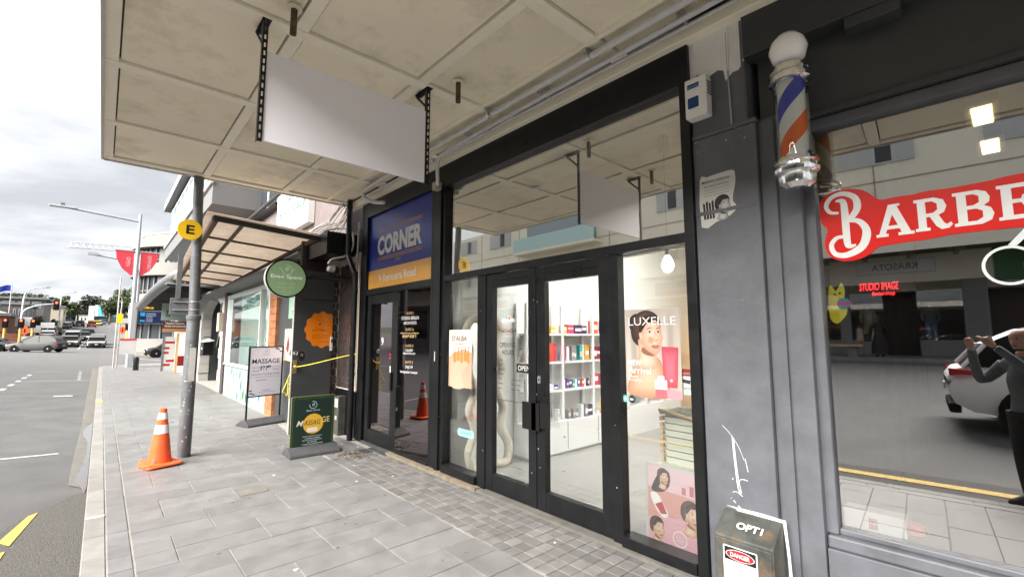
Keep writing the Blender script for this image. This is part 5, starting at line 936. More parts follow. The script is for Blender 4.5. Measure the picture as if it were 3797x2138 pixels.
t_ = T('framed_picture', 'small wood framed picture on the dark wall beside the massage door', 'picture', (2.69, 9.3, 1.2)); B(2.675, 2.70, 9.05, 9.65, 1.14, 1.75).build('frame', 'wood_pale', t_); m = MB(); pl = FAC(9.62, 1.17, 2.674); m.c_('cfc9c4').flat(pl, [(0, 0), (.54, 0), (.54, .55), (0, .55)], .001); m.c_('8a3a32').flat(pl, [(.1, .2), (.2, .45), (.3, .3), (.25, .1)], .002); m.c_('55504c').flat(pl, [(.3, .1), (.5, .3), (.45, .05)], .002); m.build('print', 'print', t_)
t_ = T('light_box_sign', 'white light box sign high on the pink wall with pale green lettering', 'sign', (3, 11, 4.1)); B(2.98, 3.11, 9.6, 11.9, 3.95, 5.3).build('case', 'white_paint', t_); pl = FAC(11.9, 3.95, 2.979); m = MB().c_('e8eeec'); m.flat(pl, [(.03, .03), (2.27, .03), (2.27, 1.32), (.03, 1.32)], .001); m.c_('2f6a58'); txt(m, pl, 'Enso Space', 1.15, .36, h=.26, w=1.9, bold=.02, shear=.15, d=.003); txt(m, pl, 'HAIR·BEAUTY·TEA', 1.15, .14, h=.13, w=1.7, bold=.02, d=.003); txt(m, pl, 'e', 1.0, .74, h=.25, shear=.3, bold=.02, d=.003); ring(m, pl, 1.0, .86, .2, .23, .003, a0=190, a1=470); m.build('face', 'print', t_)
# strip windows on the pink wall
for k in range(5):
    y0 = 12.2 + 1.0 * k - (0 if k else 0); f = B(3.06, 3.12, y0, y0 + .94, 4.95, 6.3).build('window', 'white_paint', b1); B(3.05, 3.059, y0 + .07, y0 + .87, 5.02, 6.22).build('pane', 'win_dark', f)
B(2.98, 3.12, 12.1, 17.3, 4.85, 4.94).build('window_sill', 'black_plain', b1)
# projecting bay building
b2 = T('shop_building', 'grey rendered building with projecting upper window bays', 'building', (3, 20, 0))
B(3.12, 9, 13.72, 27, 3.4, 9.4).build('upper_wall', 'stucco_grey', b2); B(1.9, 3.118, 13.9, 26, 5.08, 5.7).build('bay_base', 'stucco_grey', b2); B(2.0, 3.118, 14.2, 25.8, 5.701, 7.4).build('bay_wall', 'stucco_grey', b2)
B(1.75, 3.2, 13.8, 26.4, 7.42, 7.75).build('roof_slab', 'stone_grey', b2); B(1.84, 1.9, 13.85, 26.1, 5.62, 5.74).build('ledge', 'white_rough', b2)
for k in range(9):
    y0 = 15 + 1.15 * k; f = B(1.96, 2.0, y0, y0 + 1.05, 5.8, 7.2).build('window', 'white_paint', b2); B(1.95, 1.959, y0 + .08, y0 + .97, 5.88, 7.12).build('pane', 'win_sky', f)
B(1.89, 1.90, 14.3, 15.2, 5.9, 6.6).build('vent', 'cream_paint', b2)
# arch doorway with quoins
ar = T('archway', 'white quoined arch over a dark doorway beyond the grey pole', 'archway', (3, 18, 0)); Xa = 2.72
for y, nm in ((16.0, 'a'), (20.1, 'b')):
    for k in range(7): B(Xa - .02 - .015 * (k % 2), Xa + .3, y - .03 * (k % 2), y + .42 + .03 * (k % 2), -.05 + .33 * k, .27 + .33 * k).build('quoin_block', 'white_rough', ar, bevel=.012)
m = MB(); pts = [(16.42, 2.26)] + [(18.26 + 1.84 * -math.cos(R(a_)), 2.26 + .62 * math.sin(R(a_))) for a_ in range(15, 180, 15)] + [(20.1, 2.26), (20.55, 2.26), (20.55, 3.15), (15.97, 3.15), (15.97, 2.26)]
m.prism(pts, (Xa, 0, 0), (0, 1, 0), (0, 0, 1), (.3, 0, 0)); m.build('arch_panel', 'white_rough', ar)
B(3.6, 3.7, 15.6, 20.6, -.1, 3.1).build('back_wall', 'dark_paint', ar); B(Xa + .3, 3.6, 20.1, 20.2, -.1, 3.1).build('side_wall', 'dark_paint', ar); B(3.55, 3.6, 17.0, 18.6, 0, 2.3).build('door', 'wall_dark', ar); B(3.53, 3.549, 17.1, 18.5, .1, 2.2).build('door_glass', 'win_dark', ar)
c = T('letter_box', 'black letter box with paper on top in the arch doorway', 'letter box', (2.6, 19.6, 1)); B(2.68, 2.98, 19.2, 19.75, .95, 1.4).build('case', 'black_plain', c); m = MB(); m.add([(2.66, 19.1, 1.41), (2.66, 19.9, 1.43), (3.0, 19.9, 1.5), (3.0, 19.1, 1.46), (2.85, 19.5, 1.54)], [(0, 4, 1), (1, 4, 2), (2, 4, 3), (3, 4, 0)]); m.build('paper', 'white_paint', c); B(2.67, 2.679, 19.35, 19.6, 1.15, 1.22).build('number_plate', 'white_paint', c)
for k in range(5): tag(MB().tube(spline([(2.6, 15.75 + .04 * k, 2.6), (2.55, 15.8 + .05 * rnd.random(), 1.9), (2.56, 15.75, 1.45 + .05 * k), (2.5, 15.65, 1.3), (2.56, 15.8, 1.2)], 5), .012, 5).build('cable', 'cable_dark', None, 60), 'dark looped cable hanging on the pier by the white shop window', 'cable', 'cables on the arch pier')
tag(B(2.5, 2.62, 15.55, 15.85, 1.75, 2.3).build('junction_box', 'cream_paint', None, bevel=.01), 'cream junction box on the pier between shop window and arch', 'box')
# corrugated lean-to awning
aw = T('awning', 'rusty corrugated lean-to awning on black pipe frame over the pavement', 'awning', (2, 10, 3.2))
N_ = 90; m = MB(); Y0, Y1 = 7.72, 16.6; xf = lambda y: 1.13 + .05 * (y - 7.75); xbk = lambda y: 2.60 + .012 * (y - 7.9)
def cor(u, v):
    y = Y0 + (Y1 - Y0) * u; x = xf(y) - .12 + (xbk(y) - xf(y) + .12) * v; return (x, y, 3.40 - .09 * v - .012 * (y - 7.7) + .014 * math.sin(u * N_ * 2 * math.pi))
m.grid(cor, N_ * 6, 3); m.build('corrugated_sheet', 'corr', aw, 180)
MB().tube([(xf(7.8), 7.8, 3.335), (xf(16.5), 16.5, 3.23)], .05, 10).build('front_rail', 'rust', aw, 60); MB().tube([(xf(7.8) + .36, 7.8, 3.31), (xf(16.5) + .36, 16.5, 3.21)], .03, 8).build('middle_rail', 'rust', aw, 60); MB().tube([(xbk(7.8), 7.8, 3.25), (xbk(16.5), 16.5, 3.13)], .04, 8).build('back_rail', 'rust', aw, 60)
mat('pipe_black', (.02, .018, .017), .6, var=.4, scale=10); MB().tube([(xf(7.8) - .03, 7.8, 3.34), (xbk(7.8) + .1, 7.8, 3.24)], .045, 10).build('end_beam', 'pipe_black', aw, 60)
for k in range(1, 7): y = 7.8 + 1.42 * k; MB().tube([(xf(y), y, 3.33 - .012 * (y - 7.7)), (xbk(y), y, 3.24 - .012 * (y - 7.7))], .022, 6).build('purlin', 'rust', aw, 60)
MB().tube([(1.55, 7.9, 3.36), (3.1, 10.4, 5.25)], .035, 8).build('stay_rod', 'pipe_black', aw, 60)
# bullnose glazed awning beyond
a2 = T('awning', 'glazed bullnose awning with fat dark pipe edge beyond the corrugated one', 'awning', (2, 22, 3))
MB().tube(spline([(2.9, 17.0, 3.62), (2.2, 17.0, 3.66), (1.75, 17.0, 3.56), (1.45, 17.8, 3.35), (1.3, 22, 3.2), (1.3, 29, 3.05)], 6), .17, 12).build('bullnose_edge', 'pole_grey', a2, 60)
for k in range(14): y = 17.6 + .8 * k; MB().tube([(1.4, y, 3.22 - .012 * (y - 17)), (2.9, y + .5, 3.15 - .012 * (y - 17))], .05, 6).build('glazing_bar', 'pipe_black', a2)
B(1.35, 2.9, 17.2, 29, 3.22, 3.235).build('glazing', 'win_curtain', a2); B(2.86, 3.2, 20.6, 30, -.1, 3.4).build('shop_wall', 'white_rough', a2)
# projecting shop signs beyond
c = T('projecting_sign', 'pale green g eyewear sign hung under the glazed awning', 'sign', (2.15, 24, 2.3)); B(1.80, 2.72, 24.0, 24.06, 2.28, 3.0).build('board', 'pale_green', c); pd = plane((1.8, 23.999, 2.28), (1, 0, 0), (0, 0, 1)); m = MB().c_('2b4a42'); txt(m, pd, 'g', .22, .15, h=.28, d=.002); txt(m, pd, 'eyewear', .55, .2, h=.1, w=.3, d=.002); m.build('lettering', 'print', c)
c = T('projecting_sign', 'maroon TRADITIONAL THAI MASSAGE sign below the pale green sign', 'sign', (2.2, 23.9, 1.8)); B(1.86, 2.70, 23.9, 23.96, 1.80, 2.25).build('board', 'wall_dark', c); pd = plane((1.86, 23.899, 1.8), (1, 0, 0), (0, 0, 1)); m = MB().c_('5a1a1c'); m.flat(pd, [(0, .14), (.84, .14), (.84, .45), (0, .45)], .001); m.c_('c08a5a').flat(pd, [(0, 0), (.84, 0), (.84, .14), (0, .14)], .001); m.c_('f5efe5'); txt(m, pd, 'TRADITIONAL', .42, .31, h=.09, w=.68, bold=.02, d=.002); txt(m, pd, 'THAI MASSAGE', .42, .19, h=.09, w=.74, bold=.02, d=.002); m.build('print', 'print', c)
c = T('menu_board', 'tall white and red price board standing under the Thai massage sign', 'sign', (2.2, 25, 0)); B(2.05, 2.45, 25.0, 25.05, .15, 1.6).build('board', 'white_paint', c); B(2.47, 2.56, 24.95, 25.06, 0, 1.75).build('post', 'wood', c); B(1.99, 2.05, 24.98, 25.06, .1, 1.65).build('side_rail', 'pole_grey', c); m = MB().c_('b8262a'); pd = plane((2.05, 24.999, .15), (1, 0, 0), (0, 0, 1))
for z, a_, b_ in ((1.15, .03, .38), (.9, .0, .2), (.7, .0, .18), (.35, .1, .4), (.18, .0, .25)): m.flat(pd, [(a_, z), (b_, z), (b_, z + .1), (a_, z + .1)], .002)
m.build('print', 'print', c); tag(B(2.58, 2.85, 25.2, 25.25, .3, .75).build('shop_notice', 'car_red', None), 'small red notice beside the tall price board', 'sign')

# ------------------------------------------------------------------ bus stop, lamp post with banners
c = T('street_lamp', 'tall grey lamp post with red banners near the pavement corner', 'street lamp', (1.13, 31.5, 0)); X_, Y_ = 1.13, 31.5
MB().tube([(X_, Y_, 0), (X_, Y_, 3.4)], .12, 12).build('base_post', 'pole_light', c, 60); MB().tube([(X_, Y_, 3.4), (X_ - .02, Y_, 8.2)], [.1, .07], 12).build('upper_post', 'pole_light', c, 60); MB().tube([(X_, Y_, 7.8), (X_ - 2.9, Y_ - .3, 8.0)], .06, 8).build('arm', 'pole_light', c); m = MB(); m.box(X_ - 3.5, X_ - 2.5, Y_ - .42, Y_ - .15, 7.96, 8.05); m.build('lamp_head', 'pole_light', c, bevel=.02); B(X_ - 3.1, X_ - 2.95, Y_ - .35, Y_ - .25, 8.05, 8.2).build('photocell', 'pole_grey', c)
mat('banner', (.5, .03, .05), .7)
for s2, wd, word in ((-1, .76, 'OPEN'), (1, .76, 'NEWMARKET')):
    bn_ = T('banner', 'red lamp post banner on the %s' % ('road side, shorter word' if s2 < 0 else 'pavement side lettered NEWMARKET'), 'banner', (X_ + s2 * .5, Y_, 5)); x0 = X_ + s2 * .14
    MB().prism([(0, 0), (s2 * wd, 0), (s2 * wd * .92, -.45), (s2 * wd * .6, -.95), (s2 * .05, -1.32), (0, -1.28)], (x0, Y_, 6.15), (1, 0, 0), (0, 0, 1), (0, .01, 0)).build('cloth', 'banner', bn_); MB().tube([(X_, Y_, 6.18), (X_ + s2 * .95, Y_, 6.18)], .03, 6).build('rail', 'pole_light', bn_)
    pd = plane((x0 + s2 * .3, Y_ - .004, 6.0), (0, 0, -1), (1, 0, 0)); m = MB().c_('f0b8b8'); txt(m, pd, word, .42, 0, h=.17, w=.8 if s2 > 0 else .5, bold=.01, d=.004); m.build('lettering', 'print', bn_)
c = T('bus_display', 'blue electronic bus departure screen with yellow E header on a post', 'display', (1.8, 31, 2)); x0 = 1.32; y0 = 31.2
B(1.16, 1.3, 31.15, 31.3, 0, 3.4).build('post', 'pole_light', c); B(x0, x0 + 1.42, y0, y0 + .14, 2.28, 3.0).build('case', 'pole_grey', c); B(x0, x0 + 1.42, y0, y0 + .1, 3.0, 3.42).build('header', 'black_plain', c)
pd = plane((x0, y0 - .002, 2.28), (1, 0, 0), (0, 0, 1)); m = MB().c_('0a1a4a'); m.flat(pd, [(.05, .04), (1.37, .04), (1.37, .66), (.05, .66)], .002); m.c_('28a0d0')
for k, z in enumerate((.52, .42, .12)): m.flat(pd, [(.12, z), (.32, z), (.32, z + .08), (.12, z + .08)], .004)
m.c_('cfe2f5')
for k, z in enumerate((.52, .42, .32, .22, .12)): txt(m, pd, ('Newmarket', 'Newmarket', 'City', 'Orakei', 'Howick')[k], .38, z, h=.06, w=.4 if k < 2 else .28, d=.005, align='l'); txt(m, pd, ('2', '10', '12', '15', '18')[k], 1.2, z, h=.06, d=.005)
m.build('screen', 'print_lit', c); pd = plane((x0, y0 - .002, 3.06), (1, 0, 0), (0, 0, 1)); m = MB().c_('e8b414'); m.flat(pd, [(.05, .03), (.66, .03), (.66, .34), (.05, .34)], .002); m.c_('1a1a1a'); txt(m, pd, 'E', .52, .07, h=.2, bold=.02, d=.004); ring(m, pd, .25, .19, .08, .1, .004); m.flat(pd, [(.17, .07), (.21, .07), (.21, .13), (.17, .13)], .004); m.flat(pd, [(.29, .07), (.33, .07), (.33, .13), (.29, .13)], .004); m.c_('e5e5e5'); txt(m, pd, '117', 1.0, .22, h=.08, d=.004); txt(m, pd, 'Newmarket Stop', 1.0, .1, h=.06, w=.6, d=.004); m.build('header_print', 'print', c)
c = T('timetable_sign', 'white timetable panel on twin white posts at the kerb', 'sign', (.75, 30.4, 0)); B(.70, 1.36, 30.4, 30.43, .72, 1.5).build('panel', 'white_paint', c); B(.70, 1.36, 30.395, 30.4, 1.40, 1.5).build('header_strip', 'banner', c)
for x in (.52, .64): MB().tube([(x, 30.45, 0), (x, 30.45, 3.0 if x > .6 else 4.6)], .03, 8).build('post', 'white_rough', c, 60)
B(.5, .74, 30.42, 30.44, 2.3, 2.75).build('yellow_plate', 'yellow_sign', c)
tag(MB().lathe([(.11, 0), (.11, .55), (.09, .62), (.03, .64)], (1.32, 28.5, 0), 12).build('bollard', 'black_plain', None, 40), 'short black bollard at the foot of the lamp post', 'bollard')

# ------------------------------------------------------------------ cars
def car(label, paint, loc, rz, L=4.4, Wd=1.8, H=1.6, kind='suv', front_on=False, lit=False, group='cars on the street'):
    t_ = T('car', label, 'car', (0, 0, 0), group); hw = Wd / 2; gc = .2
    # stations along length from the tail (x=-L/2) to the nose (x=L/2): z floor, belt
    st = [(-.5, .62, .80), (-.485, .42, .92), (-.44, .30, 1.0), (-.30, .24, 1.0), (0, .22, .97), (.18, .22, .95), (.24, .22, .93), (.38, .24, .84), (.46, .3, .76), (.49, .4, .66), (.5, .5, .6)]
    k = H / 1.6
    def shell(stn, nm, mt):
        vs = []; fs = []
        for f, zb, zt in stn:
            w2 = hw * (1 - max(0, abs(f) - .34) ** 2 * 5.2)
            zt *= k; x = f * L
            vs += [(x, -w2 * .93, zb), (x, -w2, zb + .18), (x, -w2, zt * .72 + .1), (x, -w2 * .93, zt), (x, w2 * .93, zt), (x, w2, zt * .72 + .1), (x, w2, zb + .18), (x, w2 * .93, zb)]
        n = 8
        for i in range(len(stn) - 1):
            for j in range(n): fs.append((i * n + j, (i + 1) * n + j, (i + 1) * n + (j + 1) % n, i * n + (j + 1) % n))
        fs += [tuple(range(n)), tuple(range((len(stn) - 1) * n, len(stn) * n))[::-1]]
        o_ = MB().add(vs, fs).build(nm, mt, t_, 40); return o_
    shell(st, 'body', 'car_' + paint)
    # glasshouse
    cb_ = {'suv': [(-.46, .98), (-.40, 1.32), (-.30, 1.56), (.0, 1.6), (.12, 1.52), (.26, .93)], 'sedan': [(-.40, .98), (-.30, 1.3), (-.20, 1.52), (.02, 1.55), (.12, 1.48), (.27, .92)], 'hatch': [(-.47, .98), (-.42, 1.3), (-.34, 1.5), (.0, 1.55), (.12, 1.47), (.28, .92)], 'van': [(-.49, 1.0), (-.48, 1.4), (-.46, 1.58), (.2, 1.6), (.28, 1.5), (.40, .9)]}[kind]
    vs = []; 
    for f, z in cb_:
        q = (z - .93) / .67; w2 = hw * (.95 - .2 * q); vs += [(f * L, -w2, z * k), (f * L, w2, z * k)]
    n = len(cb_); vs += [(cb_[0][0] * L, 0, .9 * k), (cb_[-1][0] * L, 0, .85 * k)]
    gf = [(2 * i, 2 * i + 2, 2 * i + 3, 2 * i + 1) for i in (0, n - 2)]; 
    MB().add(vs, gf + [tuple(range(0, 2 * n, 2))[::-1], tuple(range(1, 2 * n, 2))]).build('windows', 'car_glass', t_)
    MB().add([(x, y * 1.01, z + .004) for x, y, z in vs], [(2 * i, 2 * i + 2, 2 * i + 3, 2 * i + 1) for i in range(1, n - 2)]).build('roof', 'car_' + paint, t_, 60)
    for sgn in (-1, 1):
        for i in (1, n - 3):     # pillars
            a_ = Vector(vs[2 * i + (sgn > 0)]); b_ = Vector(vs[2 * (0 if i == 1 else n - 1) + (sgn > 0)]); MB().tube([a_ + Vector((0, sgn * .01, 0)), b_ + Vector((0, sgn * .01, 0))], .035, 5).build('pillar', 'car_' + paint, t_)
        a_ = Vector(vs[2 * 3 + (sgn > 0)]); MB().tube([(a_.x - .12 * L, sgn * hw * .95, .97 * k), (a_.x - .10 * L, a_.y * 1.0, a_.z - .02)], .03, 5).build('pillar', 'car_' + paint, t_)
        B(.19 * L, .235 * L, sgn * hw - .03 + (.1 * sgn), sgn * hw + .03 + (.1 * sgn), .92 * k, 1.06 * k).build('wing_mirror', 'car_' + paint, t_, bevel=.02)
        for fx in (-.305, .31):
            wx = fx * L; r = .335
            MB().lathe([(.2, -.11), (r - .02, -.11), (r, -.08), (r, .08), (r - .02, .11), (.2, .11)], (wx, sgn * (hw - .1), r), 20, (0, 1, 0)).build('tyre', 'tyre', t_, 40)
            MB().lathe([(.05, .112), (.21, .095), (.215, .06)] if sgn > 0 else [(.215, -.06), (.21, -.095), (.05, -.112)], (wx, sgn * (hw - .1), r), 16, (0, 1, 0)).build('rim', 'alloy', t_, 30)
            MB().lathe([(r + .05, -.02), (r + .05, .02)], (wx, sgn * (hw - .022), r), 20, (0, 1, 0)).build('wheel_arch', 'plastic_black', t_)
        m = MB(); m.box(.455 * L, .492 * L, min(sgn * hw * .55, sgn * hw * .86), max(sgn * hw * .55, sgn * hw * .86), .60 * k, .74 * k); m.build('headlight', 'led_white' if lit else 'head_clear', t_, bevel=.02)
        m = MB(); x0 = -.49 * L; m.prism([(0, .04), (.28, .05), (.24, .12), (0, .14)], (x0 - .02, sgn * hw * (.905), .81 * k), (1, 0, 0), (0, 0, 1), (0, sgn * hw * .08, 0)); m.box(x0 - .015, x0 + .04, min(sgn * hw * .62, sgn * hw * .9), max(sgn * hw * .62, sgn * hw * .9), .84 * k, .93 * k); m.build('tail_light', 'tail_red', t_)
    B(.47 * L, .503 * L, -hw * .5, hw * .5, .36, .60 * k).build('grille', 'plastic_black', t_, bevel=.02); B(-.502 * L, -.47 * L, -hw * .8, hw * .8, .26, .42).build('rear_bumper', 'plastic_black', t_, bevel=.03); B(.46 * L, .502 * L, -hw * .78, hw * .78, .22, .35).build('front_bumper', 'plastic_black', t_, bevel=.03)
    B(-.25 * L, .25 * L, -hw * .99, hw * .99, .17, .26).build('sill_trim', 'plastic_black', t_)
    B(.503 * L, .508 * L, -.18, .18, .42, .53).build('number_plate', 'white_paint', t_); B(-.508 * L, -.502 * L, -.18, .18, .60, .71).build('number_plate', 'white_paint', t_)
    t_.location = (loc[0], loc[1], zr(loc[0], loc[1]) + .005 if len(loc) < 3 else loc[2]); t_.rotation_euler = (0, 0, R(rz)); return t_
def slope(t_, y, down=True): 
    g_ = math.atan((hill(y + 3) - hill(y - 3)) / 6); t_.rotation_mode = 'XYZ'; t_.rotation_euler.y = g_ if t_.rotation_euler.z < 0 else -g_
car('silver crossover turning across the junction, nearest car on the left', 'silver', (-4.75, 66.3), 156, 4.2, 1.8, 1.66, 'suv')
car('dark grey car cut off by the left edge beside the silver crossover', 'grey', (-8.6, 67.6), 172, 4.4, 1.8, 1.5, 'sedan')
def oncoming(lb, paint, x, y, kind, lit=False, H=1.5, Lc=4.5): t_ = car(lb, paint, (x, y), -90, Lc, 1.8, H, kind, lit=lit); slope(t_, y); return t_
oncoming('pale gold saloon with bright headlights waiting at the stop line', 'palegold', -3.05, 83, 'sedan', True)
oncoming('white people carrier queuing behind the pale gold saloon', 'white', -3.1, 90.5, 'van', False, 1.85, 4.8)
oncoming('white hatchback with amber indicator first in the right lane', 'white', -.45, 81, 'hatch')
oncoming('second white car queuing in the right hand lane', 'white', -.35, 88.5, 'sedan')
oncoming('small dark hatchback with headlights on behind the people carrier', 'grey', -2.25, 100, 'hatch', True)
oncoming('grey saloon further up the queue behind the small hatchback', 'charcoal', -1.9, 110, 'sedan')
oncoming('red car halfway up the hill', 'red', -2.2, 166, 'sedan')
oncoming('yellow taxi near the top of the hill', 'yellow', -1.2, 182, 'sedan')
oncoming('white car behind the yellow taxi at the hill crest', 'white', -.9, 192, 'sedan'); oncoming('blue car at the very top of the hill', 'blue', -.2, 205, 'sedan')
t_ = car('black off-roader climbing the hill away from the junction', 'black', (-4.5, 165), 90, 4.4, 1.8, 1.75, 'suv'); slope(t_, 165)
t_ = car('orange car descending beside the yellow taxi', 'yellow', (-2.6, 186), -90, 4.3, 1.8, 1.5, 'sedan')
for i, (x, y, p_, k_, lb) in enumerate(((-6.4, 104, 'white', 'sedan', 'white parked saloon lowest in the row on the left kerb'), (-6.6, 111, 'white', 'van', 'tall white van parked in the row on the left kerb'), (-6.5, 119, 'charcoal', 'sedan', 'dark parked car above the tall white van'), (-6.7, 150, 'white', 'sedan', 'white parked car beside the lamp post up the hill'), (-6.6, 158, 'white', 'hatch', 'white parked hatchback second up the hill'), (-6.5, 168, 'silver', 'sedan', 'silver parked car topmost of the left kerb row'))):
    t_ = car(lb, p_, (x, y), 90, 4.5, 1.8, 1.85 if k_ == 'van' else 1.5, k_, group='cars parked up the hill'); slope(t_, y)
car('small dark hatchback leaving the side street beside the white wall', 'charcoal', (4.6, 48.6), 180, 3.7, 1.65, 1.5, 'hatch')
refl = car('white crossover stopped by the near kerb, seen only reflected in the barber window', 'white_shade', (-4.6, -2.25), -90, 4.7, 1.9, 1.66, 'suv', group='cars on the street')  # same white as the other cars, painted lighter because it stands in shade

# ------------------------------------------------------------------ curved white corner building
d = T('corner_building', 'white curved art deco corner building with ribbon windows', 'building', (9, 62, 0)); CXb, CYb = 9.0, 64.0
def cyl(r, z0, z1, name, mt, a0=90, a1=290, n=28, thick=.4, ext=True, par=None):
    m = MB(); vs = []; k = n + 1
    pts = [(CXb + r * math.cos(R(a0 + (a1 - a0) * i / n)), CYb + r * math.sin(R(a0 + (a1 - a0) * i / n))) for i in range(k)]
    pts = [(CXb + 25, CYb + r)] + pts + [(CXb + 25, pts[-1][1] - .0)] if ext else pts
    k = len(pts)
    if ext: m.prism(pts, (0, 0, z0), (1, 0, 0), (0, 1, 0), (0, 0, z1 - z0))
    return m.build(name, mt, par or d, 30)
r0 = 6.6
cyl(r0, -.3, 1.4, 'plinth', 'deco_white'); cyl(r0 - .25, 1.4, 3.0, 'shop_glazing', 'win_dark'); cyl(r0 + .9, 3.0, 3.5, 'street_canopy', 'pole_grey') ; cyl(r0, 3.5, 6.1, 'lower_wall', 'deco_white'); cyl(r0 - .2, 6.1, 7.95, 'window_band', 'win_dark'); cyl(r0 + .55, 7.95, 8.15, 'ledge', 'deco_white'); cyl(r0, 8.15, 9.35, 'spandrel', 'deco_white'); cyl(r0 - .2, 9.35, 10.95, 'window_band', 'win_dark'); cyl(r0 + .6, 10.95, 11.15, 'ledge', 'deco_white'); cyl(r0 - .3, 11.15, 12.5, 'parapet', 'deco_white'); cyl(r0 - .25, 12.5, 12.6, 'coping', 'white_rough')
for z0, z1 in ((6.1, 7.95), (9.35, 10.95)):
    for i in range(17):
        a_ = R(150 + 7.2 * i); r = r0 - .14; p = Vector((CXb + r * math.cos(a_), CYb + r * math.sin(a_), 0)); wd = .34 if i % 5 == 0 else .07; u = Vector((-math.sin(a_), math.cos(a_), 0)); n = Vector((math.cos(a_), math.sin(a_), 0))
        MB().prism([(-wd, z0), (wd, z0), (wd, z1), (-wd, z1)], p - n * .1, u, (0, 0, 1), n * .16).build('mullion', 'deco_white', d)
    cyl(r0 - .12, z0 + .3, z0 + .38, 'glazing_bar', 'deco_white')
for i in range(9):
    a_ = R(165 + 12 * i); r = r0 - .2; MB().tube([(CXb + r * math.cos(a_), CYb + r * math.sin(a_), 1.4), (CXb + r * math.cos(a_), CYb + r * math.sin(a_), 3.0)], .12, 6).build('mullion', 'deco_white', d)
MB().tube([(5.4, 59, 12.5), (5.4, 59, 17)], .06, 6).build('flagpole', 'pole_light', d); MB().tube([(8.6, 58.5, 12.5), (8.6, 58.5, 16)], .05, 6).build('flagpole', 'pole_light', d)
S(MB().prism([(1.8, 45), (4, 42.5), (40, 41), (40, 76), (2.5, 76), (1.6, 70)][::-1], (0, 0, -.2), (1, 0, 0), (0, 1, 0), (0, 0, .2)), 'footpath', 'concrete') if False else None
o = S(MB().prism([(1.6, 58), (3.0, 54.8), (7, 53.6), (40, 53.6), (40, 78), (2.2, 78)], (0, 0, -.2), (1, 0, 0), (0, 1, 0), (0, 0, .22)), 'footpath', 'concrete')
tag(B(7.2, 7.32, 53.9, 54.0, 0, 2.9).build('sign_post', 'line_yellow', None), 'orange sign post in front of the curved white building', 'post')
S(MB().poly([(x, y, zr(x, y) + .03) for x, y in ((2.6, 54.4), (7, 53.2), (7, 53.6), (3, 54.8))]), 'kerb_marking', 'line_yellow')
# side street sheet is the road itself; hill footpaths
for x0, x1, nm in ((-13, -8.2, 'footpath_left'), (2.6, 6, 'footpath_right')):
    m = MB(); yy = [79, 84, 90, 95, 105, 120, 154, 177, 200, 245, 298]
    vs = [(x, y, zr(x, y) + .12) for y in yy for x in (x0, x1)] + [(x, y, zr(x, y) - .3) for y in yy for x in (x0, x1)]; k = len(yy); fs = [(2 * i, 2 * i + 1, 2 * i + 3, 2 * i + 2) for i in range(k - 1)] + [(2 * i + 1, 2 * k + 2 * i + 1, 2 * k + 2 * i + 3, 2 * i + 3) for i in range(k - 1)] + [(2 * i, 2 * i + 2, 2 * k + 2 * i + 2, 2 * k + 2 * i) for i in range(k - 1)] + [(0, 1, 2 * k + 1, 2 * k)]
    S(m.add(vs, fs), nm, 'concrete')

# ------------------------------------------------------------------ far buildings
def block(name, label, x0, x1, y0, y1, z0, z1, mt, wins=(), roof='stone_grey', over=.3, cat='building'):
    t_ = T(name, label, cat, ((x0 + x1) / 2, (y0 + y1) / 2, z0)); B(x0, x1, y0, y1, z0 - 2, z1).build('wall', mt, t_); B(x0 - over, x1 + over, y0 - over, y1 + over, z1, z1 + .35).build('roof', roof, t_)
    for s_, a_, b_, c_, d_, *m_ in wins:     # side 's' = faces the camera (low y), 'e' = faces the street (high x), 'w' low x
        fm = m_[0] if m_ else 'win_dark'
        if s_ == 's': f = B(a_, b_, y0 - .06, y0, c_, d_).build('window', 'white_paint', t_); B(a_ + .08, b_ - .08, y0 - .07, y0 - .061, c_ + .08, d_ - .08).build('pane', fm, f)
        elif s_ == 'e': f = B(x1, x1 + .06, a_, b_, c_, d_).build('window', 'white_paint', t_); B(x1 + .061, x1 + .07, a_ + .08, b_ - .08, c_ + .08, d_ - .08).build('pane', fm, f)
    return t_
t_ = block('office_building', 'pale grey rendered block with slot windows left of the junction', -15, -9.4, 107, 122, 2, 6.7, 'deco_white', [('e', 108.5, 109.3, 5, 6.2), ('e', 110.2, 111, 5, 6.2), ('e', 114, 115, 5, 6.2), ('e', 116, 117, 5, 6.2), ('e', 108.5, 109.3, 3.2, 4.3), ('e', 110.2, 111, 3.2, 4.3), ('s', -10.8, -10.5, 4.8, 6.0), ('s', -10.2, -9.9, 4.8, 6.0), ('s', -10.8, -10.5, 2.6, 3.8), ('s', -10.2, -9.9, 2.6, 3.8)])
block('office_building', 'long glazed top storey behind the pale grey block', -22, -8.6, 124, 140, 2, 8.6, 'deco_white', [('s', -20, -18.6, 7.0, 8.2, 'win_sky'), ('s', -18.3, -16.5, 7.0, 8.2, 'win_sky'), ('s', -16.2, -14.5, 7.0, 8.2, 'win_sky'), ('s', -14, -12.5, 7.0, 8.2, 'win_sky'), ('s', -12, -10.5, 7.0, 8.2, 'win_sky'), ('s', -10.2, -9, 7.0, 8.2, 'win_sky')], over=.6)
block('shop_house', 'yellow and cream building beside the round topped tree', -9.0, -6.9, 145, 156, 3.5, 8.2, 'cream_paint', [('s', -8.8, -7.2, 4.2, 5.3), ('e', 147, 149, 6.6, 7.6)])
t_ = block('church_hall', 'red brick building with white gable behind the left traffic lights', -22, -9.3, 88, 98, .8, 4.3, 'brick_red', [], roof='stone_grey'); MB().prism([(-21, 4.6), (-14.5, 6.9), (-9.2, 4.6)], (0, 87.6, 0), (1, 0, 0), (0, 0, 1), (0, .5, 0)).build('gable', 'white_paint', t_)
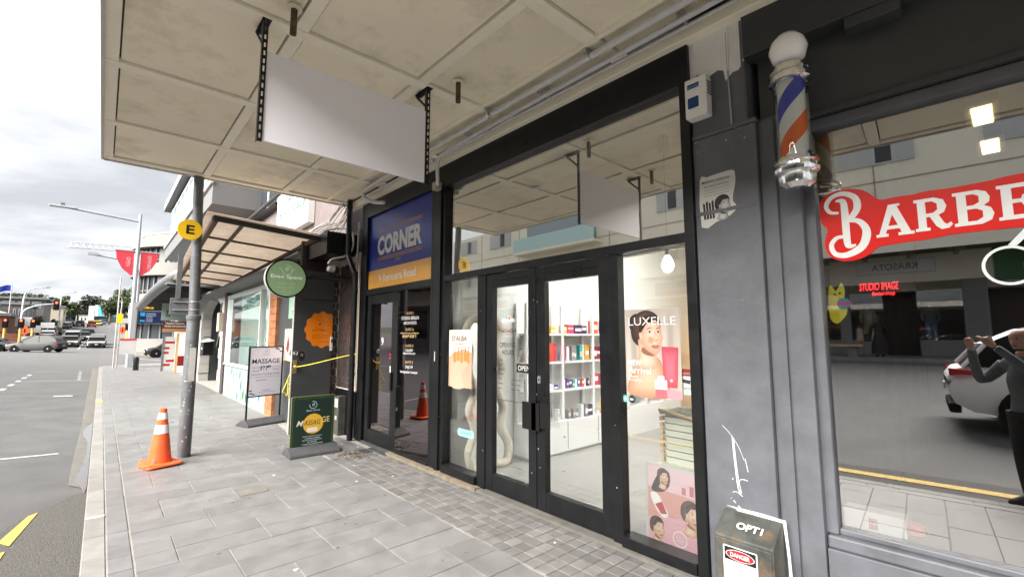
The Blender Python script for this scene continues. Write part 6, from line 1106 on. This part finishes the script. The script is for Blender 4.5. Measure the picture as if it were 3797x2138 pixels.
tag(MB().box(-11.2, -7.6, 84.6, 84.9, .6, 2.0).build('brick_wall', 'brick_red', None), 'low red brick garden wall at the junction corner', 'wall')
t_ = block('warehouse', 'white shed roofed building at the left picture edge', -24, -12.2, 100, 106, 1, 6.2, 'white_paint', [])
bb = T('glass_tower', 'blue glass fronted office block halfway up the hill', 'building', (-2, 232, 7)); B(-4.3, -2.6, 229, 245, 5, 13.0).build('stair_tower', 'white_paint', bb)
m = MB(); pts = [(-2.6 + 6 * (1 - math.cos(R(a_))) , 229.5 - 2.2 * math.sin(R(a_))) for a_ in range(0, 91, 10)]
for i in range(len(pts) - 1): MB().prism([(0, 0), (1, 0), (1, 1), (0, 1)], (pts[i][0] , pts[i][1], 9.2), (pts[i + 1][0] - pts[i][0], pts[i + 1][1] - pts[i][1], 0), (0, 0, 4.0), (.0, .2, 0)).build('glass_panel', 'blue_glass' if i > 2 else 'teal_glass', bb)
B(-2.5, 5, 231, 245, 5, 13.2).build('core', 'stone_grey', bb)
block('shop_house', 'small white house at the foot of the far trees', -6.9, -4.4, 236, 244, 6, 9.4, 'white_paint', [('s', -6.4, -5.8, 7.6, 8.8), ('s', -5.4, -4.8, 7.6, 8.8)])
block('shop_house', 'cream building with stepped top on the right up the hill', 5.2, 11, 150, 165, 3, 9.5, 'deco_white', [('s', 5.6, 6.4, 7, 8.4), ('s', 7, 8, 7, 8.4)]); block('shop_house', 'dark fronted shops on the right below the trees', 4.8, 12, 120, 140, 1.5, 5.2, 'opp_tan', [('s', 5.2, 6.6, 2.6, 4.4), ('s', 7.2, 9, 2.6, 4.4)]); block('tower_block', 'narrow white tower seen behind the lamp post', 5.4, 7.6, 170, 176, 4, 14.6, 'white_paint', [('s', 5.8, 6.4, 11, 12.5)])
bbd = T('billboard', 'blue hoarding beside the parked cars up the hill', 'billboard', (-7, 165, 4)); B(-8.0, -6.3, 166, 166.2, 5.6, 7.6).build('panel', 'car_blue', bbd); B(-7.9, -7.8, 166.05, 166.15, 3.8, 5.6).build('leg', 'pole_light', bbd); B(-6.5, -6.4, 166.05, 166.15, 3.8, 5.6).build('leg', 'pole_light', bbd)
for x0, y0, z0, w_, h, mt, lb in ((-9.0, 92, 3.0, 1.6, 1.3, 'white_paint', 'white shop sign board left of the parked cars'), (-8.2, 100, 2.2, 1.2, 1.1, 'white_rough', 'round edged sign board beside the hedge'), (-7.5, 106, 3.0, 1.6, .9, 'conduit', 'grey sign board above the parked cars'), (3.4, 112, 4.0, 1.3, 1.0, 'blue_sign', 'blue square sign on the right up the hill')):
    t_ = T('sign_board', lb, 'sign', (x0, y0, z0)); B(x0, x0 + w_, y0, y0 + .1, z0, z0 + h).build('panel', mt, t_); B(x0 + w_ / 2 - .05, x0 + w_ / 2 + .05, y0 + .02, y0 + .08, z0 - 2.2, z0).build('post', 'pole_light', t_)
for x, y, lb in ((-7.3, 84, 'orange diamond roadworks sign left of the parked cars'), (2.3, 92, 'orange diamond roadworks sign on the right footpath')):
    z = zr(x, y); t_ = T('roadworks_sign', lb, 'sign', (x, y, z)); MB().prism([(-.62, 0), (0, -.62), (.62, 0), (0, .62)], (x, y, z + 2.0), (1, 0, 0), (0, 0, 1), (0, .04, 0)).build('diamond', 'cone_orange', t_); B(x - .06, x + .06, y - .012, y - .002, z + 1.75, z + 2.25).build('symbol', 'black_plain', t_); B(x - .04, x + .04, y + .045, y + .1, z, z + 1.9).build('post', 'pole_light', t_); B(x - .5, x + .5, y + .0, y + .04, z + .75, z + 1.3).build('plate', 'white_rough', t_)
# flag, crane
c = T('flagpole', 'white flagpole with dark blue flag behind the left lamp post', 'flag', (-11, 100, 1)); MB().tube([(-10.4, 99, 1), (-10.4, 99, 9.3)], .06, 6).build('pole', 'white_rough', c); m = MB(); m.grid(lambda u, v: (-10.4 - 1.6 * u, 99 + .1 * math.sin(u * 7), 9.1 - .2 * u + .12 * math.sin(u * 6) - .85 * v), 8, 2); m.build('flag_cloth', 'blue_sign', c)
c = T('tower_crane', 'pale lattice crane jib far behind the curved building', 'crane', (20, 190, 30)); zj = 28.5; x0, x1, yj = -9.5, 34, 190
MB().tube([(x0, yj, zj), (x1, yj, zj + 1.0)], .16, 4).build('bottom_chord', 'pole_light', c); MB().tube([(x0 + 1.5, yj, zj + 1.6), (x1, yj, zj + 2.6)], .12, 4).build('top_chord', 'pole_light', c); m = MB()
for k in range(29): xa = x0 + 1.5 * k; m.tube([(xa, yj, zj + k * .035), (xa + .75, yj, zj + 1.6 + k * .035)], .06, 4); m.tube([(xa + .75, yj, zj + 1.6 + k * .035), (xa + 1.5, yj, zj + k * .035)], .06, 4)
m.build('lattice', 'pole_light', c); MB().tube([(x0 + 18, yj, zj + 2), (x1, yj, zj + 9)], .06, 4).build('tie_bar', 'pole_light', c); B(x1, x1 + 2, yj - 1, yj + 1, 0, 52).build('mast', 'pole_light', c)
# street lamps
def lamp(lb, x, y, h, rx, z=None):
    z = zr(x, y) if z is None else z; t_ = T('street_lamp', lb, 'street lamp', (x, y, z), 'curved arm street lamps'); s2 = 1 if rx > 0 else -1
    MB().tube(spline([(x, y, z), (x, y, z + h * .8), (x + rx * .12, y, z + h * .95), (x + rx * .4, y, z + h), (x + rx, y, z + h * 1.03)], 5), [.11] * 6 + [.07] * 15, 8).build('column', 'pole_light', t_, 60); B(min(x + rx, x + rx * .8), max(x + rx, x + rx * .8), y - .15, y + .15, z + h * 1.02, z + h * 1.04 + .05).build('lamp_head', 'pole_light', t_)
lamp('curved arm street lamp by the left traffic lights', -7.35, 80.5, 7.2, 2.2); lamp('curved arm street lamp beside the round topped tree', -7.2, 140, 8.2, 2.4); lamp('far curved arm street lamp before the blue glass block', -6.4, 200, 7.6, 2.2); lamp('curved arm street lamp on the right before the green tree', 3.2, 150, 8.4, -2.2); lamp('street lamp whose head pokes in at the left edge', -15.5, 60, 8.8, 6.0)
lamp('second lamp arm reaching left behind the red banners', 1.75, 44, 7.4, -2.9)
# traffic signals
def signal(lb, x, y, ztop, arm=None, zlow=None):
    z = zr(x, y); t_ = T('traffic_signal', lb, 'traffic light', (x, y, z), 'traffic signals at the junction'); MB().tube([(x, y, z), (x, y, z + 2.3)], .12, 10).build('post_base', 'line_yellow', t_, 60)
    heads = [(x, z + 2.9)]
    if arm: MB().tube(spline([(x, y, z + 2.2), (x, y, z + 4.0), (x + .4, y, z + 4.6), (x + arm * .5, y, z + 5.0), (x + arm, y, z + 5.2)], 5), .07, 8).build('mast_arm', 'pole_light', t_, 60); heads.append((x + arm, z + 5.0))
    for hx, hz in heads:
        h_ = MB().prism(rrect(-.25, .25, -.52, .52, .1), (hx, y - .15, hz), (1, 0, 0), (0, 0, 1), (0, .04, 0)).build('target_board', 'black_plain', t_); B(hx - .16, hx + .16, y - .35, y - .15, hz - .5, hz + .5).build('lamp_case', 'black_plain', t_)
        for k, mt in ((.32, 'led_red'), (0, 'plastic_black'), (-.32, 'plastic_black')): MB().lathe([(.11, 0), (.11, .02), (.05, .03)], (hx, y - .35, hz + k), 12, (0, -1, 0)).build('lens', mt, t_); MB().lathe([(.15, 0), (.15, .12)], (hx, y - .33, hz + k), 12, (0, -1, 0)).build('visor', 'plastic_black', t_) if mt != 'led_red' else None
    return t_
signal('red traffic signal with overhead arm on the left of the junction', -6.7, 73.5, 3, 2.6); signal('red traffic signal beside the brick wall', -6.3, 80.0, 3); signal('traffic signal with backs showing furthest left', -8.2, 76.5, 3); signal('red traffic signal beside the bus screen post', 2.35, 74.5, 3); signal('signal on orange post on the right footpath', 2.6, 84, 3)
# trees
def tree(lb, x, y, z, h, rx, rz_, mt, n=2600, clumps=22, seed=1, name='tree', ls=.34):
    r = random.Random(seed); t_ = T(name, lb, 'tree', (x, y, z), 'street and hillside trees'); ch = z + h - rz_
    MB().tube([(x, y, z - .5), (x + .1, y, z + h * .3), (x - .1, y, ch)], [h * .035, h * .028, h * .015], 8).build('trunk', 'bark', t_, 60); m = MB()
    for k in range(7): a_ = 2 * math.pi * k / 7 + r.random(); m.tube([(x, y, z + h * (.3 + .04 * k)), (x + rx * .35 * math.cos(a_), y + rx * .3 * math.sin(a_), ch - rz_ * .15), (x + rx * .7 * math.cos(a_), y + rx * .6 * math.sin(a_), ch + rz_ * .35 * r.random())], [h * .014, h * .009, h * .003], 5)
    m.build('limbs', 'bark', t_, 60); m = MB(); cs = []
    for k in range(clumps):
        while True:
            p = Vector((r.uniform(-1, 1), r.uniform(-1, 1), r.uniform(-1, 1)))
            if .35 < p.length < .92: break
        cs.append((p, r.uniform(.26, .42)))
    for k in range(n):
        c_, s_ = r.choice(cs); q = Vector((r.gauss(0, 1), r.gauss(0, 1), r.gauss(0, 1))).normalized() * (r.random() ** .4) * s_ + c_
        p = Vector((x + q.x * rx, y + q.y * rx, ch + q.z * rz_)); u = Vector((r.gauss(0, 1), r.gauss(0, 1), r.gauss(0, .6))).normalized(); v = u.cross(Vector((r.gauss(0, 1), r.gauss(0, 1), r.gauss(0, 1)))).normalized(); l = ls * r.uniform(.6, 1.4)
        m.poly([p - u * l, p - v * l * .5, p + u * l, p + v * l * .5])
    m.build('crown', mt, t_); return t_
tree('round topped dark green street tree left of the hill road', -7.6, 165, 3.6, 8.2, 2.9, 2.6, 'leaf_b', 3000, 26, 2); tree('spreading bright green tree right of the blue glass block', 1.5, 205, 5.4, 9.0, 2.9, 3.2, 'leaf_b', 3200, 26, 3, ls=.34); tree('tall tree rising behind the bright green tree', 5.2, 235, 7, 12.5, 4.2, 4.5, 'leaf_b', 3600, 26, 4, ls=.45)
tree('broad dark hilltop tree behind the blue glass block', -5.6, 300, 8, 13.5, 6.8, 5.5, 'leaf_c', 5200, 34, 5, ls=.6); tree('dark tree crowning the roofs at left', -17, 190, 5, 9.2, 7, 2.6, 'leaf_c', 2400, 20, 6, ls=.45); tree('low dark tree beside the hilltop tree', -11, 280, 7, 8, 4, 3.2, 'leaf_c', 2400, 20, 7, ls=.5); tree('tree partly hidden behind the bus post', 8.5, 160, 4, 12, 4.5, 4.5, 'leaf_a', 2600, 20, 8); tree('tree at the far left picture edge', -22, 120, 2, 9.4, 3, 2.6, 'leaf_a', 1500, 14, 9)
for i, (x, y, z, h, rx) in enumerate(((-8.0, 112, 1.4, 3.4, 1.5), (-8.2, 130, 2.5, 3.0, 1.3), (-8.6, 120, 1.8, 3.2, 1.6), (-9.2, 85.8, .6, 1.6, .8), (-8.3, 86, .6, 1.4, .7))):
    tree(('clipped hedge bush above the white van', 'upright bush by the lamp post', 'bush behind the sign boards', 'low shrub on the left by the brick wall', 'low shrub on the right by the brick wall')[i], x, y, z, h, rx, h * .45, 'leaf_b' if i % 2 else 'leaf_a', 700, 9, 20 + i, 'shrub', .2)
m = MB(); r = random.Random(3)
for k in range(5000): x = r.uniform(-90, 60); y = r.uniform(330, 360); z = 8 + abs(r.gauss(0, 1)) * 3.2 * (1.2 + math.sin(x * .13) * .6); u = Vector((r.gauss(0, 1), 0, r.gauss(0, 1))).normalized() * r.uniform(.5, 1.1); v = Vector((-u.z, 0, u.x)) * .7; p = Vector((x, y, z)); m.poly([p - u, p - v, p + u, p + v])
o = m.build('woodland', 'leaf_c', None, kind='stuff'); o['label'] = 'dark wooded ridge behind the hill road'; o['category'] = 'woodland'

# ------------------------------------------------------------------ the far side of the street (mirrored in the shop glass)
OX = -20.0; OZ = .78
S(B(OX - .2, -16.0, -30, 40, -.4, OZ), 'opposite_pavement', 'paver_far'); S(B(-16.0, -15.75, -30, 40, -.4, OZ + .005), 'opposite_kerb', 'kerb')
ob = T('apartment_building', 'cream panelled apartment block across the street, seen in the window reflections', 'building', (OX - 4, 8, 0))
OF = lambda y, z, d_=0: plane((OX + d_, y, z), (0, 1, 0), (0, 0, 1))
B(OX - 10, OX, -32, 38.2, 5.6, 11.2).build('upper_wall', 'opp_cream', ob); B(OX - 10, OX - 1.2, -32, 38.2, 0, 3.6).build('shop_recess', 'wall_dark', ob); B(OX - 1.2, OX + .05, -32, 38.2, 4.0, 5.6).build('shop_band', 'opp_cream', ob); B(OX - 1.2, OX, -32, 38.2, 3.6, 4.0).build('shop_band', 'opp_tan', ob)
for z in (8.72,): B(OX, OX + .03, -32, 38.2, z, z + .05).build('panel_joint', 'opp_tan', ob)
for y in (-24, -16, -8, 1.5, 8, 12, 18.8, 28.2, 33.4): B(OX, OX + .03, y, y + .05, 5.6, 11.2).build('panel_joint', 'opp_tan', ob)
for z0, z1 in ((6.3, 7.55), (9.55, 10.85)):
    for y0, n in ((-28, 4), (-22, 4), (-13, 4), (-5, 4), (.05, 4), (5.5, 4), (12.9, 3), (29.3, 4), (34.2, 4)):
        if z0 < 7 and y0 in (2.5,): pass
        wd = .72; f = B(OX, OX + .08, y0, y0 + n * wd, z0, z1).build('window', 'white_paint', ob)
        for k in range(n): B(OX + .081, OX + .09, y0 + k * wd + .07, y0 + (k + 1) * wd - .07, z0 + .08, z1 - .08).build('pane', 'win_dark' if k % 3 == 1 else 'win_curtain', f)
B(OX, OX + 1.1, 19.4, 27.8, 8.3, 8.5).build('balcony_slab', 'opp_cream', ob); B(OX + 1.05, OX + 1.1, 19.4, 27.8, 8.5, 9.6).build('balcony_glass', 'teal_glass', ob); B(OX, OX + .06, 20, 27.2, 8.6, 11).build('balcony_window', 'win_sky', ob)
B(OX - 1.2, OX + .1, 2.8, 3.22, OZ, 4.0).build('pilaster', 'stone_grey', ob)
# projecting canopy with frosted panels
oc = T('canopy', 'beamed canopy across the street with pale panels, seen reflected', 'canopy', (OX + 1.5, 10, 5)); B(OX + .051, OX + 3.0, -32, 38, 5.2, 5.3).build('deck', 'opp_tan', oc); B(OX + 2.9, OX + 3.02, -32, 38, 4.98, 5.42).build('fascia', 'opp_cream', oc)
for k in range(46): y = -31 + 1.5 * k; B(OX + .06, OX + 2.89, y, y + .14, 5.05, 5.2).build('beam', 'opp_tan', oc); B(OX + .5, OX + 2.6, y + .35, y + 1.3, 5.17, 5.198).build('light_panel', 'deco_white', oc)
# shops: pilasters, plinths, glass
for y in (-26, -19, -11, -6.5, -1.75, 6.0, 11, 17, 23, 28, 33, 37): B(OX - 1.2, OX + .1, y, y + .75, OZ, 4.0).build('pilaster', 'stone_grey', ob)
for y0, y1 in ((-25.2, -19), (-18.2, -11), (-10.2, -6.5), (-1.0, .44), (1.6, 2.8), (3.22, 6.0), (6.8, 11), (11.8, 17), (17.8, 23), (23.8, 28), (28.8, 33)): B(OX - .5, OX + .02, y0, y1, OZ - .1, 1.45).build('plinth', 'stone_grey', ob); MB().poly([(OX, y0, 1.45), (OX, y1, 1.45), (OX, y1, 3.95), (OX, y0, 3.95)]).build('shop_glass', 'glass', ob)
for y0, y1, z0, z1, bk, fg, word, lb, hh in ((-.28, 2.46, 4.40, 5.02, 'ffffff', '1a1c22', 'KRASOTA', 'pale KRASOTA sign board across the street, mirrored in the barber window', .28), (12.75, 15.35, 4.15, 5.0, '3a2c1e', 'd9c7a0', 'XX HAIR SALON', 'brown XX HAIR SALON sign across the street, mirrored in the shop window', .22), (29.6, 35.9, 4.1, 4.78, 'd4542a', 'f0e0d0', 'your Local', 'orange sign across the street, mirrored in the glass door', .3), (3.5, 4.7, 4.0, 4.85, 'f0e2e6', 'b02a3a', 'TV', 'pink and white sign across the street beside the KRASOTA shop', .4), (17.5, 21.5, 4.2, 4.9, 'e8e8e8', 'c03a3a', 'station se', 'white sign with red word across the street, mirrored in the transom glass', .4), (-5.6, -1.95, 3.8, 5.35, '1f6b2e', 'd8b040', 'salon', 'green shop sign across the street behind the scissors emblem', .5)):
    t_ = T('shop_sign', lb, 'sign', (OX, (y0 + y1) / 2, z0)); B(OX + .051, OX + .14, y0, y1, z0, z1).build('board', 'white_paint', t_); pl = OF(y0, z0, .1405); m = MB().c_(bk); W_ = y1 - y0; H_ = z1 - z0; m.flat(pl, [(.03, .03), (W_ - .03, .03), (W_ - .03, H_ - .03), (.03, H_ - .03)], .002); m.c_(fg); txt(m, pl, word, W_ / 2, H_ * .3, h=hh, w=min(W_ * .7, hh * len(word) * .8), d=.006); m.build('print', 'print', t_)
# mannequins
for y, top, bot, lb in ((2.2, 'opp_tan', 'opp_tan', 'mannequin in an olive coat in the shop window across the street'), (.03, 'cloth_grey', 'car_blue', 'mannequin in a blue grey jacket in the shop window across the street')):
    t_ = T('mannequin', lb, 'mannequin', (OX - .4, y, 1.45)); z = 1.46
    MB().tube([(OX - .4, y, z + 1.48), (OX - .4, y, z + 1.40)], [.05, .06], 10).build('neck', 'white_paint', t_, 60)
    m = MB(); n = 12; vs = []
    for h_, a_, b_ in ((.72, .2, .13), (.95, .17, .12), (1.2, .2, .13), (1.34, .21, .11), (1.42, .08, .07)): vs += [(OX - .4 + b_ * math.sin(2 * math.pi * i / n), y + a_ * math.cos(2 * math.pi * i / n), z + h_) for i in range(n)]
    m.add(vs, [(i * n + j, i * n + (j + 1) % n, (i + 1) * n + (j + 1) % n, (i + 1) * n + j) for i in range(4) for j in range(n)]); 
    for s2 in (-1, 1): m.tube([(OX - .4, y + s2 * .2, z + 1.34), (OX - .38, y + s2 * .27, z + 1.05), (OX - .33, y + s2 * .25, z + .8)], [.07, .06, .045], 8)
    m.build('jacket', top, t_, 60); m = MB()
    for s2 in (-1, 1): m.tube([(OX - .4, y + s2 * .1, z + .78), (OX - .4, y + s2 * .1, z + .4), (OX - .4, y + s2 * .11, z)], [.1, .08, .07], 8)
    m.build('trousers', bot, t_, 60)
t_ = T('street_bench', 'timber bench slab on the opposite pavement, seen in the barber window', 'bench', (-17, 6.2, OZ)); B(-17.4, -16.8, 2.2, 6.0, OZ + .42, OZ + .5).build('seat', 'wood', t_); B(-17.3, -16.9, 2.4, 2.7, OZ, OZ + .42).build('leg', 'stone_grey', t_); B(-17.3, -16.9, 5.4, 5.7, OZ, OZ + .42).build('leg', 'stone_grey', t_)

# ------------------------------------------------------------------ people
def body(name, edges_v, edges, radii, matn, par, sub=1):
    me = bpy.data.meshes.new(name); me.from_pydata(edges_v, edges, []); o = bpy.data.objects.new(name, me); COL.objects.link(o); me.materials.append(MATS[matn])
    o.parent = par; o.matrix_parent_inverse = wm(par).inverted()
    sk = o.modifiers.new('skin', 'SKIN'); sk.use_smooth_shade = True; ss = o.modifiers.new('sub', 'SUBSURF'); ss.levels = sub; ss.render_levels = sub
    if not me.skin_vertices: me.attributes.new('skin_vertex', 'FLOAT', 'POINT') if False else None
    return o, me
def skinned(name, chains, matn, par, root=0):
    """chains of (point, radius); the first point of a chain may repeat an earlier one"""
    vs = []; rs = []; es = []; idx = {}
    for ch in chains:
        prev = None
        for p, r in ch:
            key = tuple(round(c_, 4) for c_ in p)
            if key not in idx: idx[key] = len(vs); vs.append(p); rs.append(r)
            i = idx[key]
            if prev is not None and prev != i: es.append((prev, i))
            prev = i
    # build as joined smooth tubes with spherical joints, one mesh
    m = MB()
    for ch in chains:
        pts = spline([p for p, r in ch], 4) if len(ch) > 2 else [p for p, r in ch]; k = len(pts); rr = []
        for i in range(k): t = i / (k - 1) * (len(ch) - 1); q = int(min(t, len(ch) - 2)); rr.append(ch[q][1] + (ch[q + 1][1] - ch[q][1]) * (t - q))
        m.tube(pts, rr, 12)
    o = m.build(name, matn, par, 180)
    rm = o.modifiers.new('blend', 'REMESH'); rm.mode = 'VOXEL'; rm.voxel_size = .012; rm.use_smooth_shade = True
    sm = o.modifiers.new('smooth', 'SMOOTH'); sm.iterations = 4; sm.factor = .5
    return o
def person(label, base, rz, H, arms, top, trousers, hair_len=0, skirt=False, prop=None):
    t_ = T('person', label, 'person', (0, 0, 0)); s = H / 1.75
    S_ = lambda ch: [((p[0] * s, p[1] * s, p[2] * s), r * s) for p, r in ch]
    skin = [S_([((0, -.01, 1.42), .055), ((0, 0, 1.52), .055)]), S_([((0, .0, 1.545), .062), ((0, .0, 1.63), .09), ((0, -.005, 1.69), .088), ((0, -.005, 1.735), .05)]), S_([((0, .085, 1.615), .012), ((0, .105, 1.60), .014)])]
    cl = [S_([((0, -.01, .92), .14), ((0, -.01, 1.05), .125), ((0, 0, 1.22), .14), ((0, -.01, 1.36), .12), ((0, -.01, 1.44), .07)]), S_([((-.17, -.01, 1.39), .075), ((0, -.01, 1.38), .11), ((.17, -.01, 1.39), .075)])]
    hands = []
    for sx_, (elb, wri) in zip((-1, 1), arms):
        sh_ = (sx_ * .185, -.01, 1.39); cl.append(S_([(sh_, .065), (elb, .05), (tuple(e_ + (w_ - e_) * .9 for e_, w_ in zip(elb, wri)), .036)])); dirv = (Vector(wri) - Vector(elb)).normalized(); wv = Vector(wri)
        hands.append(S_([(tuple(wv - dirv * .04), .026), (tuple(wv + dirv * .02), .036), (tuple(wv + dirv * .07), .036)]))
        side = dirv.cross(Vector((0, 0, 1))); side = side.normalized() if side.length > .1 else Vector((1, 0, 0)); upv = side.cross(dirv)
        for f_ in range(4): b0 = wv + dirv * .065 + side * (.024 - .016 * f_); hands.append(S_([(tuple(b0), .0105), (tuple(b0 + dirv * (.035 if f_ in (1, 2) else .028) - upv * .006), .0095), (tuple(b0 + dirv * (.06 if f_ in (1, 2) else .048) - upv * .025), .0085)]))
        b0 = wv + dirv * .01 + upv * .03; hands.append(S_([(tuple(b0), .012), (tuple(b0 + dirv * .03 + upv * .025), .011), (tuple(b0 + dirv * .06 + upv * .028), .009)]))
    skinned('body', skin + hands, 'skin', t_); skinned('jumper', cl, top, t_)
    lg = [S_([((sx_ * .085, -.01, .92), .11), ((sx_ * .095, .01, .5), .07), ((sx_ * .1, -.02, .1), .045)]) for sx_ in (-1, 1)] + [S_([((-.085, -.01, .93), .11), ((.085, -.01, .93), .11)])]
    if skirt: MB().lathe([(.3 * s, .12), (.27 * s, .5), (.17 * s, .95 * s), (.15 * s, 1.0 * s)], (0, 0, 0), 20).build('skirt', trousers, t_, 60)
    skinned('trousers', lg, trousers, t_)
    for sx_ in (-1, 1): MB().tube(spline([(sx_ * .1 * s, -.07 * s, .05), (sx_ * .1 * s, .03 * s, .055), (sx_ * .105 * s, .13 * s, .035), (sx_ * .105 * s, .18 * s, .03)], 4), [.045, .045, .05, .05, .048, .046, .044, .042, .04, .038, .035, .03, .02], 10).build('shoe', 'cloth_black', t_, 60)
    hr = [S_([((0, -.03, 1.60), .085), ((0, -.025, 1.69), .097), ((0, -.01, 1.74), .07)])]
    if hair_len: hr.append(S_([((0, -.07, 1.64), .07), ((0, -.09, 1.5), .06), ((0, -.09, 1.64 - hair_len), .03)]))
    skinned('hair', hr, 'hair', t_); 
    for sx_ in (-1, 1): MB().lathe([(.001, -.006), (.009, 0), (.001, .006)], (sx_ * .033 * s, .083 * s, 1.65 * s), 8, (0, 1, 0)).build('eye', 'hair', t_); MB().lathe([(.001, -.008), (.022, 0), (.001, .008)], (sx_ * .089 * s, -.005, 1.635 * s), 8, (1, 0, 0)).build('ear', 'skin', t_)
    B(-.025 * s, .025 * s, .082 * s, .09 * s, 1.572 * s, 1.579 * s).build('mouth', 'wall_dark', t_)
    t_.location = base; t_.rotation_euler = (0, 0, R(rz)); return t_
# the photographer, facing along the camera axis, phone just behind the lens (local +y = forward)
ph = person('photographer in a grey jumper holding up a phone, seen in the barber window', (-.36, -.40, zr(-.36, -.4) + .01), -42, 1.78, [((-.30, .14, 1.22), (-.10, .42, 1.58)), ((.30, .12, 1.24), (.10, .42, 1.60))], 'cloth_grey', 'cloth_black')
pz = T('phone', 'black phone held up in both hands by the photographer', 'phone', (0, 0, 1.6)); o = MB().prism(rrect(-.078, .078, -.038, .038, .01), (0, 0, 0), (1, 0, 0), (0, 0, 1), (0, -.009, 0)).build('case', 'phone', pz, bevel=.002); pz.rotation_euler = (0, 0, R(-42)); pz.location = (-.03, -.033, 1.6); pz.scale = (1.25, 1, 1.2)
person('woman in black walking past the shops across the street, seen in the barber window', (-17.6, 1.7, OZ), 80, 1.66, [((-.27, .08, 1.1), (-.2, .25, .95)), ((.27, .0, 1.1), (.24, .12, .86))], 'cloth_black', 'cloth_black', .2, True)
tag(B(-17.75, -17.5, 1.95, 2.2, OZ + .62, OZ + .95).build('shoulder_bag', 'cloth_black', None, bevel=.03), 'black bag carried by the woman across the street', 'bag')
